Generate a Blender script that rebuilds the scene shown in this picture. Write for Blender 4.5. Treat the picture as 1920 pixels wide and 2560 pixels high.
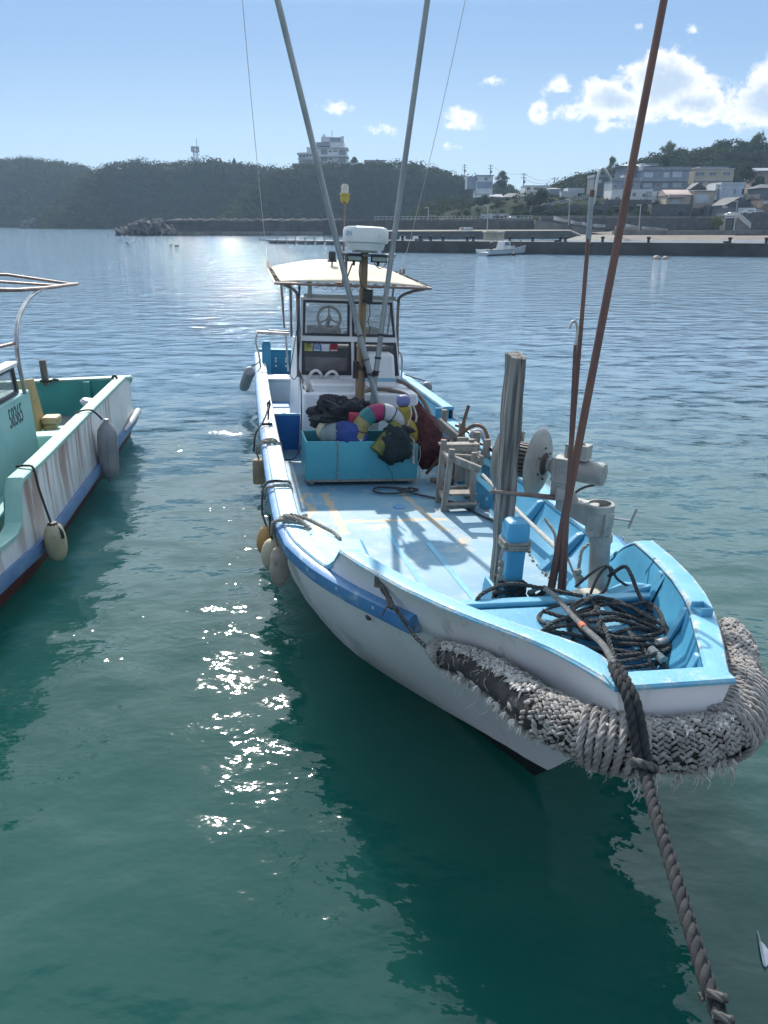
import bpy, math, random
import numpy as np
from mathutils import Vector, Matrix, Euler, noise
R = math.radians
PI = math.pi
sc = bpy.context.scene
for o in list(bpy.data.objects):
    bpy.data.objects.remove(o)

# ------------------------------------------------------------------ camera
cam_d = bpy.data.cameras.new('camera')
cam = bpy.data.objects.new('camera', cam_d)
sc.collection.objects.link(cam)
CAM_H, PITCH, FPX = 3.294, R(20.71), 1923.0
cam.location = (0, 0, CAM_H)
cam.rotation_euler = (PI / 2 - PITCH, 0, 0)
cam_d.sensor_fit = 'HORIZONTAL'
cam_d.sensor_width = 36.0
cam_d.lens = 36.0 * FPX / 1920.0
cam_d.clip_start = 0.05
cam_d.clip_end = 8000
sc.camera = cam

# ------------------------------------------------------------------ light
SUN_EL, SUN_AZ = R(36.0), R(11.0)          # azimuth: to the left of the view direction (+Y)
sun_dir = Vector((-math.sin(SUN_AZ) * math.cos(SUN_EL), math.cos(SUN_AZ) * math.cos(SUN_EL), math.sin(SUN_EL)))
sun_d = bpy.data.lights.new('sun', 'SUN')
sun_d.energy = 4.9
sun_d.angle = R(0.53)
sun_d.color = (1.0, 0.955, 0.88)
sun = bpy.data.objects.new('sun', sun_d)
sc.collection.objects.link(sun)
sun.rotation_euler = sun_dir.to_track_quat('Z', 'Y').to_euler()
sun.location = (0, 0, 60)

sc.view_settings.view_transform = 'Standard'
sc.view_settings.look = 'None'
sc.view_settings.exposure = 0.26
sc.view_settings.gamma = 1.0
sc.cycles.use_denoising = True
try:
    sc.cycles.denoiser = 'OPENIMAGEDENOISE'
except Exception:
    pass
sc.cycles.max_bounces = 8
sc.cycles.transparent_max_bounces = 12
sc.cycles.volume_bounces = 0
sc.cycles.sample_clamp_indirect = 6.0
sc.cycles.caustics_reflective = False
sc.cycles.caustics_refractive = False


class NG:
    """small node-graph writer"""
    def __init__(self, tree):
        self.t = tree
        self.n = tree.nodes
        self.l = tree.links

    def new(self, typ, **kw):
        nd = self.n.new(typ)
        for k, v in kw.items():
            setattr(nd, k, v)
        return nd

    def put(self, sock, v):
        if hasattr(v, 'node') or isinstance(v, bpy.types.NodeSocket):
            self.l.new(v, sock)
        else:
            if isinstance(v, (tuple, list)) and len(v) == 3 and sock.type == 'RGBA':
                v = (*v, 1)
            sock.default_value = v

    def math(self, op, a, b=0.0, c=None, clamp=False):
        nd = self.new('ShaderNodeMath', operation=op, use_clamp=clamp)
        self.put(nd.inputs[0], a)
        self.put(nd.inputs[1], b)
        if c is not None:
            self.put(nd.inputs[2], c)
        return nd.outputs[0]

    def mix(self, fac, a, b, blend='MIX'):
        nd = self.new('ShaderNodeMix', data_type='RGBA', blend_type=blend)
        self.put(nd.inputs[0], fac)
        self.put(nd.inputs[6], a)
        self.put(nd.inputs[7], b)
        return nd.outputs[2]

    def ramp(self, x, lo, hi, a=0.0, b=1.0, smooth=True):
        nd = self.new('ShaderNodeMapRange', interpolation_type='SMOOTHSTEP' if smooth else 'LINEAR')
        nd.clamp = True
        for i, v in enumerate((x, lo, hi, a, b)):
            self.put(nd.inputs[i], v)
        return nd.outputs[0]

    def noise(self, vec, scale, detail=5.0, rough=0.55, dist=0.0, dim='3D', out=0):
        nd = self.new('ShaderNodeTexNoise', noise_dimensions=dim)
        if vec is not None:
            self.l.new(vec, nd.inputs['Vector'])
        nd.inputs['Scale'].default_value = scale
        nd.inputs['Detail'].default_value = detail
        nd.inputs['Roughness'].default_value = rough
        nd.inputs['Distortion'].default_value = dist
        return nd.outputs[out]

    def mapping(self, vec, scale=(1, 1, 1), loc=(0, 0, 0), rot=(0, 0, 0)):
        nd = self.new('ShaderNodeMapping')
        self.l.new(vec, nd.inputs[0])
        nd.inputs['Location'].default_value = loc
        nd.inputs['Rotation'].default_value = rot
        nd.inputs['Scale'].default_value = scale
        return nd.outputs[0]

    def sep(self, vec):
        nd = self.new('ShaderNodeSeparateXYZ')
        self.l.new(vec, nd.inputs[0])
        return nd.outputs

    def comb(self, x, y, z):
        nd = self.new('ShaderNodeCombineXYZ')
        for i, v in enumerate((x, y, z)):
            self.put(nd.inputs[i], v)
        return nd.outputs[0]


# ------------------------------------------------------------------ sky
w = bpy.data.worlds.new('World')
sc.world = w
w.use_nodes = True
g = NG(w.node_tree)
for nd in list(g.n):
    g.n.remove(nd)
wout = g.new('ShaderNodeOutputWorld')
bg = g.new('ShaderNodeBackground')
g.l.new(bg.outputs[0], wout.inputs[0])
sky = g.new('ShaderNodeTexSky', sky_type='NISHITA')
sky.sun_disc = False
sky.sun_elevation = SUN_EL
sky.sun_rotation = -SUN_AZ
sky.air_density = 1.0
sky.dust_density = 1.2
sky.ozone_density = 2.5
sky.altitude = 0
SKY_K = 0.15
tc = g.new('ShaderNodeTexCoord')
D = tc.outputs['Generated']
sx, sy, sz = g.sep(D)
ysafe = g.math('MAXIMUM', sy, 0.05)
cu = g.math('DIVIDE', sx, ysafe)
cv = g.math('DIVIDE', sz, ysafe)
cvec = g.comb(cu, cv, 0.0)


def uv_px(px, py):
    a, b = px - 960.0, py - 1280.0
    Y = FPX * math.cos(PITCH) - b * math.sin(PITCH)
    return a / Y, (-FPX * math.sin(PITCH) - b * math.cos(PITCH)) / Y


# cumulus banks: centre px, half sizes px, strength
PUFFS = [(1655, 205, 130, 88, 1.0), (1530, 252, 110, 52, .9), (1450, 275, 80, 34, .8), (1735, 258, 105, 46, .8), (1395, 217, 42, 28, .62),
         (1350, 280, 28, 28, .55), (1905, 250, 120, 72, 1.0), (1775, 298, 100, 24, .55), (2060, 230, 160, 110, 1.0),
         (1165, 296, 46, 30, .62), (1125, 315, 26, 14, .5), (1108, 365, 34, 15, .42), (1735, 75, 30, 20, .36), (1725, 105, 18, 24, .38), (1595, 68, 30, 22, .36),
         (1240, 201, 30, 14, .36), (860, 270, 60, 14, .3), (980, 325, 60, 14, .28), (1530, 312, 60, 18, .45), (2700, 100, 300, 120, 1.0)]
n1 = g.noise(cvec, 19.0, 10.0, 0.62, 0.15)
n2 = g.noise(g.mapping(cvec, (1, 1.5, 1), (3.1, 1.7, 0)), 42.0, 5.0, 0.6, 0.2)
warp = g.math('MULTIPLY_ADD', g.math('SUBTRACT', n1, 0.5), 2.1, g.math('MULTIPLY', g.math('SUBTRACT', n2, 0.5), 0.8))
field = None
for (px, py, a, b, s) in PUFFS:
    u0, v0 = uv_px(px, py)
    du = 1 / (a / (FPX * 0.99))
    dv = 1 / (b / (FPX * 1.06))
    ex = g.math('MULTIPLY', g.math('SUBTRACT', cu, u0), du)
    ey = g.math('MULTIPLY', g.math('SUBTRACT', cv, v0), dv)
    d2 = g.math('ADD', g.math('MULTIPLY', ex, ex), g.math('MULTIPLY', ey, ey))
    fl = g.math('SUBTRACT', s, g.math('MULTIPLY', g.math('SQRT', d2), s))
    field = fl if field is None else g.math('SMOOTH_MAX', field, fl, 0.12)
dens = g.math('ADD', field, warp)
cmask = g.ramp(dens, 0.03, 0.40)
cmask = g.math('MULTIPLY', cmask, g.ramp(sy, 0.1, 0.3))
cmask = g.math('MULTIPLY', cmask, g.ramp(field, -0.35, 0.12))
core = g.ramp(g.math('ADD', field, g.math('MULTIPLY', warp, 0.55)), 0.36, 0.85)
ccol = g.mix(core, (6.2, 6.15, 6.0), (3.2, 3.85, 4.7))
# the low sky ahead is a clear blue, paler towards the horizon; elsewhere it is made more neutral, with brightness added high ahead to lift the water
low = g.math('MULTIPLY', g.ramp(sz, 0.215, 0.31, 1.0, 0.0), g.ramp(sy, -0.1, 0.5))
blue = g.mix(g.ramp(cv, -0.02, 0.24), (3.05, 4.10, 4.85), (1.22, 2.30, 4.05))
high = g.mix(0.5, sky.outputs[0], (4.0, 4.8, 5.7))
high = g.mix(g.math('MULTIPLY', g.ramp(sy, 0.0, 0.5, 0.0, 0.8), g.ramp(sz, 0.80, 0.93, 1.0, 0.2)), high, (10.5, 12.4, 13.6))
skyc = g.mix(g.math('MULTIPLY', low, 0.95), high, blue)
final = g.mix(g.math('MULTIPLY', cmask, 0.93), skyc, ccol)
g.l.new(final, bg.inputs[0])
bg.inputs[1].default_value = SKY_K

# ------------------------------------------------------------------ materials
MATS = {}


def mat(name, c1, c2=None, scale=6.0, rough=0.55, metal=0.0, bump=0.0, bscale=60.0, stretch=(1, 1, 1), fac=(0.35, 0.65),
        stain=None, sscale=3.0, sfac=(0.6, 0.75), sstretch=(1, 1, 1), spec=0.5, detail=6.0, coat=0.0, attr=None, acol=None):
    """base colour with procedural variation, optional stain layer and bump; attr = painted wear mask"""
    if name in MATS:
        return MATS[name]
    m = bpy.data.materials.new(name)
    m.use_nodes = True
    g = NG(m.node_tree)
    b = g.n['Principled BSDF']
    tc = g.new('ShaderNodeTexCoord')
    P = tc.outputs['Object']
    n = g.noise(g.mapping(P, stretch), scale, detail)
    col = g.mix(g.ramp(n, fac[0], fac[1]), c1, c2 if c2 else tuple(x * 0.8 for x in c1))
    if stain:
        s = g.noise(g.mapping(P, sstretch, (5.3, 2.1, 7.7)), sscale, 7.0, 0.65)
        col = g.mix(g.ramp(s, sfac[0], sfac[1]), col, stain)
    if attr:
        a = g.new('ShaderNodeAttribute', attribute_name=attr)
        nz = g.noise(P, 38.0, 5.0, 0.7)
        nz2 = g.noise(P, 7.0, 4.0, 0.6)
        k = g.math('MULTIPLY_ADD', g.math('ADD', nz, nz2), 0.9, -0.9)
        f = g.ramp(g.math('ADD', a.outputs['Fac'], k), 0.42, 0.75)
        col = g.mix(f, col, acol)
    g.l.new(col, b.inputs['Base Color'])
    b.inputs['Metallic'].default_value = metal
    b.inputs['Specular IOR Level'].default_value = spec
    rr = g.math('MULTIPLY_ADD', g.noise(P, scale * 3.1, 3.0), 0.25, rough - 0.125, clamp=True)
    g.l.new(rr, b.inputs['Roughness'])
    if coat:
        b.inputs['Coat Weight'].default_value = coat
        b.inputs['Coat Roughness'].default_value = 0.2
    if bump:
        bp = g.new('ShaderNodeBump')
        bp.inputs['Strength'].default_value = min(1.0, bump)
        bp.inputs['Distance'].default_value = 0.01
        g.l.new(g.noise(g.mapping(P, stretch), bscale, 5.0, 0.6), bp.inputs['Height'])
        g.l.new(bp.outputs[0], b.inputs['Normal'])
    MATS[name] = m
    return m


WHITE = mat('white_gelcoat', (.78, .76, .77), (.70, .68, .69), 2.2, .42, bump=.12, bscale=14, stain=(.34, .33, .33), sscale=7, sfac=(.62, .8), sstretch=(1, 1, .35))
HULLW = mat('hull_white_paint', (.78, .76, .77), (.70, .68, .69), 1.4, .45, bump=.15, bscale=9, stain=(.40, .39, .36), sscale=6, sfac=(.56, .78), sstretch=(1.2, 1.2, .35))
BOOT = mat('antifouling_black', (.018, .02, .024), (.035, .04, .045), 5, .6, bump=.3)
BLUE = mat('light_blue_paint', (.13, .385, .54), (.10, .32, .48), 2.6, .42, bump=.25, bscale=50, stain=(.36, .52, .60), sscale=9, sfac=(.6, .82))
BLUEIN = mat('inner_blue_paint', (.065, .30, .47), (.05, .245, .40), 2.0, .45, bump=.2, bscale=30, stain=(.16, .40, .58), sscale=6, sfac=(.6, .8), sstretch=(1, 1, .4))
CAPB = mat('gunwale_cap_paint', (.17, .42, .56), (.12, .35, .52), 3.0, .42, bump=.35, bscale=70, attr='wear', acol=(.50, .50, .45))
RAILB = mat('rub_rail_blue', (.045, .16, .36), (.075, .21, .40), 4.0, .4, bump=.3, bscale=40, stain=(.26, .36, .46), sscale=8, sfac=(.54, .70), sstretch=(1, .5, 1))
DECKB = mat('deck_paint', (.165, .315, .405), (.115, .25, .36), 1.6, .55, bump=.35, bscale=120, attr='wear', acol=(.44, .35, .24), stain=(.28, .36, .385), sscale=3.2, sfac=(.46, .72))
TEALTUB = mat('turquoise_plastic', (.085, .36, .42), (.07, .31, .38), 2.0, .45, bump=.1, bscale=10, stain=(.13, .42, .46), sscale=6)
TEALIN = mat('turquoise_plastic_inside', (.055, .27, .28), (.045, .22, .24), 3.0, .5)
BLACK = mat('black_rubber', (.012, .012, .014), (.022, .022, .024), 9, .5)
DARKFR = mat('window_frame_black', (.010, .010, .022), (.018, .018, .03), 9, .45)
ALU = mat('weathered_aluminium', (.36, .37, .38), (.27, .28, .29), 6, .45, metal=.4, bump=.1, stretch=(1, 1, .3), stain=(.20, .24, .27), sscale=9)
STEEL = mat('stainless_tube', (.50, .48, .47), (.36, .34, .33), 8, .32, metal=.85)
STEELR = mat('rusty_tube', (.28, .20, .18), (.20, .13, .11), 9, .55, metal=.3, stain=(.10, .05, .035), sscale=12)
GALV = mat('grey_machine_paint', (.40, .39, .36), (.31, .30, .28), 7, .5, metal=.15, bump=.2, bscale=40, stain=(.17, .14, .11), sscale=8, sfac=(.6, .78))
GALVD = mat('dark_machine_recess', (.08, .065, .06), (.12, .10, .09), 9, .7)
RUST = mat('rusty_gaff_pole', (.17, .085, .065), (.12, .06, .05), 9, .62, bump=.3, bscale=30, stretch=(1, 1, .25), stain=(.23, .13, .10), sscale=10)
WOODG = mat('weathered_grey_timber', (.31, .29, .26), (.10, .095, .09), 11.0, .85, bump=1.0, bscale=46, stretch=(3.6, 3.6, .13), fac=(.36, .62), stain=(.05, .045, .042), sscale=16, sfac=(.6, .7), sstretch=(2, 2, .16))
WOODR = mat('grey_rack_timber', (.33, .29, .25), (.22, .19, .165), 9.0, .8, bump=.5, bscale=40, stretch=(2, 2, .4), stain=(.12, .10, .09), sscale=8)
WOODM = mat('brown_mast_wood', (.30, .20, .115), (.20, .125, .07), 7.0, .6, bump=.4, bscale=30, stretch=(3, 3, .2), stain=(.08, .05, .03), sscale=6, sfac=(.58, .75), sstretch=(2, 2, .4))
CANV = mat('cream_canvas', (.54, .48, .37), (.46, .41, .31), 3.0, .8, bump=.25, bscale=20, stain=(.42, .38, .30), sscale=3, sfac=(.6, .8))
RADW = mat('radome_white', (.72, .72, .70), (.66, .66, .64), 3, .4, stain=(.5, .5, .47), sscale=6)
ROPED = mat('dark_rope_fibre', (.075, .078, .080), (.035, .037, .040), 30, .85, bump=.7, bscale=260, stain=(.14, .135, .13), sscale=40, sfac=(.55, .75))
ROPEM = mat('mooring_rope_fibre', (.040, .042, .046), (.02, .022, .026), 25, .88, bump=.8, bscale=300, stain=(.11, .108, .10), sscale=22, sfac=(.60, .78))
ROPEL = mat('grey_rope_fibre', (.36, .33, .28), (.24, .22, .19), 30, .9, bump=.6, bscale=250)
ROPEW = mat('pale_rope_fibre', (.55, .52, .47), (.40, .38, .34), 30, .9, bump=.6, bscale=250)
KNIT = mat('knitted_fender_rope', (.43, .40, .375), (.30, .275, .26), 14, .92, bump=.9, bscale=220, stain=(.12, .11, .105), sscale=4, sfac=(.55, .72))
KNITD = mat('worn_fender_core', (.075, .065, .06), (.03, .028, .028), 14, .9, bump=.9, bscale=60, stain=(.22, .19, .18), sscale=9)
FRAY = mat('frayed_fibre', (.60, .56, .53), (.44, .41, .39), 20, .9)
NETB = mat('black_net_twine', (.010, .011, .016), (.022, .023, .03), 30, .85, bump=.8, bscale=90)
NETR = mat('maroon_net_twine', (.11, .028, .028), (.06, .016, .02), 26, .85, bump=.8, bscale=90)
NETG = mat('dark_green_net_twine', (.016, .032, .034), (.008, .016, .02), 26, .85, bump=.8, bscale=90)
OLIVE = mat('olive_float_cover', (.17, .16, .03), (.11, .11, .025), 6, .6, bump=.4, bscale=20)
YEL = mat('yellow_float_foam', (.36, .27, .04), (.28, .20, .035), 8, .6)
FLB = mat('blue_float_cloth', (.014, .045, .22), (.01, .03, .15), 6, .6, bump=.3, bscale=20)
FLR = mat('crimson_float_plastic', (.40, .03, .06), (.30, .02, .045), 6, .5)
FLG = mat('green_float_band', (.02, .16, .17), (.016, .12, .13), 6, .55)
FLP = mat('magenta_float_band', (.32, .02, .10), (.25, .016, .08), 6, .55)
FLW = mat('white_float_band', (.44, .44, .47), (.36, .36, .40), 6, .55, stain=(.3, .3, .3), sscale=8)
FLO = mat('ochre_float_band', (.28, .22, .09), (.21, .165, .07), 6, .6, stain=(.2, .16, .07), sscale=9)
FNGRY = mat('grey_vinyl_fender', (.30, .30, .31), (.24, .24, .25), 6, .5, stain=(.16, .16, .16), sscale=5)
FNTAN = mat('weathered_tan_foam', (.33, .25, .16), (.25, .19, .125), 8, .75, bump=.4, bscale=40, stain=(.14, .11, .085), sscale=6)
FNORA = mat('ochre_foam_float', (.48, .29, .10), (.38, .23, .08), 8, .65, bump=.3, stain=(.24, .15, .07), sscale=6)
FNPAL = mat('pale_foam_float', (.52, .46, .33), (.44, .38, .27), 6, .7, bump=.3, stain=(.28, .24, .17), sscale=5)
FNBRN = mat('stained_grey_foam', (.40, .34, .28), (.30, .25, .21), 5, .75, bump=.4, bscale=30, stain=(.13, .085, .075), sscale=5, sfac=(.5, .65))
FNCRK = mat('cracked_cream_foam', (.47, .41, .28), (.38, .33, .22), 5, .7, bump=.5, bscale=14, stain=(.13, .09, .05), sscale=11, sfac=(.62, .66))


def glass(name, tint, alpha):
    m = bpy.data.materials.new(name)
    m.use_nodes = True
    g = NG(m.node_tree)
    b = g.n['Principled BSDF']
    P = g.new('ShaderNodeTexCoord').outputs['Object']
    b.inputs['Base Color'].default_value = (*tint, 1)
    b.inputs['Roughness'].default_value = .12
    b.inputs['IOR'].default_value = 1.45
    g.l.new(g.ramp(g.noise(P, 3.0, 5), .35, .7, alpha - .12, alpha + .12), b.inputs['Alpha'])
    return m


GLASS = glass('hazy_acrylic', (.32, .31, .30), .38)
GLASSD = glass('dark_acrylic', (.10, .09, .10), .45)
CLEARPL = glass('clear_vinyl', (.6, .65, .7), .22)


# ------------------------------------------------------------------ mesh writer
BASE = {}


class MB:
    def __init__(self):
        self.v, self.f, self.mi = [], [], []

    def add(self, vs, fs, mi=0):
        k = len(self.v)
        self.v += [tuple(p) for p in vs]
        for f in fs:
            self.f.append([i + k for i in f])
            self.mi.append(mi)
        return self

    def box(self, c, s, rot=None, mi=0, taper=None):
        x, y, z = s[0] / 2, s[1] / 2, s[2] / 2
        vs = [Vector((a * x, b * y, d * z)) for d in (-1, 1) for b in (-1, 1) for a in (-1, 1)]
        if taper:
            vs = [Vector((v.x * (taper[0] if v.z > 0 else 1), v.y * (taper[1] if v.z > 0 else 1), v.z)) for v in vs]
        if rot:
            M = Euler(rot).to_matrix() if not isinstance(rot, Matrix) else rot
            vs = [M @ v for v in vs]
        c = Vector(c)
        return self.add([v + c for v in vs], [(0, 2, 3, 1), (4, 5, 7, 6), (0, 1, 5, 4), (2, 6, 7, 3), (0, 4, 6, 2), (1, 3, 7, 5)], mi)

    def beam(self, p0, p1, a, b, up=(0, 0, 1), mi=0):
        p0, p1 = Vector(p0), Vector(p1)
        d = p1 - p0
        L = d.length
        z = d.normalized()
        u = Vector(up)
        if abs(z.dot(u)) > .98:
            u = Vector((0, 1, 0))
        x = u.cross(z).normalized()
        y = z.cross(x)
        M = Matrix((x, y, z)).transposed()
        return self.box((p0 + p1) / 2, (a, b, L), M, mi)

    def hexa(self, pts, mi=0):
        """8 corners: bottom 4 ccw then top 4 ccw"""
        return self.add(pts, [(3, 2, 1, 0), (4, 5, 6, 7), (0, 1, 5, 4), (1, 2, 6, 5), (2, 3, 7, 6), (3, 0, 4, 7)], mi)

    def loft(self, rings, mi=0, close=True, cap=True, loop=False):
        n = len(rings[0])
        vs = [p for r in rings for p in r]
        fs = []
        m = len(rings)
        for i in range(m if loop else m - 1):
            j = (i + 1) % m
            for k in range(n if close else n - 1):
                l = (k + 1) % n
                fs.append((i * n + k, i * n + l, j * n + l, j * n + k))
        if cap and close and not loop:
            fs.append(tuple(range(n - 1, -1, -1)))
            fs.append(tuple((m - 1) * n + k for k in range(n)))
        return self.add(vs, fs, mi)

    def tube(self, path, r, n=8, mi=0, loop=False, cap=True, sq=1.0):
        P = [Vector(p) for p in path]
        m = len(P)
        rs = r if isinstance(r, (list, tuple)) else [r] * m
        rings = []
        u = None
        for i in range(m):
            a = P[(i - 1) % m] if (loop or i > 0) else P[0]
            b = P[(i + 1) % m] if (loop or i < m - 1) else P[-1]
            t = (b - a)
            if t.length < 1e-9:
                t = Vector((0, 0, 1))
            t.normalize()
            if u is None:
                u = t.orthogonal().normalized()
            u = (u - t * u.dot(t))
            if u.length < 1e-6:
                u = t.orthogonal()
            u.normalize()
            v = t.cross(u)
            rings.append([P[i] + (u * math.cos(2 * PI * k / n) + v * math.sin(2 * PI * k / n) * sq) * rs[i] for k in range(n)])
        return self.loft(rings, mi, True, cap, loop)

    def lathe(self, prof, o, axis=(0, 0, 1), n=20, mi=0, cap=True):
        a = Vector(axis).normalized()
        u = a.orthogonal().normalized()
        v = a.cross(u)
        o = Vector(o)
        rings = [[o + a * h + (u * math.cos(2 * PI * k / n) + v * math.sin(2 * PI * k / n)) * max(r, 1e-4) for k in range(n)] for r, h in prof]
        return self.loft(rings, mi, True, cap)

    def ell(self, c, rad, rot=None, nu=14, nv=9, mi=0, wob=0.0, seed=0, fr=2.0):
        c = Vector(c)
        M = (Euler(rot).to_matrix() if rot is not None and not isinstance(rot, Matrix) else rot) or Matrix.Identity(3)
        rings = []
        for j in range(nv + 1):
            th = PI * j / nv
            ring = []
            for k in range(nu):
                ph = 2 * PI * k / nu
                d = Vector((math.sin(th) * math.cos(ph), math.sin(th) * math.sin(ph), math.cos(th)))
                q = 1.0
                if wob:
                    q += wob * noise.noise(d * fr + Vector((seed * 3.1, seed * 1.7, 0)))
                ring.append(c + M @ Vector((d.x * rad[0] * q, d.y * rad[1] * q, d.z * rad[2] * q)))
            rings.append(ring)
        return self.loft(rings, mi, True, False)

    def prism(self, poly, o, ux, uy, dep, mi=0):
        """2-D outline (list of (a,b)) in plane o+a*ux+b*uy, extruded along dep"""
        o, ux, uy, dep = Vector(o), Vector(ux), Vector(uy), Vector(dep)
        n = len(poly)
        vs = [o + ux * a + uy * b for a, b in poly] + [o + ux * a + uy * b + dep for a, b in poly]
        fs = [tuple(range(n - 1, -1, -1)), tuple(range(n, 2 * n))] + [(i, (i + 1) % n, n + (i + 1) % n, n + i) for i in range(n)]
        return self.add(vs, fs, mi)

    def grid(self, P, mi=0):
        """P[i][j] points"""
        n, m = len(P), len(P[0])
        return self.add([p for r in P for p in r], [(i * m + j, i * m + j + 1, (i + 1) * m + j + 1, (i + 1) * m + j) for i in range(n - 1) for j in range(m - 1)], mi)

    def build(self, name, mats, parent=None, smooth=40, bevel=0.0, solid=0.0, off=None, M=None, seg=2):
        if not isinstance(mats, (list, tuple)):
            mats = [mats]
        me = bpy.data.meshes.new(name)
        off = Vector(off) if off is not None else Vector(BASE.get(parent.name, (0, 0, 0)) if parent is not None else (0, 0, 0))
        me.from_pydata([(v[0] - off.x, v[1] - off.y, v[2] - off.z) for v in self.v], [], self.f)
        for m in mats:
            me.materials.append(m)
        if len(mats) > 1:
            me.polygons.foreach_set('material_index', self.mi)
        me.polygons.foreach_set('use_smooth', [True] * len(me.polygons))
        me.update()
        if smooth < 180:
            me.set_sharp_from_angle(angle=R(smooth))
        o = bpy.data.objects.new(name, me)
        sc.collection.objects.link(o)
        if bevel:
            b = o.modifiers.new('bevel', 'BEVEL')
            b.width = bevel
            b.segments = seg
            b.limit_method = 'ANGLE'
            b.angle_limit = R(35)
            b.harden_normals = False
        if solid:
            s = o.modifiers.new('solid', 'SOLIDIFY')
            s.thickness = solid
            s.offset = 0
        if parent is not None:
            o.parent = parent
            BASE[o.name] = tuple(off)
        if M is not None:
            o.matrix_world = M @ Matrix.Translation(off)
        return o


def tag(o, label, cat, group=None, kind=None):
    o['label'] = label
    o['category'] = cat
    if group:
        o['group'] = group
    if kind:
        o['kind'] = kind
    return o


def thing(name, label, cat, base=(0, 0, 0), M=None, group=None):
    o = bpy.data.objects.new(name, None)
    sc.collection.objects.link(o)
    o.empty_display_size = .2
    BASE[o.name] = tuple(base)
    o.matrix_world = (M if M is not None else Matrix.Identity(4)) @ Matrix.Translation(Vector(base))
    return tag(o, label, cat, group)


def struct(o):
    o['kind'] = 'structure'
    return o


def sub(o, parent):
    """o becomes a sub-part: same coordinates as its parent part"""
    o.parent = parent
    return o


def smooth_path(pts, n=8, loop=False):
    P = [Vector(p) for p in pts]
    out = []
    m = len(P)
    for i in range(m if loop else m - 1):
        p0 = P[(i - 1) % m] if (loop or i > 0) else P[0] * 2 - P[1]
        p1, p2 = P[i], P[(i + 1) % m]
        p3 = P[(i + 2) % m] if (loop or i < m - 2) else P[-1] * 2 - P[-2]
        for k in range(n):
            t = k / n
            out.append(0.5 * ((2 * p1) + (p2 - p0) * t + (2 * p0 - 5 * p1 + 4 * p2 - p3) * t * t + (3 * p1 - p0 - 3 * p2 + p3) * t ** 3))
    if not loop:
        out.append(P[-1])
    return out


def resample(path, step):
    P = [Vector(p) for p in path]
    L = [0]
    for a, b in zip(P, P[1:]):
        L.append(L[-1] + (b - a).length)
    n = max(2, int(L[-1] / step) + 1)
    out, j = [], 0
    for i in range(n):
        d = L[-1] * i / (n - 1)
        while j < len(L) - 2 and L[j + 1] < d:
            j += 1
        t = (d - L[j]) / max(1e-9, L[j + 1] - L[j])
        out.append(P[j].lerp(P[j + 1], min(1, t)))
    return out


def rope(mb, path, r, pitch=None, n=5, mi=0, strands=3, per=7):
    """three-strand laid rope along path, overall radius r"""
    pitch = pitch or r * 7
    P = resample(path, pitch / per)
    m = len(P)
    u = None
    fr = []
    for i in range(m):
        t = (P[min(m - 1, i + 1)] - P[max(0, i - 1)])
        t = t.normalized() if t.length > 1e-9 else Vector((0, 0, 1))
        u = t.orthogonal().normalized() if u is None else (u - t * u.dot(t)).normalized()
        fr.append((u.copy(), t.cross(u)))
    for s in range(strands):
        q = []
        for i in range(m):
            a = 2 * PI * (i / per + s / strands)
            q.append(P[i] + (fr[i][0] * math.cos(a) + fr[i][1] * math.sin(a)) * r * .5)
        mb.tube(q, r * .56, n, mi)
    return mb


def dup(o, parent=None):
    c = o.copy()
    sc.collection.objects.link(c)
    if parent is not None:
        c.parent = parent
    for ch in list(o.children):
        dup(ch, c)
    return c


def lerp_tab(tab, x):
    return float(np.interp(x, [a for a, _ in tab], [b for _, b in tab]))


def text_mesh(body, size, ext=0.0006):
    cu = bpy.data.curves.new('lettering', 'FONT')
    cu.body = body
    cu.size = size
    cu.extrude = ext
    cu.align_x = 'CENTER'
    cu.align_y = 'CENTER'
    o = bpy.data.objects.new('lettering', cu)
    sc.collection.objects.link(o)
    bpy.context.view_layer.update()
    dg = bpy.context.evaluated_depsgraph_get()
    me = bpy.data.meshes.new_from_object(o.evaluated_get(dg))
    bpy.data.objects.remove(o)
    return me


def lettering(name, body, size, M, m, parent):
    me = text_mesh(body, size)
    me.materials.clear()
    me.materials.append(m)
    o = bpy.data.objects.new(name, me)
    sc.collection.objects.link(o)
    me.transform(M)
    if parent is not None:
        o.parent = parent
    return o


def px(x, y, Y):
    """world point seen at photo pixel x,y if it stands at distance Y (used only to survey far things)"""
    a, b = x - 960.0, y - 1280.0
    k = Y / (FPX * math.cos(PITCH) - b * math.sin(PITCH))
    return Vector((a * k, Y, CAM_H + (-FPX * math.sin(PITCH) - b * math.cos(PITCH)) * k))


random.seed(7)
rng = np.random.default_rng(7)
# ================================================================== fishing boat in front (local axes: x to the viewer's right, y astern, z up)
def boat_frame(th, heel, trim, O):
    a = Vector((-math.sin(th), math.cos(th), 0))
    b = Vector((math.cos(th), math.sin(th), 0))
    u = Vector((0, 0, 1))
    b2 = b * math.cos(heel) - u * math.sin(heel)
    u2 = u * math.cos(heel) + b * math.sin(heel)
    a3 = a * math.cos(trim) - u2 * math.sin(trim)
    u3 = u2 * math.cos(trim) + a * math.sin(trim)
    M = Matrix((b2, a3, u3)).transposed().to_4x4()
    M.translation = O
    return M


BM = boat_frame(R(10.58), R(2.69), R(1.65), Vector((1.134, 2.754, 0)))
boat = thing('fishing_boat', 'white hulled small fishing boat with light blue deck and bulwarks, moored bow towards the viewer', 'boat', (0, 0, 0), BM)

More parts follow.
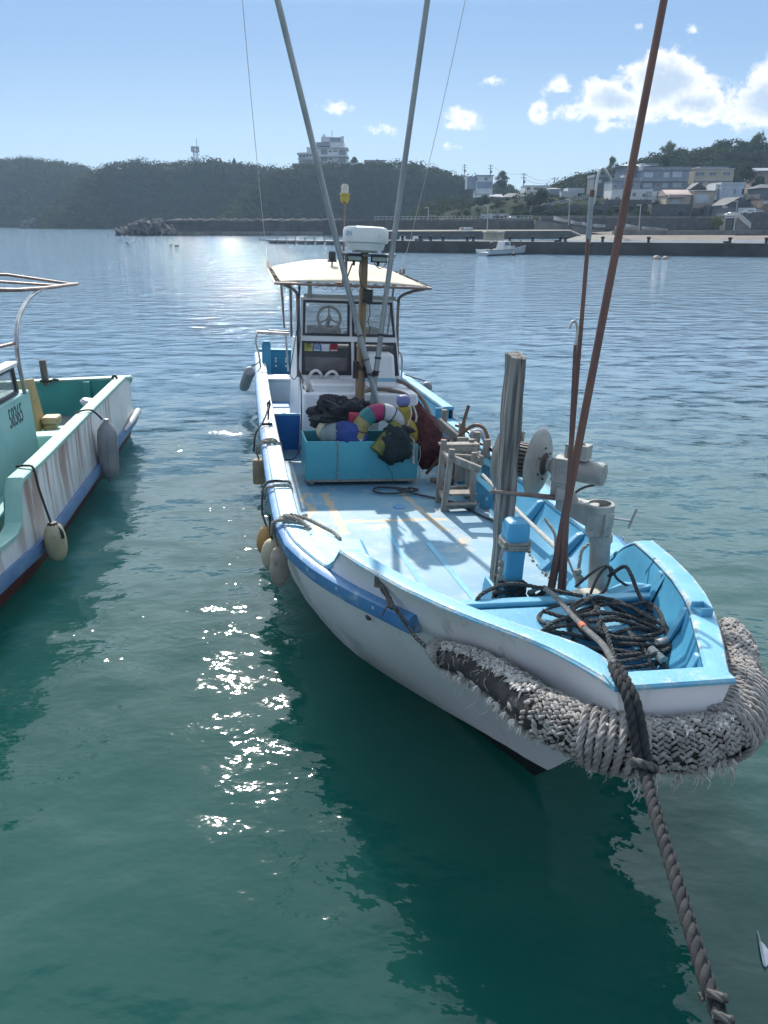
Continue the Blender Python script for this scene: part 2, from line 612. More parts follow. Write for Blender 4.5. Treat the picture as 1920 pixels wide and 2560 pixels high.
T_C = [(0, .05), (.2, .08), (.45, .105), (.8, .08), (1.2, .05), (2.2, 0), (15, 0)]
T_TOP = [(0, .272), (.06, .285), (.2, .345), (.45, .468), (.83, .69), (1.0, .775), (1.3, .90), (1.75, 1.04), (2.08, 1.12), (2.2, 1.13)]
W_TOP = [(0, 1.455), (.45, 1.425), (1.2, 1.365), (1.8, 1.31), (2.08, 1.285), (2.2, 1.20), (2.32, 1.10), (2.42, 1.03), (2.6, 1.0)]
T_RAIL = [(0, .20), (.3, .29), (.6, .41), (1.0, .575), (1.5, .80), (2.0, 1.0), (2.3, 1.12), (2.6, 1.23), (3.0, 1.35), (3.5, 1.405), (5, 1.415), (7, 1.40), (10, 1.36), (14.7, 1.26)]
W_RAIL = [(0, 1.13), (1.0, 1.12), (1.5, 1.06), (2.0, 1.0), (2.5, .96), (4, .93), (8, .90), (14.7, .92)]
T_WL = [(1.27, .03), (1.34, .10), (1.8, .23), (2.09, .345), (2.6, .66), (2.96, .85), (3.34, .98), (3.93, 1.135), (4.56, 1.24), (6, 1.31), (10, 1.30), (14.7, 1.15)]
W_KEEL = [(0, 1.06), (.3, .93), (.765, .54), (1.08, .19), (1.27, 0.0), (1.6, -.25), (2.0, -.36), (15, -.38)]
W_DECK = [(1.45, .70), (2, .64), (3, .56), (4, .49), (5, .455), (6, .44), (8, .42), (14.7, .42)]
T_DECKL = [(1.45, .70), (2, .85), (3, 1.12), (4, 1.22), (6, 1.24), (14.7, 1.1)]
T_DECK = [(1.45, .70), (2, .76), (3, .92), (4, 1.02), (6, 1.05), (8, 1.10), (14.7, 1.05)]


def tb(tab, s):
    return lerp_tab(tab, s)


def smoothed(tab):
    """soft corners: average of the table over a small window"""
    return lambda s: (tb(tab, s - .12) + 2 * tb(tab, s) + tb(tab, s + .12)) / 4


f_rail, f_wl, f_deckr, f_deckl, f_c = smoothed(T_RAIL), smoothed(T_WL), smoothed(T_DECK), smoothed(T_DECKL), smoothed(T_C)


def f_deck(s, side=1):
    return f_deckr(s) if side > 0 else f_deckl(s)


def gun_w(s, side):
    """height of the low gunwale; the viewer's right one lies lower, with a raised length astern"""
    w = tb(W_RAIL, s) + .075
    if s > 2.5:
        k = min(1, (s - 2.5) / .9)
        w -= (.10 * k if side > 0 else 0.0)
        if side > 0 and s > 8.2:
            w += .17
    return w


def hull_ring(s, side):
    c = f_c(s)
    wk, wr, hr = tb(W_KEEL, s), tb(W_RAIL, s), f_rail(s)
    k = min(1, max(0, (s - 1.1) / 1.1))
    k = k * k * (3 - 2 * k)
    a1 = (hr * .33 ** 1.35, wk + (wr - wk) * .33)
    a2 = (hr * .66 ** 1.2, wk + (wr - wk) * .66)
    if s >= 1.27:
        b1 = (f_wl(s), 0.0)
        b2 = (f_wl(s) * .42 + hr * .60, .46)
        p1 = tuple(x * (1 - k) + y * k for x, y in zip(a1, b1))
        p2 = tuple(x * (1 - k) + y * k for x, y in zip(a2, b2))
    else:
        p1, p2 = a1, a2
    if s < 2.42:
        tw, tt = tb(W_TOP, s), tb(T_TOP, s)
        if s > 2.08:
            q = (s - 2.08) / .34
            tt = tt * (1 - q) + hr * q
    else:
        tw, tt = gun_w(s, side) - .02, hr
    mid = (hr * .72 + tt * .28, wr * .62 + tw * .38)
    pts = [(0.0, wk), p1, p2, (hr, wr), mid, (tt, tw)]
    return [Vector((c + side * t, s, w)) for t, w in pts]


ST = [0.0, .06, .14, .25, .4, .6, .8, 1.0, 1.2, 1.27, 1.4, 1.55, 1.7, 1.85, 2.0, 2.08, 2.14, 2.2, 2.28, 2.36, 2.42, 2.5, 2.7, 2.9, 3.1, 3.3, 3.6, 4, 4.5, 5, 5.6, 6.2, 7, 7.6, 8.15, 8.19, 8.21, 8.25, 9, 10, 11, 12, 13, 14, 14.72]
hull = MB()
rings = []
for s in ST:
    L = hull_ring(s, -1)
    Rr = hull_ring(s, 1)
    rings.append(L[::-1] + Rr[1:])
hull.loft(rings, 0, close=False, cap=False)
n = len(rings[0])
hull.add(rings[0], [tuple(range(n))])
hull.add(rings[-1], [tuple(range(n - 1, -1, -1))], 0)
# black boot on the forefoot
for i, f in enumerate(hull.f):
    c = sum((Vector(hull.v[k]) for k in f), Vector()) / len(f)
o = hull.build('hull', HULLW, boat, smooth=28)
# the antifouling line is painted on: by height along the forefoot
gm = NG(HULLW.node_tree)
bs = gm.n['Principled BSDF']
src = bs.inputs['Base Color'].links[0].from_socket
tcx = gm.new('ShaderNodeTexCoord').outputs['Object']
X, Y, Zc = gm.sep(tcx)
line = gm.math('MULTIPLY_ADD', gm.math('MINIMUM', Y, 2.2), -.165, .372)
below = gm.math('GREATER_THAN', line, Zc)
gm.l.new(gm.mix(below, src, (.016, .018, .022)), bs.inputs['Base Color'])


def inner_top(s, side):
    c = f_c(s)
    if s < 2.42:
        tw, tt = tb(W_TOP, s), tb(T_TOP, s)
        if s > 2.08:
            q = (s - 2.08) / .34
            tt = tt * (1 - q) + f_rail(s) * q
        k = min(1, s / .5)
        return c + side * (tt - .10 - .035 * k), tw
    return side * (f_rail(s) - .135), gun_w(s, side)


def hull_t(s, side, ww):
    """outer half-width (signed) of the hull at a height"""
    r = hull_ring(s, side)
    return float(np.interp(ww, [p.z for p in r], [p.x for p in r]))


def inside(s, side, t, ww, gap=.035):
    lim = side * hull_t(s, side, ww) - gap
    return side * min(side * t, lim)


for s_, w_ in ((2.05, .80), (6.9, .62)):
    MB().ell((hull_t(s_, -1, w_), s_, w_), (.02, .045, .018), nu=12, nv=6).build('scupper', mat('scupper_dark', (.06, .06, .05), (.12, .11, .09), 30, .6), boat)

# inner lining of the bulwarks, with moulded frames
lin = MB()
for side in (-1, 1):
    P = []
    for s in [x for x in ST if x > 1.38]:
        t, ww = inner_top(s, side)
        td, wd = side * f_deck(s, side), tb(W_DECK, s)
        k = side * (f_rail(s) - .165)
        if s < 2.42:
            k = t - side * .03
        row = [(t, ww - .03), (k, ww - .10), (td * .45 + k * .55, wd * .5 + ww * .5 - .05), (td + side * .03, wd + .10), (td - side * .02, wd + .02), (td - side * .08, wd - .02)]
        P.append([Vector((inside(s, side, a_, b_), s, b_)) for a_, b_ in row])
    if side > 0:
        P = [r[::-1] for r in P]
    lin.grid(P)
    P = []
    for s in [x for x in ST if .08 < x < 1.5]:
        t, ww = inner_top(s, side)
        tf = side * (abs(t - f_c(s)) - .02) + f_c(s)
        P.append([Vector((inside(s, side, a_, b_, .03), s, b_)) for a_, b_ in ((t, ww - .03), (tf, 1.24), (tf - side * .03, 1.06), (tf - side * .08, 1.035))])
    if side > 0:
        P = [r[::-1] for r in P]
    lin.grid(P)
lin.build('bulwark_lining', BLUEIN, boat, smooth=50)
# stern transom lining
MB().box((0, 14.62, .72), (2.3, .05, .62)).box((0, 14.66, 1.03), (2.44, .16, .05)).build('transom_lining', mat('transom_teal', (.02, .21, .33), (.015, .17, .28), 2, .5), boat, bevel=.01)

for side in (-1, 1):
    for s in ([5.35, 4.35, 3.35, 6.4, 7.4] if side > 0 else []):
        t, ww = inner_top(s, side)
        td, wd = side * f_deck(s), tb(W_DECK, s)
        m = MB()
        m.hexa([(t - side * .0, s - .05, ww - .05), (t - side * .07, s - .03, ww - .06), (t - side * .07, s + .03, ww - .06), (t, s + .05, ww - .05),
                (td, s - .09, wd), (td - side * .10, s - .05, wd), (td - side * .10, s + .05, wd), (td, s + .09, wd)])
        m.v = [(inside(v_[1], side, v_[0], v_[2], .02), v_[1], v_[2]) for v_ in m.v]
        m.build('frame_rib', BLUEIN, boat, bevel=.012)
for side, ss in ((1, (1.47, .86, .3)), (-1, (1.47, .86, .3))):
    for s in ss:
        t, ww = inner_top(s, side)
        d = .05 if s > 1.2 else .075
        m = MB()
        m.hexa([(t + side * .02, s - .025, 1.03), (t - side * d * 1.3, s - .025, 1.03), (t - side * d * 1.3, s + .025, 1.03), (t + side * .02, s + .025, 1.03),
                (t + side * .03, s - .025, ww - .03), (t - side * .015, s - .025, ww - .03), (t - side * .015, s + .025, ww - .03), (t + side * .03, s + .025, ww - .03)])
        m.v = [(inside(v_[1], side, v_[0], v_[2], .02), v_[1], v_[2]) for v_ in m.v]
        m.build('bow_knee', BLUE, boat, bevel=.01)


def wear_attr(o, fn):
    me = o.data
    a = me.attributes.new('wear', 'FLOAT', 'POINT')
    a.data.foreach_set('value', [fn(v.co) for v in me.vertices])


# bow and gunwale caps
def cap_strip(side, ss, wid, name, over=.014, thick=.045):
    rings = []
    for s in ss:
        c = f_c(s)
        if s < 2.42:
            ww, tt = tb(W_TOP, s), tb(T_TOP, s)
            if s > 2.08:
                q = (s - 2.08) / .34
                tt = tt * (1 - q) + f_rail(s) * q
        else:
            ww, tt = gun_w(s, side), f_rail(s)
        W = wid(s)
        # offset across the strip's own direction in plan
        row = []
        for d, h in ((-over, -thick), (-over, -.012), (-over + .012, 0), (W * .5, .004), (W - .012, 0), (W, -.012), (W, -thick)):
            row.append(Vector((c + side * (tt - d), s, ww + h)))
        rings.append(row if side < 0 else row[::-1])
    m = MB()
    m.loft(rings, 0, close=True, cap=True)
    o = m.build(name, CAPB, boat, smooth=35)
    return o


def edge_wear(lo, hi):
    def fn(co):
        s = co.y
        side = -1 if co.x < 0 else 1
        tt = abs(co.x - f_c(s))
        ref = tb(T_TOP, s) if s < 2.1 else f_rail(s)
        e = ref - tt
        return hi if e < .006 or e > .115 else lo
    return fn


SS1 = [0.0, .04, .08, .14, .2, .3, .4, .5, .6, .7, .8, .9, 1.0, 1.1, 1.2, 1.3, 1.4, 1.5, 1.6, 1.7, 1.8, 1.9, 2.0, 2.06, 2.1, 2.14, 2.2, 2.26, 2.32, 2.38]
for side in (-1, 1):
    o = cap_strip(side, [s for s in SS1 if s > .03], lambda s, side=side: .10 + .035 * min(1, s / .5) + (.055 * math.exp(-((s - .36) / .22) ** 2) if side < 0 else 0), 'bow_cap', .010, .022)
    wear_attr(o, edge_wear(.12, .55))
m = MB()
cb = f_c(0)
m.loft([[Vector((cb - .285 + .57 * k, 0 - .010, 1.434)), Vector((cb - .285 + .57 * k, -.010, 1.446)), Vector((cb - .285 + .57 * k, .0, 1.456)), Vector((cb - .285 + .57 * k, .105, 1.456)), Vector((cb - .285 + .57 * k, .115, 1.41))] for k in [i / 12 for i in range(13)]], 0)
o = m.build('bow_cap', CAPB, boat, smooth=35)
wear_attr(o, lambda co: .45 if co.y < .01 or co.y > .1 else .25)
SS2 = [2.3, 2.36, 2.42, 2.5, 2.6, 2.7, 2.8, 2.95, 3.1, 3.25, 3.4, 3.6, 3.8, 4.0, 4.25, 4.5, 4.75, 5, 5.25, 5.5, 5.75, 6, 6.25, 6.5, 6.75, 7, 7.25, 7.5, 7.75, 8.0, 8.19]
o = cap_strip(-1, SS2 + [8.5 + .5 * i for i in range(13)], lambda s: .155, 'gunwale_cap')
wear_attr(o, lambda co: (.52 if abs(co.x) > f_rail(co.y) - .02 or abs(co.x) < f_rail(co.y) - .13 else .2) + (.25 if co.y > 5.3 else 0))
o = cap_strip(1, SS2, lambda s: .155, 'gunwale_cap')
wear_attr(o, lambda co: .45 if abs(co.x) < f_rail(co.y) - .13 else .12)
o = cap_strip(1, [8.21, 8.4] + [8.7 + .5 * i for i in range(13)], lambda s: .155, 'gunwale_cap')
wear_attr(o, lambda co: .45 if abs(co.x) < f_rail(co.y) - .13 else .15)
MB().box((1.22, 8.215, .86), (.20, .05, .34)).build('bulwark_end', BLUEIN, boat, bevel=.01)

# rub rails
for side in (-1, 1):
    rings = []
    for s in [1.42, 1.5, 1.6, 1.75, 1.9, 2.0, 2.1, 2.2, 2.3, 2.4, 2.5, 2.65, 2.8, 3.0, 3.2, 3.4, 3.7, 4, 4.5, 5, 6, 7, 8, 9, 10, 11, 12, 13, 14, 14.74]:
        ww = min(tb(W_RAIL, s), gun_w(s, side) - .07) if s > 2.4 else tb(W_RAIL, s)
        hr = f_rail(s)
        ds = (f_rail(s + .05) - f_rail(s - .05)) / .1
        nrm = Vector((side * 1.0, -ds, 0)).normalized()
        b = Vector((f_c(s) + side * (hr - .02), s, ww))
        k = .075 + (0 if s > 3 else .012)
        row = [b + Vector((0, 0, -.075)), b + nrm * k + Vector((0, 0, -.06)), b + nrm * (k + .012) + Vector((0, 0, -.02)), b + nrm * (k + .008) + Vector((0, 0, .035)), b + nrm * (k - .02) + Vector((0, 0, .055)), b + Vector((0, 0, .058))]
        rings.append(row if side < 0 else row[::-1])
    m = MB()
    m.loft(rings, 0)
    m.build('rub_rail', RAILB, boat, smooth=35)
    for s in (1.75, 2.15, 2.55, 3.0, 3.6):
        m = MB()
        ds = (f_rail(s + .05) - f_rail(s - .05)) / .1
        nrm = Vector((side, -ds, 0)).normalized()
        b = Vector((f_c(s) + side * (f_rail(s) - .02), s, tb(W_RAIL, s) - .0)) + nrm * .093
        m.lathe([(.016, -.004), (.016, .004), (.010, .006)], b, nrm, 10)
        m.build('rail_bolt', mat('bolt_plug', (.3, .42, .55), (.2, .3, .4), 30, .5), boat)

# deck
nx, dS = 64, .035
SD = np.arange(1.40, 14.6, dS)
P = []
for s in SD:
    td, wd = f_deck(s), tb(W_DECK, s)
    tl, tr = inside(s, -1, -f_deck(s, -1), wd, .02), inside(s, 1, td, wd, .02)
    P.append([Vector((tl + (tr - tl) * k / nx, s, wd)) for k in range(nx + 1)])
m = MB().grid(P)
o = m.build('deck', DECKB, boat, smooth=180)


def deck_wear(co):
    t, s = co.x, co.y
    v = .16
    def band(d, h):
        return max(0.0, 1 - (abs(d) / h) ** 3) if abs(d) < h else 0.0
    if 4.55 < s < 6.05:
        v = max(v, .85 * band(t + 1.0 + .03 * math.sin(s * 9), .045), .7 * band(t + .93, .03))
        v = max(v, .95 * band(t + .735 - (5.4 - s) * .03, .06 + .02 * math.sin(s * 17)))
        v = max(v, .85 * band(t - .22 - (5.47 - s) * .12, .05))
    if -.76 < t < .46:
        v = max(v, .92 * band(s - 4.96, .06 + .012 * math.sin(t * 21)))
    if s < 4.9:
        v = max(v, .62 * math.exp(-((t + .35) ** 2) / .05 - ((s - 4.75) ** 2) / .04), .62 * math.exp(-((t - .42) ** 2) / .02 - ((s - 4.3) ** 2) / .5))
        v = max(v, .5 * band(abs(t) - (f_deck(s) - .02), .05))
    v = max(v, .6 * math.exp(-((t + .9) ** 2) / .03 - ((s - 4.7) ** 2) / .1))
    return v


wear_attr(o, deck_wear)
for (t0, t1, s0, s1) in ((-.30, -.25, 2.3, 4.5), (.03, .08, 2.3, 4.2)):
    m = MB()
    for i in range(8):
        a, b = s0 + (s1 - s0) * i / 8, s0 + (s1 - s0) * (i + 1) / 8
        m.add([(t0, a, tb(W_DECK, a) + .004), (t1, a, tb(W_DECK, a) + .004), (t1, b, tb(W_DECK, b) + .004), (t0, b, tb(W_DECK, b) + .004)], [(0, 1, 2, 3)])
    m.build('deck_seam', BLUE, boat)
m = MB().lathe([(.07, 0), (.07, .012), (.055, .016)], (.02, 5.42, .447), (0, 0, 1), 20)
m.build('deck_drain', mat('drain_blue', (.10, .26, .46), (.08, .2, .38), 9, .5), boat)

# bow well
m = MB()
P = []
for s in [x for x in ST if .05 < x < 1.5]:
    a, b = inside(s, -1, inner_top(s, -1)[0], 1.045, .02), inside(s, 1, inner_top(s, 1)[0], 1.045, .02)
    P.append([Vector((a + (b - a) * k / 10, s, 1.045)) for k in range(11)])
m.grid(P)
FLOORB = mat('grooved_well_floor', (.16, .44, .66), (.12, .38, .60), 3, .5, bump=.9, bscale=34, stretch=(.05, 2.0, 1), stain=(.36, .50, .56), sscale=5)
m.build('well_floor', FLOORB, boat, smooth=180)
a, b = inner_top(1.44, -1)[0], inner_top(1.44, 1)[0]
a2_, b2_ = inside(1.44, -1, a, .70, .03), inside(1.44, 1, b, .70, .03)
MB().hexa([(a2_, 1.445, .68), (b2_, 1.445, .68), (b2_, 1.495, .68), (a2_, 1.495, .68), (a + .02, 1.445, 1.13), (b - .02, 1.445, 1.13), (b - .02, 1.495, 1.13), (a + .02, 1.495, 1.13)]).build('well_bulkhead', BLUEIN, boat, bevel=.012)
MB().box(((a + b) / 2, 1.47, 1.145), (b - a - .02, .085, .035)).build('well_lip', BLUE, boat, bevel=.014)
MB().box((.03, 1.20, 1.10), (.86, .38, .10)).build('hatch_cover', BLUE, boat, bevel=.014)
MB().box((.05, .86, 1.06), (1.0, .07, .02)).build('well_cleat', BLUE, boat, bevel=.006)
# sloped locker top beside the right bulwark
m = MB().hexa([(.52, 1.50, .70), (.86, 1.50, .70), (.96, 2.1, .62), (.66, 2.1, .62), (.56, 1.50, 1.16), (.88, 1.50, 1.22), (1.00, 2.1, 1.0), (.78, 2.1, .86)])
m.v = [(inside(v_[1], 1, v_[0], v_[2], .03), v_[1], v_[2]) for v_ in m.v]
m.build('side_locker', BLUE, boat, bevel=.03, seg=3)
# side bench inside the left bulwark
m = MB().hexa([(-1.22, 2.30, .58), (-.78, 2.30, .58), (-.76, 3.12, .54), (-1.28, 3.22, .54), (-1.24, 2.30, 1.005), (-.80, 2.30, 1.005), (-.80, 3.02, 1.0), (-1.30, 3.22, 1.0)])
m.v = [(inside(v_[1], -1, v_[0], v_[2], .03), v_[1], v_[2]) for v_ in m.v]
m.build('side_bench', BLUE, boat, bevel=.03, seg=3)
# fairlead on the right bow cap
m = MB().box((.63, .71, 1.415), (.07, .10, .025)).box((.63, .667, 1.435), (.07, .016, .04)).box((.63, .753, 1.435), (.07, .016, .04)).box((.662, .71, 1.435), (.010, .08, .038))
m.build('fairlead', BLUE, boat, bevel=.006)

# bitt with rounded head
m = MB()
prof = [(.64, .064), (.80, .066), (1.18, .064), (1.31, .067), (1.37, .078), (1.45, .078), (1.49, .070), (1.505, .05)]
m.loft([[Vector((.055 + sx_ * h * .98, 1.98 + sy_ * h, z)) for sx_, sy_ in ((-1, -.8), (-.8, -1), (.8, -1), (1, -.8), (1, .8), (.8, 1), (-.8, 1), (-1, .8))] for z, h in prof])
bitt = m.build('bitt', mat('bitt_blue', (.085, .34, .52), (.07, .28, .46), 3, .42, bump=.2, stain=(.30, .36, .36), sscale=6, sfac=(.6, .72), sstretch=(2, 2, .3)), boat, bevel=.008)
m = MB()
for k, z in enumerate((1.315, 1.335, 1.357)):
    q = [Vector((.055 + sx_ * .084, 1.98 + sy_ * .088, z + .004 * math.sin(i * 2 + k))) for i, (sx_, sy_) in enumerate(((-1, -.7), (-.7, -1), (.7, -1), (1, -.7), (1, .7), (.7, 1), (-.7, 1), (-1, .7), (-1, -.7)))]
    rope(m, q, .0115, n=5)
rope(m, smooth_path([(-.05, 1.9, 1.34), (-.075, 1.87, 1.27), (-.06, 1.86, 1.2), (-.09, 1.85, 1.13), (-.085, 1.85, 1.07)]), .010)
for k in range(3):
    m.ell((-.07, 1.862, 1.24 - .05 * k), (.022, .022, .026), nu=8, nv=5)
m.build('bitt_lashing', ROPEL, bitt)

# timber post in its socket
m = MB()
rg = []
for i in range(15):
    z = .64 + (2.545 - .64) * i / 14
    cx_ = .105 + (.058 - .105) * i / 14
    a = .058 + .003 * math.sin(i * 1.3)
    d = .062
    j = [.004 * math.sin(i * 2.1 + k * 1.7) for k in range(8)]
    top = [0.0, -.01, -.018, -.006, .006, .01, .004, .0]
    rg.append([Vector((cx_ + sx_ * a + j[k], 2.30 + sy_ * d, z + (top[k] * 1.5 if i == 14 else 0))) for k, (sx_, sy_) in enumerate(((-1, -.8), (-.75, -1), (.75, -1), (1, -.8), (1, .8), (.75, 1), (-.75, 1), (-1, .8)))])
m.loft(rg)
post = m.build('timber_post', WOODG, boat, smooth=35)
m = MB().box((.00, 2.24, .76), (.03, .26, .34), (0, .12, 0)).box((.215, 2.26, .74), (.03, .22, .28)).box((.105, 2.385, .74), (.2, .03, .26)).box((.11, 2.16, .68), (.2, .025, .16))
m.build('post_socket', BLUE, post, bevel=.008)

# ---------------------------------------------------------------- net hauler on its swivel post
pole = MB().lathe([(.10, 0), (.10, .10), (.078, .11), (.072, .13), (.072, .62), (.083, .625), (.083, .68), (.072, .685)], (.79, 2.1, .66), (-.08, 0, 1), 20)
pole.lathe([(.088, 0), (.092, .01), (.092, .16), (.10, .165), (.10, .215), (.078, .22), (.078, .10)], (.715, 2.1, 1.345), (-.08, 0, 1), 22)
hp = pole.build('hauler_post', GALV, boat, smooth=35)
MB().box((.73, 2.005, 1.47), (.065, .03, .10)).box((.645, 2.06, 1.36), (.05, .05, .04)).box((.70, 2.0, 1.42), (.012, .05, .16)).build('post_clamp', GALV, hp, bevel=.005)
m = MB().tube([(.76, 2.0, 1.485), (.87, 1.97, 1.475)], .009, 8).tube([(.865, 1.97, 1.42), (.905, 1.97, 1.56)], .008, 8)
m.build('clamp_handle', STEEL, hp)
m = MB()
m.hexa([(.46, 2.30, 1.46), (.68, 2.04, 1.36), (.74, 2.14, 1.36), (.56, 2.42, 1.46), (.46, 2.30, 1.54), (.66, 2.04, 1.55), (.72, 2.14, 1.55), (.56, 2.42, 1.54)])
m.hexa([(.44, 2.28, 1.53), (.60, 2.20, 1.53), (.64, 2.34, 1.53), (.50, 2.44, 1.53), (.45, 2.29, 1.63), (.57, 2.23, 1.60), (.61, 2.34, 1.60), (.50, 2.43, 1.63)])
m.build('swing_arm', GALV, hp, bevel=.008)
MB().tube([(-.06, 2.22, 1.625), (.1, 2.19, 1.615), (.25, 2.24, 1.585), (.50, 2.33, 1.53)], [.013, .015, .017, .022], 10).build('support_bar', STEELR, hp)
# drum axis: to the right and a little towards the bow
HC = Vector((.375, 2.47, 1.755))


def shrink(mb, k=.84):
    mb.v = [tuple(HC + (Vector(p) - HC) * k - ax * ((Vector(p) - HC).dot(ax) * .10)) for p in mb.v]
    return mb


ax = Vector((.71, -.70, 0)).normalized()
perp = Vector((ax.y, -ax.x, 0))
Mh = Matrix((ax, -perp, Vector((0, 0, 1)))).transposed()
hauler = MB().lathe([(.045, -.30), (.045, .30)], HC, ax, 16).build('hauler_shaft', GALVD, boat)
m = MB()
for k in range(26):
    a = 2 * PI * k / 26
    rr = .118
    c = HC + ax * -.13 + Vector((0, 0, 1)) * math.cos(a) * rr + perp * math.sin(a) * rr
    Mx = Matrix((ax, (Vector((0, 0, 1)) * -math.sin(a) + perp * math.cos(a)), (Vector((0, 0, 1)) * math.cos(a) + perp * math.sin(a)))).transposed()
    m.box(c, (.21, .019, .022), Mx)
m.lathe([(.108, -.235), (.108, -.015)], HC, ax, 26)
m.build('drum', mat('drum_rubber_slats', (.06, .05, .052), (.10, .085, .085), 14, .5, stain=(.20, .17, .16), sscale=20), hauler, bevel=.004)
for sgn, nm in ((0.0, 'drum_flange'), (-.25, 'drum_flange')):
    m = MB()
    if sgn == 0.0:
        prof = [(.062, .045), (.085, .04), (.15, .03), (.225, .012), (.25, -.004), (.254, -.012), (.22, -.02), (.10, -.016), (.05, -.01)]
    else:
        prof = [(.04, .005), (.225, .01), (.25, -.006), (.254, -.012), (.19, -.03), (.10, -.05), (.06, -.055)]
    m.lathe(prof, HC + ax * sgn, ax, 40)
    fl = m.build(nm, GALV, hauler, smooth=50)
m = MB()
for k in range(6):
    a = 2 * PI * k / 6
    m.lathe([(.008, -.004), (.008, .008), (.005, .010)], HC + ax * .038 + (Vector((0, 0, 1)) * math.cos(a) + perp * math.sin(a)) * .115, ax, 8)
m.lathe([(.082, .034), (.082, .046), (.05, .05)], HC, ax, 20)
m.build('hub_bolts', GALVD, hauler)
m = MB()
m.lathe([(.05, .03), (.055, .12), (.078, .15), (.085, .155), (.085, .185)], HC, ax, 16)
for bx_, bz_ in ((.19, .09), (.19, -.09), (.32, .07), (.32, -.10)):
    m.lathe([(.012, 0), (.012, .012)], HC + ax * bx_ + perp * -.10 + Vector((0, 0, bz_ - .01)), -perp, 8)
m.box(HC + ax * .255 + Vector((0, 0, .085)), (.17, .20, .02), Mh)
m.box(HC + ax * .255 + Vector((0, 0, -.10)), (.17, .20, .02), Mh)
m.box(HC + ax * .255 + Vector((0, 0, -.015)), (.15, .18, .19), Mh)
m.box(HC + ax * .195 + Vector((0, 0, -.01)), (.035, .20, .17), Mh)
m.box(HC + ax * .24 + Vector((0, 0, -.17)), (.13, .14, .15), Mh)
m.box(HC + ax * .235 + Vector((0, 0, -.255)), (.09, .10, .05), Mh)
shrink(m)
m.build('gearbox', GALV, hauler, bevel=.012)
m = MB().lathe([(.092, .33), (.095, .34), (.095, .57), (.097, .58), (.097, .625), (.090, .65), (.06, .657)], HC + Vector((0, 0, .0)), ax, 26)
shrink(m)
m.build('motor', GALV, hauler, smooth=50)
m = MB().lathe([(.014, 0), (.014, .025)], HC + ax * .42 + Vector((0, 0, .22)), (0, 0, 1), 10).box(HC + ax * .40 + Vector((0, 0, .165)), (.17, .14, .115), Mh).box(HC + ax * .40 + Vector((0, 0, .105)), (.18, .15, .012), Mh)
shrink(m)
m.build('control_box', GALV, hauler, bevel=.006)
m = MB().box(HC + ax * .265 + Vector((0, 0, .135)), (.03, .03, .13), Mh).box(HC + ax * .29 + Vector((0, 0, .195)), (.09, .03, .025), Mh)
shrink(m)
m.build('box_bracket', GALV, hauler, bevel=.003)
m = MB()
for c, h in ((HC + ax * .20 - perp * .08 + Vector((0, 0, .06)), .12), (Vector((.30, 2.68, 1.70)), .24)):
    MB().lathe([(.017, 0), (.019, h - .02), (.021, h), (.013, h), (.013, h - .04)], c, (.05, 0, 1), 12).build('guide_tube', STEEL, hauler)
MB().tube(smooth_path([HC + ax * .44 + Vector((0, 0, -.075)), HC + ax * .36 + Vector((0, 0, -.11)), HC + ax * .30 + Vector((0, 0, -.16)), HC + ax * .26 + Vector((0, 0, -.24))]), .009, 8).build('hydraulic_hose', GALVD, hauler)

# gaff socket tubes behind the well lip
for t, s in ((.30, 1.90), (.385, 1.885), (.43, 1.89)):
    MB().lathe([(.038, 0), (.038, .36), (.032, .36), (.032, .30)], (t, s, .64), (0, 0, 1), 14).build('gaff_socket', BLUE, boat)
# white float-like bowl round the hauler post foot
MB().lathe([(.05, .30), (.12, .30), (.19, .26), (.20, .2), (.20, .0)], (.62, 1.86, .68), (0, 0, 1), 24).build('post_foot_bowl', mat('dirty_white_bowl', (.50, .47, .40), (.36, .33, .27), 8, .6, stain=(.2, .18, .14), sscale=10), boat)
# ---------------------------------------------------------------- coach roof, wheelhouse, canopy, mast
m = MB()
m.hexa([(-.88, 7.75, .40), (.80, 7.75, .40), (.80, 8.56, .40), (-.88, 8.56, .40), (-.85, 7.78, 1.31), (.74, 7.78, 1.31), (.70, 8.56, 1.33), (-.84, 8.56, 1.33)])
roof = m.build('coach_roof', WHITE, boat, bevel=.035, seg=3)
MB().box((-.43, 8.12, 1.355), (.58, .52, .10)).box((-.43, 8.12, 1.40), (.54, .48, .02)).build('roof_hatch', WHITE, roof, bevel=.02)
MB().box((-.44, 7.757, 1.10), (.50, .02, .30)).build('front_panel', WHITE, roof, bevel=.006)
m = MB()
for t in (-.80, -.72):
    m.tube([(t, 7.85, 1.33), (t - .03, 8.2, 1.37)], .011, 8)
m.tube([(-.80, 7.86, 1.33), (-.80, 8.25, 1.40)], .014, 8)
m.box((-.79, 7.85, 1.325), (.05, .05, .03))
m.build('hatch_hinge', STEEL, roof)
m = MB()
m.tube(smooth_path([(-.70, 8.5, 1.36), (-.69, 8.44, 1.47), (-.62, 8.42, 1.52), (-.55, 8.44, 1.47), (-.54, 8.5, 1.38)]), .022, 10)
m.tube(smooth_path([(-.47, 8.5, 1.36), (-.46, 8.44, 1.46), (-.38, 8.42, 1.51), (-.31, 8.44, 1.45), (-.36, 8.46, 1.39)]), .022, 10)
m.build('vent_pipe', WHITE, roof)
m = MB().tube(smooth_path([(-.12, 7.74, 1.30), (.1, 7.9, 1.345), (.35, 7.85, 1.345), (.55, 7.80, 1.30), (.6, 7.77, 1.24)]), .028, 10)
m.build('roof_hose', mat('brown_hose', (.22, .16, .12), (.15, .11, .085), 8, .55), roof)
tank = MB()
tank.hexa([(.06, 8.14, 1.32), (.50, 8.14, 1.32), (.50, 8.50, 1.33), (.06, 8.50, 1.33), (.09, 8.18, 1.80), (.46, 8.18, 1.80), (.46, 8.48, 1.80), (.09, 8.48, 1.80)])
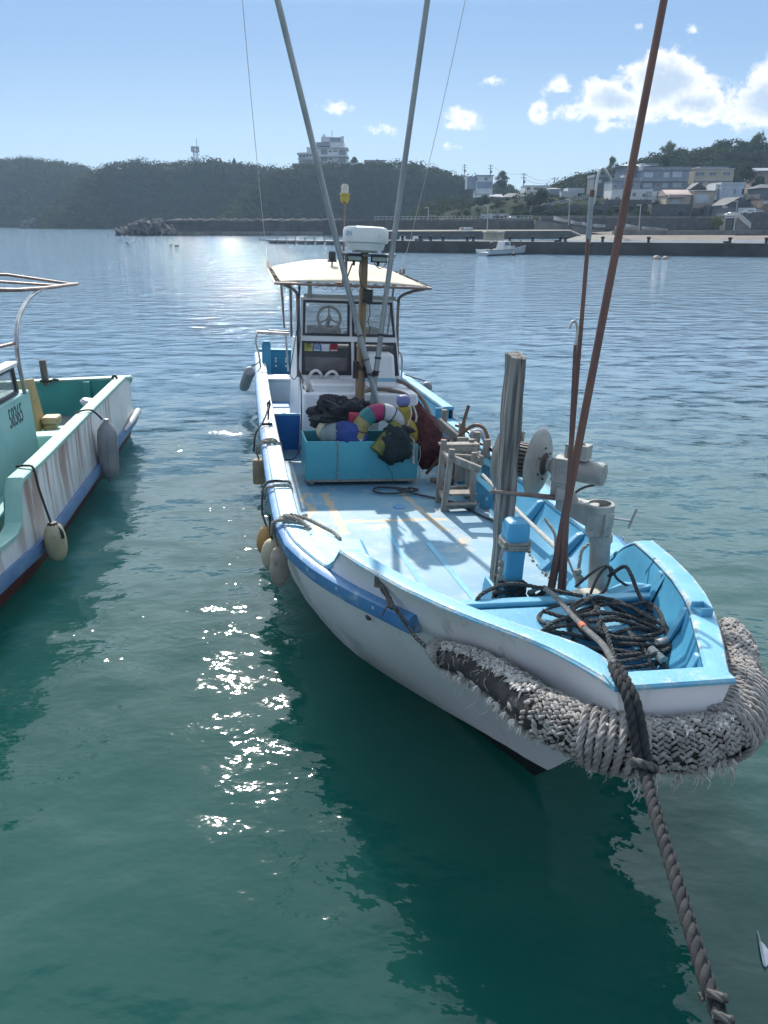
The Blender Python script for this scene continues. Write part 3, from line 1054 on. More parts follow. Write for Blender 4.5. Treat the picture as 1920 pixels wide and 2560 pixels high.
tk = tag(tank.build('storage_tub', WHITE, None, bevel=.05, seg=4, off=(.28, 8.3, 1.32), M=BM), 'white upturned plastic tub with a pale blue stripe standing on the cabin front', 'tub')
MB().hexa([(.058, 8.143, 1.415), (.50, 8.143, 1.415), (.50, 8.5, 1.415), (.058, 8.5, 1.415), (.06, 8.147, 1.465), (.497, 8.147, 1.465), (.497, 8.5, 1.465), (.06, 8.5, 1.465)]).build('stripe', mat('pale_blue_stripe', (.22, .48, .64), None, 4, .5), tk, off=(.28, 8.3, 1.32), bevel=.004)


def FP(a, b, d=0.0):
    return Vector((a, 8.5 + (b - 1.3) * .15 + d, b))


def fpanel(m, quad, th=.05, d=0.0):
    lo = [FP(a, b, d) for a, b in quad]
    hi = [FP(a, b, d + th) for a, b in quad]
    m.hexa(lo + hi)


def lx(b):
    return -.85 + (b - 1.3) * .03


def rx(b):
    return .65 - (b - 1.3) * .115


cab = MB()
WIN = {'ul': (-.785, -.135, 2.0, 2.46), 'ur': (-.075, None, 2.0, 2.45), 'll': (-.805, -.105, 1.455, 1.90), 'lr': (-.04, None, 1.455, 1.90)}
for b0, b1 in ((1.28, 1.455), (1.90, 2.0), (2.46, 2.51)):
    fpanel(cab, [(lx(b0), b0), (rx(b0), b0), (rx(b1), b1), (lx(b1), b1)])
fpanel(cab, [(lx(1.455), 1.455), (-.805, 1.455), (-.795, 1.90), (lx(1.9), 1.90)])
fpanel(cab, [(lx(2.0), 2.0), (-.785, 2.0), (-.775, 2.46), (lx(2.46), 2.46)])
fpanel(cab, [(-.105, 1.455), (-.04, 1.455), (-.045, 1.90), (-.115, 1.90)])
fpanel(cab, [(-.135, 2.0), (-.075, 2.0), (-.085, 2.46), (-.135, 2.46)])
fpanel(cab, [(rx(1.455) - .035, 1.455), (rx(1.455), 1.455), (rx(1.9), 1.9), (rx(1.9) - .035, 1.9)])
fpanel(cab, [(rx(2.0) - .035, 2.0), (rx(2.0), 2.0), (rx(2.46), 2.46), (rx(2.46) - .035, 2.46)])
# side walls, floor-high, and the console behind
cab.hexa([(-.87, 8.56, .40), (-.83, 8.56, .40), (-.80, 10.6, .40), (-.84, 10.6, .40), (-.845, 8.60, 1.94), (-.805, 8.60, 1.94), (-.79, 10.3, 1.80), (-.83, 10.3, 1.80)])
cab.hexa([(.66, 8.56, .40), (.70, 8.56, .40), (.74, 10.6, .40), (.70, 10.6, .40), (.54, 8.60, 1.94), (.58, 8.60, 1.94), (.60, 10.3, 1.80), (.56, 10.3, 1.80)])
cabin = cab.build('wheelhouse', WHITE, boat, bevel=.008)


def wframe(q, name, gm):
    c = [Vector((sum(a for a, _ in q) / 4, sum(b for _, b in q) / 4, 0))][0]
    fr = MB()
    wd = .034
    inn = []
    for a, b in q:
        inn.append((a + (wd if a < c.x else -wd), b + (wd if b < c.y else -wd)))
    for i in range(4):
        j = (i + 1) % 4
        fr.hexa([FP(*q[i], -.014), FP(*q[j], -.014), FP(*inn[j], -.014), FP(*inn[i], -.014), FP(*q[i], .012), FP(*q[j], .012), FP(*inn[j], .012), FP(*inn[i], .012)])
    for i in range(4):
        for k in (0.06, .5):
            a = q[i][0] * (1 - k) + q[(i + 1) % 4][0] * k
            b = q[i][1] * (1 - k) + q[(i + 1) % 4][1] * k
            a += .016 if a < c.x else -.016
            b += .016 if b < c.y else -.016
            fr.ell(FP(a, b, -.016), (.006, .004, .006), nu=6, nv=4)
    f = fr.build('window_frame', DARKFR, cabin, smooth=30)
    g_ = MB()
    g_.hexa([FP(*p, .0) for p in inn] + [FP(*p, .006) for p in inn])
    g_.build('window_pane', gm, cabin)


o_ = .012
wframe([(-.785 - o_, 2.0 - o_), (-.135 + o_, 2.0 - o_), (-.135 + o_, 2.46 + o_), (-.775 - o_, 2.46 + o_)], 'ul', GLASS)
wframe([(-.075 - o_, 2.0 - o_), (rx(2.0) - .035 + o_, 2.0 - o_), (rx(2.46) - .035 + o_, 2.46 + o_), (-.085 - o_, 2.46 + o_)], 'ur', GLASS)
wframe([(-.805 - o_, 1.455 - o_), (-.105 + o_, 1.455 - o_), (-.115 + o_, 1.9 + o_), (-.795 - o_, 1.9 + o_)], 'll', GLASSD)
wframe([(-.04 - o_, 1.455 - o_), (rx(1.455) - .035 + o_, 1.455 - o_), (rx(1.9) - .035 + o_, 1.9 + o_), (-.045 - o_, 1.9 + o_)], 'lr', GLASSD)
# board, curtain and console seen through the panes
MB().hexa([FP(-.76, 1.49, .06), FP(-.15, 1.49, .06), FP(-.15, 1.68, .07), FP(-.76, 1.68, .07), FP(-.76, 1.49, .08), FP(-.15, 1.49, .08), FP(-.15, 1.68, .09), FP(-.76, 1.68, .09)]).build('lower_curtain', mat('grey_curtain', (.60, .54, .56), (.5, .45, .47), 3, .8), cabin)
m = MB().box((-.13, 9.05, 1.1), (1.3, .6, 1.4)).box((-.48, 9.05, 1.98), (.42, .26, .22)).box((.16, 9.0, 1.95), (.6, .3, .12)).ell((-.60, 8.85, 2.0), (.10, .12, .09), wob=.3).ell((-.30, 8.95, 2.02), (.10, .12, .08), wob=.3, seed=3).ell((.25, 8.9, 2.0), (.18, .12, .10), wob=.3, seed=5)
m.build('console', mat('console_grey', (.26, .25, .24), (.16, .155, .15), 4, .6), cabin, bevel=.02)
SWC = Vector((-.40, 8.80, 2.22))
m = MB()
swt = [SWC + Vector((math.cos(a) * .165, math.sin(a) * .06, math.sin(a) * .155)) for a in [2 * PI * k / 36 for k in range(36)]]
m.tube(swt, .021, 8, loop=True)
for a in (PI / 2, PI / 2 + 2.09, PI / 2 - 2.09):
    m.tube([SWC, SWC + Vector((math.cos(a) * .16, math.sin(a) * .06, math.sin(a) * .15))], .013, 6)
m.lathe([(.035, -.02), (.035, .02)], SWC, (0, -1, .38), 12)
m.build('steering_wheel', mat('cream_wheel', (.50, .47, .42), (.42, .39, .35), 5, .45), cabin)
MB().tube([(-.40, 8.80, 2.22), (-.40, 8.98, 2.10)], .03, 8).build('wheel_column', GALVD, cabin)
# stickers inside the lower pane
SK = [((.50, .48, .10), (.03, .03, .03), '係'), ((.03, .16, .45), (.6, .62, .65), '係'), ((.62, .62, .66), None, None), ((.42, .02, .055), (.22, .01, .03), '係')]
for i, (cb_, cf, ch) in enumerate(SK):
    a0 = -.772 + i * .122
    m = MB()
    z0, z1 = 1.775, 1.885
    m.hexa([FP(a0, z0, -.0055), FP(a0 + .112, z0 - .002, -.0055), FP(a0 + .112, z1 - .002, -.0055), FP(a0, z1, -.0055), FP(a0, z0, -.003), FP(a0 + .112, z0 - .002, -.003), FP(a0 + .112, z1 - .002, -.003), FP(a0, z1, -.003)])
    if i in (1, 3):
        m.hexa([FP(a0 + .008, z0 + .004, -.0075), FP(a0 + .100, z0 + .004, -.0075), FP(a0 + .100, z0 + .022, -.0075), FP(a0 + .008, z0 + .022, -.0075), FP(a0 + .008, z0 + .004, -.006), FP(a0 + .100, z0 + .004, -.006), FP(a0 + .100, z0 + .022, -.006), FP(a0 + .008, z0 + .022, -.006)], 1)
    if ch:
        cc = FP(a0 + .056, (z0 + z1) / 2 + .006, -.0085)
        m.tube([cc + Vector((math.cos(a) * .040, .15 * math.sin(a) * .040, math.sin(a) * .040)) for a in [2 * PI * k / 28 for k in range(28)]], .0035, 4, 2, loop=True)
    st = m.build('sticker', [mat('sticker_%d' % i, cb_, None, 20, .5), mat('sticker_strip', (.6, .6, .6), None, 20, .5), mat('sticker_ink_%d' % i, cf or (.6, .6, .6), None, 20, .5)], cabin)
    if ch:
        Mt = Matrix.Translation(cc + Vector((0, -.001, 0))) @ Matrix.Rotation(PI / 2, 4, 'X')
        me = text_mesh(ch, .058, .001)
        me.materials.clear()
        me.materials.append(st.data.materials[2])
        me.transform(Mt)
        # join the printed character into the sticker's own mesh
        import bmesh
        bm = bmesh.new()
        bm.from_mesh(st.data)
        nf = len(bm.faces)
        bm.from_mesh(me)
        bm.faces.ensure_lookup_table()
        for f in bm.faces[nf:]:
            f.material_index = 2
        bm.to_mesh(st.data)
        bm.free()
# clear vinyl side sheet and grab rails
m = MB()
m.grid([[Vector((-.845 + .02 * math.sin(k * 2.1 + j), 8.62 + .28 * k, 1.94 - (.02 * k if j == 0 else 0) + .56 * j / 3)) for j in range(4)] for k in range(6)])
m.build('vinyl_side', CLEARPL, cabin, solid=.004)
m = MB().tube([(-1.33, 12.5, 1.62), (-.72, 12.5, 1.60)], .035, 10).tube(smooth_path([(-1.32, 12.5, 1.60), (-1.35, 12.5, 1.45), (-1.30, 12.5, 1.25), (-1.26, 12.4, .95)]), .02, 8).tube([(-.78, 12.5, 1.58), (-.73, 12.5, .9)], .02, 8).tube([(-1.1, 12.55, 1.66), (-.72, 12.55, 1.65)], .016, 8)
m.build('stern_rail', STEEL, boat)
m = MB().tube(smooth_path([(.70, 10.6, 1.62), (.90, 10.8, 1.58), (1.08, 10.9, 1.52), (1.16, 10.9, 1.40), (1.17, 10.9, 1.05)], 6), .02, 8)
m.build('side_rail', STEEL, boat)
m = MB().box((-1.13, 13.0, .85), (.17, .12, 1.05)).box((-1.13, 13.0, 1.39), (.15, .10, .04))
m.build('stern_bitt', mat('stern_teal', (.03, .22, .36), (.02, .18, .3), 3, .5), boat, bevel=.02)
MB().box((-.95, 12.1, .60), (.52, .5, .42)).box((-.95, 12.1, .83), (.56, .54, .05)).build('stern_locker', WHITE, boat, bevel=.02)
m = MB()
for t in (-.86, -.64):
    for z in (.80, .86, .70):
        m.lathe([(.022, 0), (.022, .01)], (t, 14.59, z), (0, -1, 0), 10)
m.build('scupper_rings', WHITE, boat)
m = MB().box((-1.05, 8.22, .66), (.46, .04, .52)).box((-1.05, 8.22, .925), (.48, .055, .03), mi=1)
m.build('passage_coaming', [mat('deep_blue_paint', (.02, .16, .44), (.015, .13, .38), 2, .45, bump=.1), BLUE], boat, bevel=.006)
MB().box((-1.02, 9.9, .46), (.42, 3.2, .03)).build('passage_floor', mat('deep_blue_floor', (.02, .17, .42), (.012, .12, .30), 2.5, .5, stain=(.02, .05, .1), sscale=3), boat)

# canopy
CF, CBk = 8.3, 10.6
cov = MB()
P = []
for j in range(13):
    s = CF + (CBk - CF) * j / 12
    row = []
    for i in range(17):
        q = i / 16
        t = -1.17 + (2.10) * q
        edge = math.sin(PI * q) ** .8
        zz = 2.715 + .12 * j / 12 + .17 * edge * (1 - .25 * (1 - j / 12)) * (.25 + .75 * min(1, j / 5)) + .008 * noise.noise(Vector((t * 3, s * 3, 0)))
        row.append(Vector((t, s, zz)))
    P.append(row)
cov.grid(P)
canopy = cov.build('canopy_cover', CANV, boat, smooth=180, solid=.006)
fr = MB()
fr.tube([(-1.21, CF - .02, 2.70), (.97, CF - .02, 2.70)], .019, 8)
fr.tube([(-1.20, CF - .06, 2.70), (-1.19, CBk + .08, 2.83)], .017, 8)
fr.tube([(.95, CF - .06, 2.70), (.955, CBk + .08, 2.83)], .017, 8)
fr.tube(smooth_path([(-1.18, CBk, 2.83), (-.7, CBk, 2.93), (-.1, CBk, 2.97), (.5, CBk, 2.93), (.95, CBk, 2.83)]), .017, 8)
fr.tube([(-1.19, CBk + .06, 2.80), (-1.19, CBk + .06, 2.93)], .022, 8)
fr.tube([(.95, CBk - .5, 2.83), (.95, CBk - .5, 2.92)], .022, 8)
fr.tube([(.90, CBk - .45, 2.83), (.90, CBk - .45, 2.90)], .012, 8)
fr.build('canopy_frame', STEELR, canopy)
lc = MB()
for side_t, n_ in ((-1.19, 30), (.952, 30)):
    q = []
    for k in range(n_ * 6):
        f = k / (n_ * 6)
        a = 2 * PI * k / 6
        sg = 1 if side_t < 0 else -1
        q.append((side_t + sg * (.03 + .035 * math.cos(a)), CF + (CBk - CF) * f, 2.705 + .12 * f + .022 * math.sin(a) + (.012 if sg else 0)))
    lc.tube(q, .006, 4)
q = []
for k in range(16 * 6):
    f = k / 96
    a = 2 * PI * k / 6
    q.append((-1.18 + 2.12 * f, CF + .012 + .03 * math.cos(a), 2.705 + .024 * math.sin(a)))
lc.tube(q, .006, 4)
lc.build('lacing_cord', BLACK, canopy)
for path in ([(.88, 8.30, 2.69), (.72, 8.45, 2.64), (.60, 8.6, 2.56), (.585, 8.66, 2.45), (.60, 8.7, 2.0), (.64, 8.7, 1.35)],
             [(-1.10, 8.30, 2.69), (-.98, 8.45, 2.64), (-.89, 8.6, 2.57), (-.87, 8.66, 2.46), (-.86, 8.64, 2.0), (-.86, 8.6, 1.4)]):
    MB().tube(smooth_path(path, 6), .021, 8).build('canopy_support', STEELR, canopy)
for p0, p1 in (((-.95, 8.95, 2.75), (-.93, 8.95, 1.93)), ((.9, 10.5, 2.83), (.72, 10.5, 1.0)), ((-1.0, 10.55, 2.85), (-.93, 10.55, 1.9)), ((-.70, 8.62, 2.5), (-.70, 8.62, 2.74))):
    MB().tube([p0, p1], .018 if p0[0] != -.70 else .03, 8).build('canopy_support', STEELR if p0[0] != -.70 else GALV, canopy)
MB().tube([(.50, 8.66, 2.51), (.60, 8.66, 2.50)], .012, 6).box((-.12, 8.66, 2.535), (1.32, .05, .04)).build('windscreen_top_rail', GALV, canopy)
m = MB().tube([(-.285, 9.5, 2.88), (-.285, 9.5, 2.99)], .012, 8).lathe([(.07, 0), (.07, .03), (.055, .035), (.055, .13), (.048, .15)], (-.285, 9.5, 2.985), (0, 0, 1), 14)
m.build('navigation_light', BLACK, canopy, smooth=35)
# cable runs down the left support
m = MB()
for k in range(3):
    q = smooth_path([(-.84 - .01 * k, 8.58, 2.68), (-.85, 8.55, 2.45 - .1 * k), (-.88 + .02 * k, 8.52, 2.0), (-.86, 8.50, 1.55), (-.86 + .03 * k, 8.1, 1.33), (-.87, 7.9, .95), (-.88, 7.75, .6)])
    m.tube(q, .007, 5)
q = smooth_path([(-.87, 8.55, 2.15), (-.93, 8.6, 1.75), (-.97, 8.62, 1.45), (-.92, 8.6, 1.36), (-.87, 8.58, 1.42)])
m.tube(q, .006, 5)
m.tube(smooth_path([(-.87, 7.74, .75), (-.9, 7.6, .6), (-1.0, 7.5, .47), (-1.15, 7.5, .46)]), .008, 5)
for k in range(7):
    t0 = -.7 + .12 * k
    m.tube(smooth_path([(t0, 8.29, 2.70), (t0 + .05, 8.28, 2.66 - .02 * (k % 3)), (t0 + .13, 8.29, 2.69)]), .005, 4)
m.build('cables', BLACK, canopy)

# mast
m = MB()
m.tube([(-.11, 7.6, .44), (-.11, 7.6, 1.75)], [.068, .062], 14)
m.tube([(-.11, 7.62, 1.70), (-.108, 7.6, 3.14)], [.055, .050], 14)
mast = m.build('mast', WOODM, boat)
m = MB().lathe([(.075, 0), (.075, .05)], (-.11, 7.6, 1.66), (0, 0, 1), 12).box((-.19, 7.57, 1.66), (.05, .07, .22)).box((-.03, 7.56, 1.66), (.05, .07, .2)).tube(smooth_path([(-.17, 7.54, 1.78), (-.10, 7.52, 1.68), (-.02, 7.52, 1.6), (.05, 7.52, 1.62)]), .009, 6)
m.build('mast_clamp', mat('rust_dark_iron', (.06, .04, .035), (.035, .025, .025), 12, .7), mast)
RC = (-.105, 7.56)
rad = MB().lathe([(.10, 3.165), (.225, 3.17), (.245, 3.235), (.25, 3.25)], (*RC, 0), (0, 0, 1), 40).lathe([(.255, 3.25), (.283, 3.262), (.288, 3.28), (.285, 3.40), (.265, 3.432), (.22, 3.447), (.001, 3.455)], (*RC, 0), (0, 0, 1), 40)
radome = rad.build('radome', RADW, mast, smooth=35)
# visible end of the radome's blue lettering, wrapped to the shell
me = text_mesh('EN', .085, .0)
for v in me.vertices:
    a = -PI / 2 - .98 + v.co.x / .288
    z = 3.355 + v.co.y
    v.co = Vector((RC[0] + math.cos(a) * .2895, RC[1] + math.sin(a) * .2895, z))
me.materials.clear()
me.materials.append(mat('radome_lettering', (.12, .26, .50), None, 20, .5))
lo = bpy.data.objects.new('radome_lettering', me)
sc.collection.objects.link(lo)
lo.parent = mast
m = MB().tube([(-.43, 7.53, 3.125), (-.3, 7.53, 3.10), (-.11, 7.54, 3.11), (.1, 7.53, 3.10), (.24, 7.53, 3.125)], .017, 8).box((-.11, 7.56, 3.15), (.30, .2, .025)).tube([(.15, 7.53, 3.11), (.28, 7.53, 3.12)], .024, 8).tube([(-.36, 7.53, 3.11), (-.46, 7.53, 3.13)], .024, 8)
m.build('radar_bracket', GALV, mast)
for t, rz in ((-.255, .12), (.055, -.1)):
    m = MB().box((t, 7.47, 3.075), (.20, .07, .085), (-.25, 0, rz)).box((t, 7.435, 3.065), (.17, .01, .05), (-.25, 0, rz), 1)
    for k in range(9):
        m.box((t - .08 + .02 * k, 7.50, 3.075), (.006, .07, .10), (-.25, 0, rz))
    m.box((t, 7.50, 3.01), (.03, .03, .06))
    m.build('floodlight', [BLACK, mat('floodlight_lens', (.25, .30, .27), None, 9, .2)], mast, bevel=.004)
m = MB().tube([(-.335, 7.9, 2.72), (-.335, 7.9, 3.74)], .013, 8).tube([(-.30, 7.9, 2.73), (-.30, 7.88, 3.12)], .02, 8).tube([(-.30, 8.0, 2.72), (-.22, 7.86, 3.0)], .010, 6).box((-.29, 8.2, 2.72), (.22, .10, .05))
m.build('beacon_stay', STEELR, mast)
m = MB().box((-.335, 7.9, 3.785), (.105, .105, .075)).box((-.335, 7.9, 3.83), (.12, .12, .02)).box((-.365, 7.9, 3.74), (.03, .05, .03)).box((-.305, 7.9, 3.74), (.03, .05, .03))
bl = m.build('beacon_base', mat('beacon_yellow', (.46, .36, .05), (.38, .29, .05), 9, .5), mast, bevel=.01)
MB().lathe([(.048, 3.84), (.05, 3.87), (.045, 3.93), (.03, 3.95), (.001, 3.955)], (-.335, 7.9, 0), (0, 0, 1), 16).build('beacon_lens', mat('beacon_lens', (.62, .56, .46), (.5, .45, .38), 20, .15), mast)
m = MB().lathe([(.06, 0), (.062, .02), (.062, .13), (.068, .135), (.068, .15)], (-.06, 7.50, 2.55), (0, 0, 1), 14).box((-.07, 7.52, 2.55), (.12, .10, .04))
m.build('mast_lamp', BLACK, mast, smooth=35)
m = MB()
m.tube(smooth_path([(-.17, 7.52, 3.05), (-.18, 7.52, 2.9), (-.15, 7.5, 2.75), (-.08, 7.46, 2.68)]), .007, 5)
m.tube(smooth_path([(-.05, 7.46, 2.55), (-.03, 7.48, 2.4), (-.05, 7.5, 2.3), (-.02, 7.5, 2.2), (-.05, 7.5, 2.12)]), .006, 5)
m.tube(smooth_path([(.0, 7.48, 3.02), (.06, 7.46, 2.96), (.12, 7.46, 2.98), (.17, 7.48, 3.04)]), .006, 5)
m.build('mast_cable', BLACK, mast)
for nm, p0, p1, r0, r1 in (('l', (.135, 7.5, 1.16), (-1.83, 6.64, 7.6), .040, .034), ('r', (.045, 7.52, 1.2), (.50, 6.4, 7.8), .037, .032)):
    p0, p1 = Vector(p0), Vector(p1)
    pm = p0.lerp(p1, .24)
    if nm == 'l':
        pm = Vector((-.318, 7.53, 2.70))
    else:
        pm = Vector((.185, 7.52, 2.70))
    m = MB().tube([p0, pm, p1], [r0, (r0 + r1) / 2, r1], 12)
    pl = m.build('outrigger_pole', ALU, boat)
    m = MB()
    for f in (.30, .42, .62):
        c = p0.lerp(pm, f)
        m.lathe([(.044, -.012), (.044, .012)], c, pm - p0, 12)
    m.build('pole_tape', GALVD if nm == 'l' else BLACK, pl)
    # thin stay running down to the canopy
    top = p1 + Vector((0, .05, -.1))
    dn = Vector((-1.20, 10.4, 2.85)) if nm == 'l' else Vector((.93, 10.2, 2.83))
    top = Vector((-1.75, 6.9, 7.5)) if nm == 'l' else Vector((1.10, 6.9, 7.5))
    q = [top.lerp(dn, k / 12) + Vector((0, 0, -.25 * math.sin(PI * k / 12))) for k in range(13)]
    MB().tube(q, .0038, 5).build('stay_line', ROPEW, boat)
MB().box((.09, 7.5, 1.16), (.16, .14, .10)).box((.09, 7.52, .80), (.10, .10, .72)).build('pole_foot', GALV, boat, bevel=.01)
MB().lathe([(.042, 0), (.042, .05)], (.075, 7.5, 1.60), (0, 0, 1), 12).tube(smooth_path([(-.03, 7.47, 1.62), (.03, 7.45, 1.6), (.08, 7.46, 1.62)]), .008, 5).build('pole_lashing', BLACK, boat)
# hoses along the right side
HOSE = mat('brown_hose', (.22, .16, .12))
for pts, r in (([(.50, 8.35, 1.42), (.68, 8.2, 1.36), (.84, 7.9, 1.2), (.93, 7.6, .95), (.98, 7.4, .7), (.98, 7.2, .5)], .03),
               ([(.62, 6.35, .49), (.75, 6.2, .49), (.88, 6.3, .49), (.93, 6.6, .52), (.92, 6.9, .60), (.86, 7.1, .62)], .035)):
    MB().tube(smooth_path(pts), r, 10).build('deck_hose', HOSE, boat)
m = MB()
for pts, r in (([(.62, 6.6, .50), (.80, 6.4, .85), (1.0, 6.25, 1.15), (1.13, 6.15, 1.22), (1.20, 6.05, 1.12), (1.21, 6.0, .90)], .022),
               ([(.86, 6.3, .47), (.95, 6.35, .9), (1.0, 6.4, 1.2), (1.05, 6.4, 1.42)], .022), ([(.7, 6.0, .48), (.85, 6.1, .62), (.98, 6.25, .75)], .02)):
    m.tube(smooth_path(pts), r, 8)
m.build('rusty_pipework', mat('rusty_pipe', (.20, .11, .07), (.13, .075, .05), 9, .6, stain=(.08, .05, .04), sscale=9), boat)
for s, h in ((7.9, .2), (7.0, .2), (6.35, .22), (5.95, .22), (5.6, .22)):
    MB().box((1.17, s, gun_w(s, 1) + h / 2 - .01), (.075, .085, h)).build('stub_post', WOODR, boat, bevel=.008)
MB().beam((1.07, 7.8, .90), (1.06, 5.75, .88), .05, .13).build('rail_plank', WOODR, boat, bevel=.008)
MB().beam((.90, 6.05, .55), (.90, 6.05, 1.10), .14, .05).build('upright_plank', WOODR, boat, bevel=.008)
MB().beam((1.02, 6.05, .55), (1.02, 6.05, 1.08), .10, .05).build('upright_plank', WOODR, boat, bevel=.008)
m = MB().tube([(1.03, 5.6, .76), (1.00, 4.2, .74), (.92, 3.0, .80)], .021, 8)
m.build('bulwark_rod', ROPEW, boat)
m = MB()
rope(m, smooth_path([(.86, 3.35, 1.01), (.90, 3.2, .92), (.88, 3.1, .80)]), .014)
m.build('rail_rope_tie', ROPEL, boat)
m = MB()
rope(m, smooth_path([(1.14, 2.9, .99), (1.0, 2.85, .92), (.96, 2.8, .82), (.93, 2.75, .72)]), .015)
for k in range(4):
    m.ell((.93 + .01 * k, 2.75 - .02 * k, .76 - .045 * k), (.035, .03, .03), nu=8, nv=6, wob=.3, seed=k)
m.build('rail_rope_tie', ROPEL, boat)
m = MB()
m.tube(smooth_path([(1.0, 5.1, .76), (.98, 5.0, .66), (.96, 4.7, .58), (.93, 4.3, .52), (.9, 3.9, .52)]), .010, 6)
m.build('loose_cord', ROPED, boat)
m = MB()
m.tube(smooth_path([(.90, 2.9, .82), (.86, 2.6, .74), (.82, 2.4, .72)]), .010, 6)
m.build('loose_cord', ROPED, boat)
m = MB()
m.tube(smooth_path([(.90, 1.75, 1.12), (.86, 1.8, 1.0), (.86, 1.9, .92)]), .007, 6)
m.build('loose_cord', ROPED, boat)
# small debris in the waterway beside the deck
m = MB()
for k in range(60):
    s = random.uniform(2.4, 5.6)
    c = Vector((f_deck(s) - .05 + random.uniform(-.05, .02), s, tb(W_DECK, s) + .01))
    m.ell(c, (random.uniform(.006, .018), random.uniform(.006, .02), random.uniform(.004, .01)), nu=6, nv=4, wob=.4, seed=k)
for k in range(14):
    s = random.uniform(2.4, 3.3)
    c = Vector((f_deck(s) - .05, s, tb(W_DECK, s) + .012))
    q = [c + Vector((random.uniform(-.05, .05), random.uniform(-.06, .06), random.uniform(0, .02))) for _ in range(4)]
    m.tube(smooth_path(q, 4), .002, 4)
m.build('deck_debris', mat('debris', (.20, .16, .11), (.10, .08, .055), 30, .9), boat)['kind'] = 'stuff'
# ================================================================== things lying on, hanging from or tied to the fishing boat
# --- turquoise bin full of nets and floats
bx = MB()
s0, s1, t0, t1, z0, z1 = 6.33, 6.95, -.95, .43, .505, .985
th = .022
for (q, d) in (([(t0, z0), (t1, z0), (t1, z1 - .05), (t1 - .13, z1), (t0, z1)], s0), ([(t0, z0), (t1, z0), (t1, z1), (t0, z1)], s1 - th)):
    bx.prism(q, (0, d, 0), (1, 0, 0), (0, 0, 1), (0, th, 0))
bx.box((t0 + th / 2, (s0 + s1) / 2, (z0 + z1) / 2), (th, s1 - s0 - .05, z1 - z0 - .004))
bx.box((t1 - th / 2, (s0 + s1) / 2, (z0 + z1) / 2 - .02), (th, s1 - s0 - .05, z1 - z0 - .05))
bx.box(((t0 + t1) / 2, (s0 + s1) / 2, z0 + .012), (t1 - t0 - .004, s1 - s0 - .004, .02))
bin_ = thing('net_bin', 'turquoise plastic bin full of nets and floats in front of the boat wheelhouse', 'bin', (-.26, 6.64, .455), BM)
bx.build('bin_shell', TEALTUB, bin_, bevel=.006)
MB().box((-.87, 6.38, .48), (.06, .10, .05)).box((.36, 6.40, .48), (.06, .10, .05)).box((-.87, 6.88, .48), (.06, .1, .05)).box((.36, 6.88, .48), (.06, .1, .05)).build('bin_feet', WOODR, bin_)
MB().tube([(-.565, 6.322, .985), (-.565, 6.322, .51)], .008, 6).tube([(-.565, 6.322, .985), (-.565, 6.9, .985)], .008, 6).box((-.26, 6.322, .50), (1.36, .02, .025)).build('bin_strap', ROPEL, bin_)


def loose(name, mb, m, label, cat, base, group=None, **kw):
    o = mb.build(name, m, None, off=base, M=BM, **kw)
    return tag(o, label, cat, group)


def lumpy(c, r, seed, amp=.25, fr=1.6, nu=28, nv=18, squash=None):
    """draped, wrinkled bundle"""
    m = MB()
    rings = []
    c = Vector(c)
    for j in range(nv + 1):
        th = PI * j / nv
        ring = []
        for k in range(nu):
            ph = 2 * PI * k / nu
            d = Vector((math.sin(th) * math.cos(ph), math.sin(th) * math.sin(ph), math.cos(th)))
            q = 1 + amp * noise.noise(d * fr + Vector((seed, 0, 0))) + amp * .5 * noise.noise(d * fr * 3 + Vector((0, seed, 0))) + amp * .22 * noise.noise(d * fr * 8 + Vector((0, 0, seed)))
            p = Vector((d.x * r[0] * q, d.y * r[1] * q, d.z * r[2] * q))
            if squash:
                p = squash(p)
            ring.append(c + p)
        rings.append(ring)
    return m.loft(rings, 0, True, False)


def netted(o, core, twine, th=.005, lab='netting'):
    """a diamond-mesh net drawn over the bundle: the bundle's own mesh as a wire lattice"""
    c = o.copy()
    c.data = o.data.copy()
    c.name = lab
    for k in list(c.keys()):
        if k in ('label', 'category', 'group'):
            del c[k]
    sc.collection.objects.link(c)
    c.matrix_world = Matrix.Identity(4)
    c.parent = o
    c.data.materials.clear()
    c.data.materials.append(twine)
    d = c.modifiers.new('out', 'DISPLACE')
    d.strength = .012
    d.mid_level = 0
    wv = c.modifiers.new('wire', 'WIREFRAME')
    wv.thickness = th
    return c


o = loose('net_bundle', lumpy((-.46, 6.78, 1.22), (.40, .26, .21), 2, .45, 1.9, 40, 26), NETB, 'heap of black netting on top of the floats in the turquoise bin', 'fishing net', (-.46, 6.7, 1.1))
netted(o, None, mat('black_net_cord', (.02, .022, .03), (.09, .09, .10), 30, .7), .005)
o = loose('ball_float', MB().ell((-.60, 6.53, 1.02), (.165, .14, .16), nu=24, nv=16), mat('netted_ball_grey', (.20, .24, .25), (.14, .17, .18), 6, .6), 'white ball float under a white net beside the left end of the bin', 'float', (-.55, 6.55, .9))
netted(o, None, ROPEW, .012)
m = lumpy((-.40, 6.44, 1.04), (.22, .11, .17), 9, .28)
loose('float_cover', m, FLB, 'crumpled blue cloth float cover beside the white ball in the bin', 'float cover', (-.38, 6.45, .9))
loose('pale_float', MB().ell((-.70, 6.62, 1.06), (.10, .12, .13)), FNPAL, 'pale cream float at the far left inside the turquoise bin', 'float', (-.70, 6.62, .95))
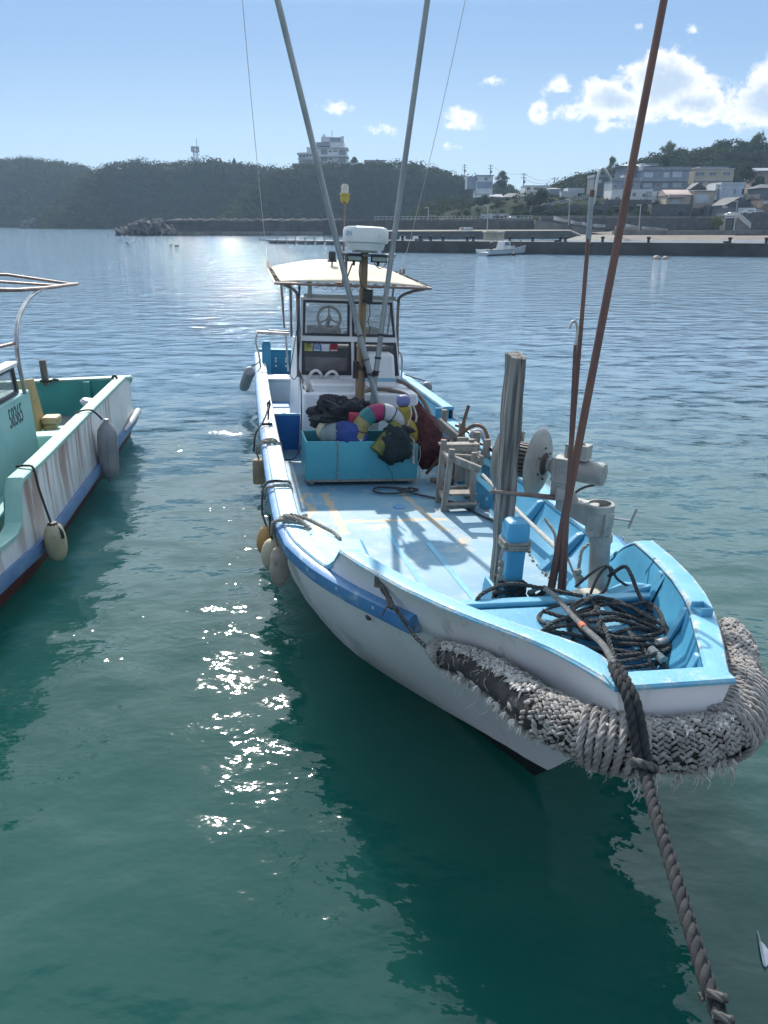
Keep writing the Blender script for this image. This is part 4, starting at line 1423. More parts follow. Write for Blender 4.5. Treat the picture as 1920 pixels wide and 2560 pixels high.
# curved striped float: a thick bent tube with coloured bands
fl = thing('striped_float', 'thick bent float banded in ochre, green, magenta and white on the net bin', 'float', (-.08, 6.5, 1.0), BM)
path = smooth_path([(-.30, 6.44, .92), (-.305, 6.45, 1.05), (-.25, 6.47, 1.20), (-.12, 6.50, 1.295), (.03, 6.52, 1.305), (.15, 6.54, 1.24), (.22, 6.56, 1.12)], 8)
bands = [(0, 5, FLW, 'white'), (5, 17, FLO, 'ochre'), (17, 23, FLG, 'green'), (23, 30, FLP, 'magenta'), (30, 49, FLW, 'white')]
for a, b, mm, nm in bands:
    b = min(b, len(path) - 1)
    rr = [.105] * (b - a + 1)
    MB().tube(path[a:b + 1], rr, 18).build('float_band', mm, fl, smooth=60)
m = MB()
for k in (10, 30, 37):
    t_ = (path[k + 1] - path[k - 1]).normalized()
    m.lathe([(.108, -.008), (.111, 0), (.108, .008)], path[k], t_, 18)
m.build('float_cord', ROPED, fl)
loose('crimson_float', MB().hexa([(-.42, 6.50, 1.0), (-.24, 6.50, 1.0), (-.24, 6.62, 1.0), (-.42, 6.62, 1.0), (-.42, 6.44, 1.31), (-.22, 6.44, 1.29), (-.22, 6.56, 1.29), (-.42, 6.56, 1.31)]), FLR, 'crimson block float standing behind the bent striped float', 'float', (-.3, 6.6, 1.0), bevel=.03)
m = MB()
m.tube(smooth_path([(.18, 6.42, 1.18), (.08, 6.36, 1.08), (-.03, 6.31, .96), (-.11, 6.28, .86)]), [.05] + [.085] * 22 + [.10, .06], 18)
loose('olive_float', m, OLIVE, 'olive green sausage float hanging over the front of the net bin', 'float', (0, 6.3, .9), smooth=60)
m = MB()
for k in range(3):
    m.ell((.05 + .01 * k, 6.42, 1.22 - .05 * k), (.01, .01, .01), nu=6, nv=4)
m = MB().hexa([(.24, 6.55, 1.03), (.41, 6.55, 1.06), (.41, 6.70, 1.06), (.24, 6.70, 1.03), (.19, 6.52, 1.36), (.36, 6.52, 1.38), (.36, 6.68, 1.38), (.19, 6.68, 1.36)])
m.hexa([(.188, 6.519, 1.36), (.362, 6.519, 1.38), (.362, 6.683, 1.38), (.188, 6.683, 1.36), (.19, 6.519, 1.50), (.34, 6.519, 1.51), (.34, 6.67, 1.51), (.19, 6.67, 1.50)], 1)
o = loose('block_float', m, [YEL, mat('blue_grey_foam', (.16, .17, .36), (.12, .13, .28), 9, .6)], 'yellow block float with a blue-grey end leaning at the right of the bin', 'float', (.3, 6.6, 1.0), bevel=.05, seg=3)
o = loose('oval_float', MB().ell((.36, 6.52, 1.06), (.10, .10, .17), (0, -.3, 0)), YEL, 'yellow netted oval float below the yellow block float', 'float', (.36, 6.5, .95))
netted(o, None, NETG, .004)
o = loose('net_sack', lumpy((.13, 6.33, .93), (.21, .13, .24), 6, .32, 1.5, 36, 24), NETG, 'dark green net sack drooping over the front of the turquoise bin', 'fishing net', (.13, 6.3, .8))
netted(o, None, mat('black_net_cord', (.02, .022, .03)), .005)
m = lumpy((.22, 6.38, 1.12), (.16, .08, .05), 16, .4)
m.add([], [])
loose('net_fold', m, NETB, 'fold of black net between the olive float and the yellow oval float', 'fishing net', (.22, 6.38, 1.1))
o = loose('red_net', lumpy((.58, 6.62, .98), (.26, .20, .36), 4, .30, 1.5, 44, 30, squash=lambda p: Vector((p.x * (1.15 if p.z < 0 else .75) - (.10 if p.z > 0.1 else 0) * p.z / .36, p.y, p.z))), NETR, 'maroon net bag slumped over the right end of the bin', 'fishing net', (.58, 6.62, .7))
netted(o, None, mat('maroon_net_cord', (.30, .085, .08), (.2, .05, .055), 30, .8), .008)
m = MB()
rope(m, smooth_path([(.33, 6.5, 1.42), (.35, 6.46, 1.30), (.31, 6.42, 1.18), (.27, 6.40, 1.12), (.30, 6.36, 1.06), (.36, 6.32, 1.0), (.37, 6.31, .90), (.355, 6.305, .80), (.36, 6.30, .72)]), .010)
rope(m, smooth_path([(.37, 6.5, 1.40), (.41, 6.45, 1.28), (.40, 6.43, 1.2)]), .012)
for k in range(5):
    m.ell((.36 + .004 * k, 6.302, .86 - .035 * k), (.014, .012, .02), nu=8, nv=5)
for k in range(6):
    m.ell((.29 + .016 * (k % 3), 6.41, 1.13 - .02 * k), (.02, .018, .016), nu=8, nv=5, wob=.3, seed=k)
loose('float_line', m, ROPEW, 'pale knotted line dangling down the right front of the bin', 'rope', (.35, 6.35, .8))
m = MB()
rope(m, smooth_path([(.44, 6.305, .93), (.45, 6.30, .80), (.43, 6.30, .70), (.46, 6.30, .60), (.45, 6.30, .53)]), .006)
rope(m, smooth_path([(.40, 6.305, .94), (.41, 6.30, .78), (.44, 6.30, .66)]), .006)
loose('thin_line', m, ROPEL, 'thin grey line hanging at the corner of the turquoise bin', 'rope', (.43, 6.3, .7))
m = MB()
m.tube(smooth_path([(.07, 6.30, .74), (.05, 6.295, .66), (.10, 6.29, .60), (.11, 6.28, .52), (.13, 6.26, .46)]), .004, 4)
loose('net_tail', m, ROPED, 'thin dark cord trailing from the dark green net sack', 'cord', (.08, 6.3, .6))

# --- line lying on the deck with a knot
m = MB()
zt = .468
rope(m, smooth_path([(.28, 6.02, zt), (.10, 6.10, zt), (-.10, 6.12, zt), (-.17, 6.0, zt), (-.08, 5.88, zt), (.12, 5.86, zt + .01), (.22, 5.92, zt + .03), (.18, 5.98, zt + .02), (.10, 5.93, zt + .03), (.20, 5.87, zt + .02), (.34, 5.93, zt + .02), (.36, 6.02, zt), (.26, 5.98, zt + .03), (.20, 5.90, zt + .02), (.34, 5.80, zt), (.55, 5.62, zt), (.72, 5.42, zt), (.84, 5.05, zt), (.93, 4.75, zt + .02)]), .013)
loose('deck_line', m, ROPED, 'dark line with a looped knot lying on the blue deck before the bin', 'rope', (.2, 5.9, .46))

# --- grey timber stool-like stand
rk = thing('timber_stand', 'weathered timber stand with open shelves on the deck beside the tall post', 'stand', (.68, 5.45, .45), BM)
LG = [((.485, 5.24), (.525, 5.20), 1.17), ((.51, 5.58), (.525, 5.55), 1.19), ((.83, 5.30), (.82, 5.32), 1.10), ((.90, 5.72), (.88, 5.66), 1.17)]
for (a, b, h) in LG:
    MB().beam((a[0], a[1], .448), (b[0], b[1], h), .062, .05, (0, 1, 0)).build('leg', WOODR, rk, bevel=.004)
MB().box((.72, 5.60, 1.125), (.46, .13, .028), (0, 0, .05)).box((.72, 5.55, 1.085), (.40, .05, .05)).build('top_plank', WOODR, rk, bevel=.004)
MB().beam((.525, 5.20, 1.07), (.80, 5.02, .985), .055, .075).build('side_arm', WOODR, rk, bevel=.004)
MB().beam((.515, 5.14, 1.05), (.52, 5.6, 1.06), .045, .04).beam((.85, 5.28, 1.03), (.87, 5.68, 1.05), .045, .04).beam((.55, 5.42, 1.05), (.86, 5.42, 1.03), .05, .03).build('upper_rails', WOODR, rk, bevel=.004)
MB().box((.69, 5.36, .625), (.36, .16, .024)).box((.68, 5.22, .54), (.36, .09, .022)).build('shelf', WOODR, rk, bevel=.004)
MB().beam((.50, 5.23, .58), (.52, 5.6, .58), .04, .05).beam((.84, 5.30, .58), (.89, 5.68, .58), .04, .05).beam((.52, 5.22, .50), (.86, 5.28, .50), .05, .04).beam((.56, 5.6, .6), (.88, 5.66, .6), .05, .04).build('lower_rails', WOODR, rk, bevel=.004)

# --- three gaffs standing in their sockets
def gaff(bot, top, r0, r1, label, hook=None, sleeve=False):
    b, t = Vector(bot), Vector(top)
    gt = thing('gaff', label, 'gaff pole', bot, BM, 'gaffs standing in the bow sockets')
    d = (t - b).normalized()
    u = d.cross(Vector((0, 1, 0))).normalized()
    v = d.cross(u)
    m = MB()
    rg = []
    for f in (0, .3, .6, 1):
        c = b.lerp(t, f)
        r = r0 + (r1 - r0) * f
        rg.append([c + (u * math.cos(PI / 4 + PI / 2 * k) + v * math.sin(PI / 4 + PI / 2 * k)) * r * (1.0 if f < .5 else 1.0) for k in range(4)] if r0 > .03 and False else [c + (u * math.cos(2 * PI * k / 8) + v * math.sin(2 * PI * k / 8)) * r for k in range(8)])
    m.loft(rg)
    m.build('pole', RUST, gt, smooth=50)
    if sleeve:
        c0, c1 = b.lerp(t, .90), b.lerp(t, .985)
        MB().tube([c0, c0.lerp(c1, .5), c1], [r1 * 1.3, r1 * 1.2, r1 * 1.25], 12).tube([c0 - d * .03 + u * -.005, c0 + d * .03], [.012, .02], 8).build('tape_sleeve', mat('pale_blue_tape', (.30, .33, .35), (.22, .25, .27), 14, .5, stain=(.1, .09, .08), sscale=18, sfac=(.62, .68)), gt)
    if hook:
        MB().tube(smooth_path(hook, 8), [.010] * 8 + [.009] * 100 if False else .009, 8).build('hook', mat('galvanised_hook', (.50, .50, .48), (.38, .38, .37), 12, .35, metal=.7), gt)


gaff((.30, 1.90, .75), (1.02, 2.62, 5.9), .029, .024, 'thickest rusty gaff pole rising out of the picture from the bow')
gaff((.385, 1.88, .75), (.415, 2.2, 3.56), .018, .0135, 'rusty gaff pole with a pale taped sleeve and a hook at its top', [(.435, 2.2, 3.48), (.438, 2.2, 3.60), (.446, 2.2, 3.66), (.462, 2.2, 3.685), (.485, 2.2, 3.675), (.51, 2.2, 3.65), (.53, 2.2, 3.62)], True)
gaff((.43, 1.89, .75), (.355, 2.05, 2.64), .017, .012, 'short rusty gaff pole with a curved hook, between the two longer poles', [(.352, 2.05, 2.60), (.36, 2.05, 2.70), (.352, 2.05, 2.76), (.335, 2.05, 2.785), (.315, 2.05, 2.78), (.30, 2.05, 2.74)])

# --- fenders along the left side
def fender(name, c, rad, mt, label, tilt=(0, 0, 0), rope_to=None, shape='oval', lobes=1, rmat=None, group='fenders hung along the boat sides'):
    c = Vector(c)
    L = rad[1]
    ft = thing(name, label, 'fender', c, BM, group)
    Rm = Euler(tilt).to_matrix()
    m = MB()
    if shape == 'cyl':
        prof = [(.02, -L), (rad[0] * .75, -L * .99), (rad[0] * .97, -L * .95), (rad[0], -L * .85), (rad[0] * 1.02, 0), (rad[0], L * .85), (rad[0] * .97, L * .95), (rad[0] * .75, L * .99), (.02, L)]
    elif shape == 'sausage':
        prof = [(.012, -L * 1.08), (.03, -L * 1.06), (.035, -L), (rad[0] * .6, -L * .93), (rad[0] * .95, -L * .78), (rad[0], -L * .5), (rad[0], L * .5), (rad[0] * .95, L * .78), (rad[0] * .6, L * .93), (.035, L), (.03, L * 1.06), (.012, L * 1.08)]
    elif lobes == 2:
        prof = [(rad[0] * math.sin(PI * k / 24) * (1 - .12 * math.exp(-((k - 13) / 2.2) ** 2)) * (1.0 if k < 13 else .95) if 0 < k < 24 else .01, -L * math.cos(PI * k / 24)) for k in range(25)]
        prof = [(r_ if r_ < .02 else max(r_, rad[0] * .55) if 3 < i < 21 else r_, h) for i, (r_, h) in enumerate(prof)]
    else:
        prof = [(max(.008, rad[0] * math.sin(PI * k / 18) ** .8), -L * math.cos(PI * k / 18)) for k in range(19)]
    m.lathe(prof, c, Rm @ Vector((0, 0, 1)), 22)
    rgv = []
    for i, p in enumerate(m.v):
        d = Vector(p) - c
        k = 1 + .05 * noise.noise(d * 9 + c)
        rgv.append(tuple(c + d * k))
    m.v = rgv
    m.build('fender_body', mt, ft, smooth=60)
    if rope_to:
        q = [c + Rm @ Vector((0, 0, L * .95))] + [Vector(p) for p in rope_to]
        m = MB()
        rope(m, smooth_path(q), .011)
        m.build('lanyard', rmat or ROPED, ft)
    return ft


fender('cylinder_fender', (-1.53, 12.2, .78), (.10, .36), FNGRY, 'grey cylinder fender slung level outside the far left rail', (.95, .25, 0), [(-1.43, 12.0, 1.05), (-1.33, 12.2, 1.08), (-1.25, 12.6, 1.1)], 'cyl')
fender('cylinder_fender', (-1.50, 6.35, .62), (.075, .15), FNTAN, 'dirty tan cylinder fender hanging at the left rail beside the net bin', (0, .0, 0), [(-1.53, 6.3, .9), (-1.46, 6.25, 1.02), (-1.33, 6.2, 1.05), (-1.26, 6.2, .98)], 'cyl', rmat=ROPEL)
fender('oval_fender', (-1.52, 4.15, .58), (.075, .14), FNORA, 'small ochre oval fender on a black cord at the left rail', (0, .12, 0), [(-1.54, 4.3, .82), (-1.51, 4.48, 1.0), (-1.42, 4.55, 1.035), (-1.28, 4.55, 1.02)])
fender('oval_fender', (-1.475, 3.85, .56), (.09, .145), FNPAL, 'pale cream oval fender half hidden between the ochre and the brown-stained ones', (0, .05, 0), [(-1.49, 3.8, .8), (-1.49, 3.75, .97)])
fender('oval_fender', (-1.43, 3.46, .60), (.088, .185), FNBRN, 'big brown-stained two-lobed fender nearest the bow on the left side', (0, -.03, 0), [(-1.47, 3.44, .9), (-1.46, 3.4, 1.02), (-1.38, 3.36, 1.05), (-1.2, 3.25, 1.03)], lobes=2, rmat=ROPEL)
for s, lab in ((4.5, 'two rope turns round the left gunwale above the ochre fender'), (3.42, 'big knot of grey rope on the left gunwale above the brown-stained fender'), (6.2, 'grey rope tie on the left gunwale above the tan cylinder fender')):
    m = MB()
    for ds in ((-.07, .08) if s == 4.5 else (0,)):
        q = s + ds
        hr, w0 = f_rail(q), gun_w(q, -1)
        rope(m, smooth_path([(-hr - .10, q, w0 - .12), (-hr - .09, q - .01, w0 - .01), (-hr - .02, q - .02, w0 + .02), (-hr + .08, q - .02, w0 + .022), (-hr + .145, q - .01, w0 + .012), (-hr + .16, q, w0 - .06)]), .014)
    for k in range({4.5: 0, 3.42: 9, 6.2: 6}[s]):
        m.ell((-f_rail(s) - .03 + .025 * k + random.uniform(-.01, .01), s + random.uniform(-.05, .05), gun_w(s, -1) + .025 + random.uniform(0, .02)), (.028, .024, .018), nu=8, nv=5, wob=.4, seed=k)
    if s == 3.42:
        rope(m, smooth_path([(-1.34, 3.44, 1.07), (-1.22, 3.36, 1.06), (-1.12, 3.25, 1.04), (-1.02, 3.12, 1.02), (-.98, 3.0, 1.01)]), .016)
        rope(m, smooth_path([(-1.40, 3.38, 1.08), (-1.28, 3.30, 1.07), (-1.2, 3.18, 1.03)]), .018)
    loose('fender_tie', m, ROPEL, lab, 'rope', (-1.4, s, 1), 'fender ropes knotted on the left gunwale')
m = MB()
m.tube(smooth_path([(-1.34, 7.5, 1.0), (-1.33, 7.48, 1.18), (-1.32, 7.5, 1.26)]), .012, 6)
m.tube(smooth_path([(-1.33, 7.5, 1.22), (-1.36, 7.3, 1.15), (-1.42, 7.1, 1.06), (-1.52, 6.9, .95), (-1.55, 6.8, .75)]), .012, 6)
m.tube(smooth_path([(-1.45, 7.2, 1.005), (-1.3, 7.22, 1.005)]), .018, 6)
m.ell((-1.33, 7.5, 1.20), (.03, .03, .05), nu=8, nv=6, wob=.4)
loose('cleat_cord', m, BLACK, 'short black cord knotted to a cleat on the left gunwale by the wheelhouse', 'cord', (-1.35, 7.4, 1.0))
for k, (s, l) in enumerate(((5.75, 'white foam fender collar nearest the tall post outside the right gunwale'), (6.75, 'white foam fender collar behind the stub posts on the right gunwale'))):
    f2 = thing('foam_collar', l, 'fender', (1.38, s, .75), BM, 'white foam collars over the right gunwale')
    MB().tube(smooth_path([(1.22, s, .93), (1.27, s - .02, 1.00), (1.35, s - .05, .99), (1.42, s - .08, .88), (1.45, s - .1, .7), (1.46, s - .1, .5)]), [.035] + [.05] * 40, 12).build('collar', FLW, f2, smooth=60)
    MB().tube(smooth_path([(1.23, s + .02, .97), (1.18, s + .3, 1.0), (1.16, s + .5, .98)]), .02, 8).build('collar_cord', BLACK, f2)
f2 = fender('ball_fender', (1.50, 10.3, .98), (.09, .10), FNGRY, 'small grey ball fender tied at the foot of the right side rail', (0, 0, 0), [(1.35, 10.5, 1.1), (1.2, 10.8, 1.12)])

# --- knitted rope fender wrapped round the bow
BASEF = (.05, 0, .98)
bf = thing('bow_fender', 'thick knitted rope fender, torn and frayed, wrapped round the blunt white bow', 'fender', BASEF, BM)
FP_ = [(-.67, 1.22, 1.00, .055), (-.63, 1.08, 1.02, .075), (-.53, .86, 1.07, .090), (-.45, .58, 1.105, .105), (-.41, .32, 1.145, .110), (-.335, .12, 1.18, .112), (-.21, -.035, 1.20, .112),
       (-.06, -.075, 1.205, .112), (.10, -.085, 1.205, .112), (.27, -.055, 1.21, .112), (.41, .03, 1.22, .112), (.53, .17, 1.245, .108), (.61, .32, 1.265, .104), (.69, .46, 1.275, .10), (.755, .58, 1.275, .095), (.82, .72, 1.27, .085)]
PP = smooth_path([Vector(p[:3]) for p in FP_], 12)
RRr = [0] * len(PP)
for i in range(len(PP)):
    f = i / 12
    k = min(len(FP_) - 2, int(f))
    RRr[i] = FP_[k][3] * (1 - (f - k)) + FP_[k + 1][3] * (f - k)
m = MB()
core = [r * .86 for r in RRr]
core[0] *= .3
core[-1] *= .3
m.tube(PP, core, 20)
m.build('fender_core', KNITD, bf, smooth=60)
# frames along the path
fr, u = [], None
for i in range(len(PP)):
    t = (PP[min(len(PP) - 1, i + 1)] - PP[max(0, i - 1)]).normalized()
    up = Vector((0, 0, 1))
    v = (up - t * up.dot(t)).normalized()
    fr.append((t, t.cross(v), v))
Ls = [0]
for a, b in zip(PP, PP[1:]):
    Ls.append(Ls[-1] + (b - a).length)
TOT = Ls[-1]


def at_fender(d):
    i = max(0, min(len(PP) - 2, int(np.searchsorted(Ls, d)) - 1))
    f = (d - Ls[i]) / max(1e-6, Ls[i + 1] - Ls[i])
    return PP[i].lerp(PP[i + 1], f), fr[i], RRr[i] * (1 - f) + RRr[i + 1] * f


m = MB()
pt = .027
nrow = int(TOT / pt)
NC = 29
rs = random.Random(5)
for i in range(nrow):
    d = (i + .5) * pt
    for k in range(NC):
        a = 2 * PI * (k + (.5 if i % 2 else 0)) / NC
        c, (t, sd, up), r = at_fender(d)
        f = d / TOT
        # worn stretch on the left shoulder and underneath at the front: stitches gone
        low = math.cos(a)          # 1 on the outside/below? a measured from up
        worn = 0
        if .05 < f < .34 and .45 < a < 2.5:
            worn = .985
        elif .05 < f < .36 and (.2 < a < 3.3):
            worn = .5
        if .36 < f < .58 and 1.5 < a < 3.8:
            worn = .5
        if .60 < f < .74 and 1.7 < a < 3.0:
            worn = .9
        if rs.random() < worn or rs.random() < .03:
            continue
        lat = sd
        n_ = up * math.cos(a) + lat * math.sin(a)
        g_ = -up * math.sin(a) + lat * math.cos(a)
        P0 = c + n_ * r * (1.0 + rs.uniform(-.05, .05) + .16 * noise.noise(c * 7 + n_ * 1.5))
        slant = .55 if i % 2 else -.55
        dirv = (t * math.cos(slant) + g_ * math.sin(slant)).normalized()
        oth = n_.cross(dirv)
        M3 = Matrix((dirv, oth, n_)).transposed()
        m.ell(P0, (.0245 + rs.uniform(-.005, .006), .0105 + rs.uniform(-.003, .003), .009), M3, nu=6, nv=4, wob=.4, seed=i * 31 + k)
m.build('knitted_cover', KNIT, bf, smooth=70)
# coils of rope lashed round the fender at the corners
for d0, n_ in ((TOT * .44, 7), (TOT * .665, 12)):
    m = MB()
    for k in range(n_):
        c, (t, sd, up), r = at_fender(d0 + k * .032)
        q = []
        for j in range(25):
            a = 2 * PI * j / 24
            lat = sd
            q.append(c + (up * math.cos(a) + lat * math.sin(a)) * (r * 1.10 + .006 * math.sin(j * 1.3 + k)) + t * (.04 * math.sin(a + .6 * k * .3)))
        rope(m, q, .0175, n=5, pitch=.11)
    m.build('lashing_coil', KNIT, bf)
# frayed strands
m = MB()
for k in range(560):
    f = rs.choice([rs.uniform(.04, .32), rs.uniform(.04, .32), rs.uniform(.06, .34), rs.uniform(.3, .6), rs.uniform(.55, .80), rs.uniform(0, .9)])
    a = rs.uniform(.3, 4.3) if f > .36 or rs.random() < .15 else rs.choice([rs.uniform(-.2, .6), rs.uniform(2.2, 3.4)])
    c, (t, sd, up), r = at_fender(f * TOT)
    lat = sd
    n_ = up * math.cos(a) + lat * math.sin(a)
    p = c + n_ * r * rs.uniform(.9, 1.05)
    L = rs.uniform(.03, .10) * (1.6 if rs.random() < .12 else .8)
    q = [p]
    v = (n_ + Vector((rs.uniform(-1, 1), rs.uniform(-1, 1), rs.uniform(-.9, .5)))).normalized()
    for j in range(5):
        v = (v * .8 + Vector((rs.uniform(-.7, .7), rs.uniform(-.7, .7), rs.uniform(-.85, .2)))).normalized()
        q.append(q[-1] + v * L / 5)
    m.tube(q, [.0024, .002, .0016, .0013, .001, .0006], 3, cap=False)
# tufts
for k in range(190):
    f = rs.choice([rs.uniform(.05, .34), rs.uniform(.05, .34), rs.uniform(.45, .8)])
    a = rs.choice([rs.uniform(-.1, .6), rs.uniform(-.1, .6), rs.uniform(2.0, 3.3)])
    c, (t, sd, up), r = at_fender(f * TOT)
    lat = sd
    n_ = up * math.cos(a) + lat * math.sin(a)
    p = c + n_ * r * .97
    for j in range(5):
        v = (n_ + Vector((rs.uniform(-1, 1), rs.uniform(-1, 1), rs.uniform(-1, .4)))).normalized()
        m.tube([p, p + v * .02, p + v * .035 + Vector((0, 0, -.012))], [.008, .007, .001], 4, cap=False)
m.build('frayed_strands', FRAY, bf, smooth=80)['kind'] = 'stuff'
m = MB()
for k in range(9):
    f = .52 + .03 * k
    c, (t, sd, up), r = at_fender(f * TOT)
    p = c - up * r * .95 + sd * .03
    for j in range(7):
        q = [p + Vector((rs.uniform(-.03, .03), rs.uniform(-.03, .03), 0))]
        L = rs.uniform(.06, .17)
        for l_ in range(5):
            q.append(q[-1] + Vector((rs.uniform(-.02, .02), rs.uniform(-.02, .02), -L / 5)))
        m.tube(q, [.006, .005, .004, .003, .002, .001], 4, cap=False)
m.build('hanging_shreds', FRAY, bf, smooth=80)
# chain-and-rope lashing from the hull eye to the fender's left end
m = MB()
pth = resample([(-.93, 1.62, 1.24), (-.86, 1.48, 1.14), (-.77, 1.33, 1.03), (-.70, 1.22, .985)], .028)
for i, p in enumerate(pth):
    if i < 5:
        continue
    t = (pth[min(i + 1, len(pth) - 1)] - pth[i - 1]).normalized()
    x = t.cross(Vector((0, 0, 1)) if i % 2 else Vector((-1, -.4, .2))).normalized()
    m.tube([p + t * math.cos(a) * .022 + x * math.sin(a) * .012 for a in [2 * PI * k / 12 for k in range(12)]], .0045, 5, loop=True)
rope(m, smooth_path([pth[0], pth[2] + Vector((-.012, 0, 0)), pth[4], pth[6]]), .010)
rope(m, smooth_path([pth[0], pth[2] + Vector((.012, -.01, 0)), pth[5], pth[7]]), .010)
rope(m, smooth_path([pth[0] + Vector((0, 0, .02)), pth[3] + Vector((0, -.02, .01)), pth[6]]), .009)
for k in range(5):
    m.ell(pth[5] + Vector((rs.uniform(-.015, .015), rs.uniform(-.015, .015), rs.uniform(-.02, .02))), (.02, .018, .018), nu=7, nv=5, wob=.4, seed=k)
m.tube(smooth_path([pth[5], pth[5] + Vector((-.04, -.03, -.02)), pth[5] + Vector((-.06, -.03, -.07))]), .006, 5)
m.box((-.935, 1.635, 1.25), (.03, .05, .07), (0, 0, -.6))
m.build('fender_lashing', mat('grey_chain', (.16, .15, .14), (.10, .095, .09), 14, .6, metal=.3), bf)

# --- dark rope heaped in the bow well
rs = random.Random(11)
pts = []
cx, cy = .30, 1.0
p_prev = None
for k in range(12):
    q = k / 12
    cx = .36 + rs.uniform(-.10, .14)
    cy = 1.04 + rs.uniform(-.12, .12)
    a_, b_ = rs.uniform(.26, .50), rs.uniform(.10, .26)
    rot = rs.uniform(-.35, .15)
    zb = 1.075 + .10 * q
    for j in range(12):
        a = 2 * PI * j / 12 + k * .13
        x, y = a_ * math.cos(a), b_ * math.sin(a)
        X = cx + x * math.cos(rot) - y * math.sin(rot)
        Y = cy + x * math.sin(rot) + y * math.cos(rot)
        Y = max(.18 + abs(X - .1) * .25, min(1.40, Y))
        lim = abs(inner_top(max(.1, Y), 1)[0]) - .07
        X = min(lim, max(-lim + .15, X))
        hatch = .055 if (1.0 < Y < 1.4 and -.4 < X < .47) else 0
        pts.append((X, Y, zb + hatch + rs.uniform(-.012, .02)))
m = MB()
rope(m, smooth_path(pts, 5), .0130, n=5, pitch=.085)
loose('rope_heap', m, ROPED, 'heap of dark rope coiled loosely in the blue bow well', 'rope', (.35, 1.0, 1.05))
m = MB()
ex = [[(.12, 1.90, .93), (-.10, 1.80, .96), (-.28, 1.62, 1.0), (-.36, 1.48, 1.12), (-.30, 1.52, 1.19), (-.1, 1.60, 1.21), (.1, 1.56, 1.19), (.3, 1.40, 1.2)],
      [(.62, 1.70, 1.19), (.66, 1.60, 1.30), (.67, 1.52, 1.28), (.69, 1.42, 1.18), (.72, 1.30, 1.12)],
      [(.34, 1.42, 1.2), (.30, 1.2, 1.2), (.24, .95, 1.18), (.20, .72, 1.12), (.20, .5, 1.07), (.28, .36, 1.075), (.45, .40, 1.075), (.60, .55, 1.075), (.68, .7, 1.08)],
      [(-.02, 1.25, 1.19), (.12, 1.15, 1.18), (.25, 1.17, 1.2), (.33, 1.24, 1.2)],
      [(.42, .95, 1.16), (.45, .75, 1.13), (.46, .55, 1.08), (.47, .35, 1.08)], [(.40, 1.0, 1.16), (.40, .8, 1.14), (.38, .6, 1.09), (.40, .40, 1.075)],
      [(.75, 1.0, 1.1), (.70, .8, 1.14), (.62, .62, 1.14), (.66, .52, 1.09), (.58, .45, 1.075)]]
for e in ex:
    rope(m, smooth_path(e, 6), .0135, n=5, pitch=.085)
m2 = m
loose('rope_strays', m, ROPED, 'stray dark rope turns running from the blue bitt across the well', 'rope', (.3, 1.2, 1.1))
loose('splice_sleeve', MB().tube([(.43, .80, 1.155), (.45, .70, 1.14)], .024, 10), ROPEW, 'pale taped splice on the dark rope, the one nearer the bow tip', 'rope splice', (.44, .75, 1.14))
loose('splice_sleeve', MB().tube([(.56, .86, 1.17), (.49, .84, 1.165)], .022, 10), ROPEW, 'pale taped splice on the dark rope, the one higher in the heap', 'rope splice', (.52, .85, 1.14))
m = MB()
m.tube(smooth_path([(.42, 1.75, 1.10), (.50, 1.70, 1.22), (.60, 1.72, 1.26), (.66, 1.75, 1.18), (.60, 1.7, 1.08), (.50, 1.68, 1.06), (.55, 1.7, 1.2), (.64, 1.74, 1.24), (.72, 1.76, 1.14), (.80, 1.7, 1.1), (.86, 1.6, 1.12)]), .010, 6)
loose('black_hose_loops', m, mat('dark_hose', (.07, .065, .06), (.045, .04, .04), 9, .5), 'thin dark hose looped round the foot of the hauler post', 'hose', (.6, 1.7, 1.1))

# --- mooring line: from the bitt over the bow and down to the quay at the viewer's feet
ml = thing('mooring_rope', 'thick twisted mooring rope running from the blue bitt over the bow towards the viewer', 'rope', (.05, 0, 1.2), BM)
m = MB()
for k in range(6):
    z = .90 + .032 * k
    q = [Vector((.055 + math.cos(a) * (.098 + .008 * (k % 2)), 1.98 + math.sin(a) * .098, z + .03 * math.sin(a + k * .8) + .012 * math.sin(3 * a + k))) for a in [2 * PI * j / 20 for j in range(21)]]
    rope(m, q, .0165, n=6, pitch=.11)
m.build('bitt_turns', ROPEM, ml)
m = MB()
for k in range(7):
    m.ell((.16 + .012 * (k % 3), 1.855 - .01 * (k % 2), 1.02 - .02 * k), (.028, .026, .022), nu=9, nv=6, wob=.35, seed=k)
rope(m, smooth_path([(.17, 1.85, .98), (.23, 1.86, 1.0), (.26, 1.86, 1.06)]), .02, n=6)
m.build('bitt_knot', ROPEM, ml)
line = smooth_path([(.15, 1.86, 1.02), (.13, 1.65, 1.15), (.085, 1.35, 1.24), (.035, 1.0, 1.29), (-.03, .70, 1.36), (-.095, .40, 1.44), (-.15, .22, 1.483), (-.18, .11, 1.49)], 8)
m = MB()
rope(m, line, .0155, n=7, pitch=.085)
m.build('inboard_line', mat('grey_laid_rope', (.22, .21, .20), (.15, .145, .14), 25, .88, bump=.8, bscale=280, stain=(.09, .09, .09), sscale=20), ml)
MB().tube([line[30], line[31], line[32]], .0185, 10).build('orange_mark', mat('orange_whipping', (.55, .14, .06), (.42, .10, .05), 30, .8), ml)


def loc(wp):
    return BM.inverted() @ Vector(wp)


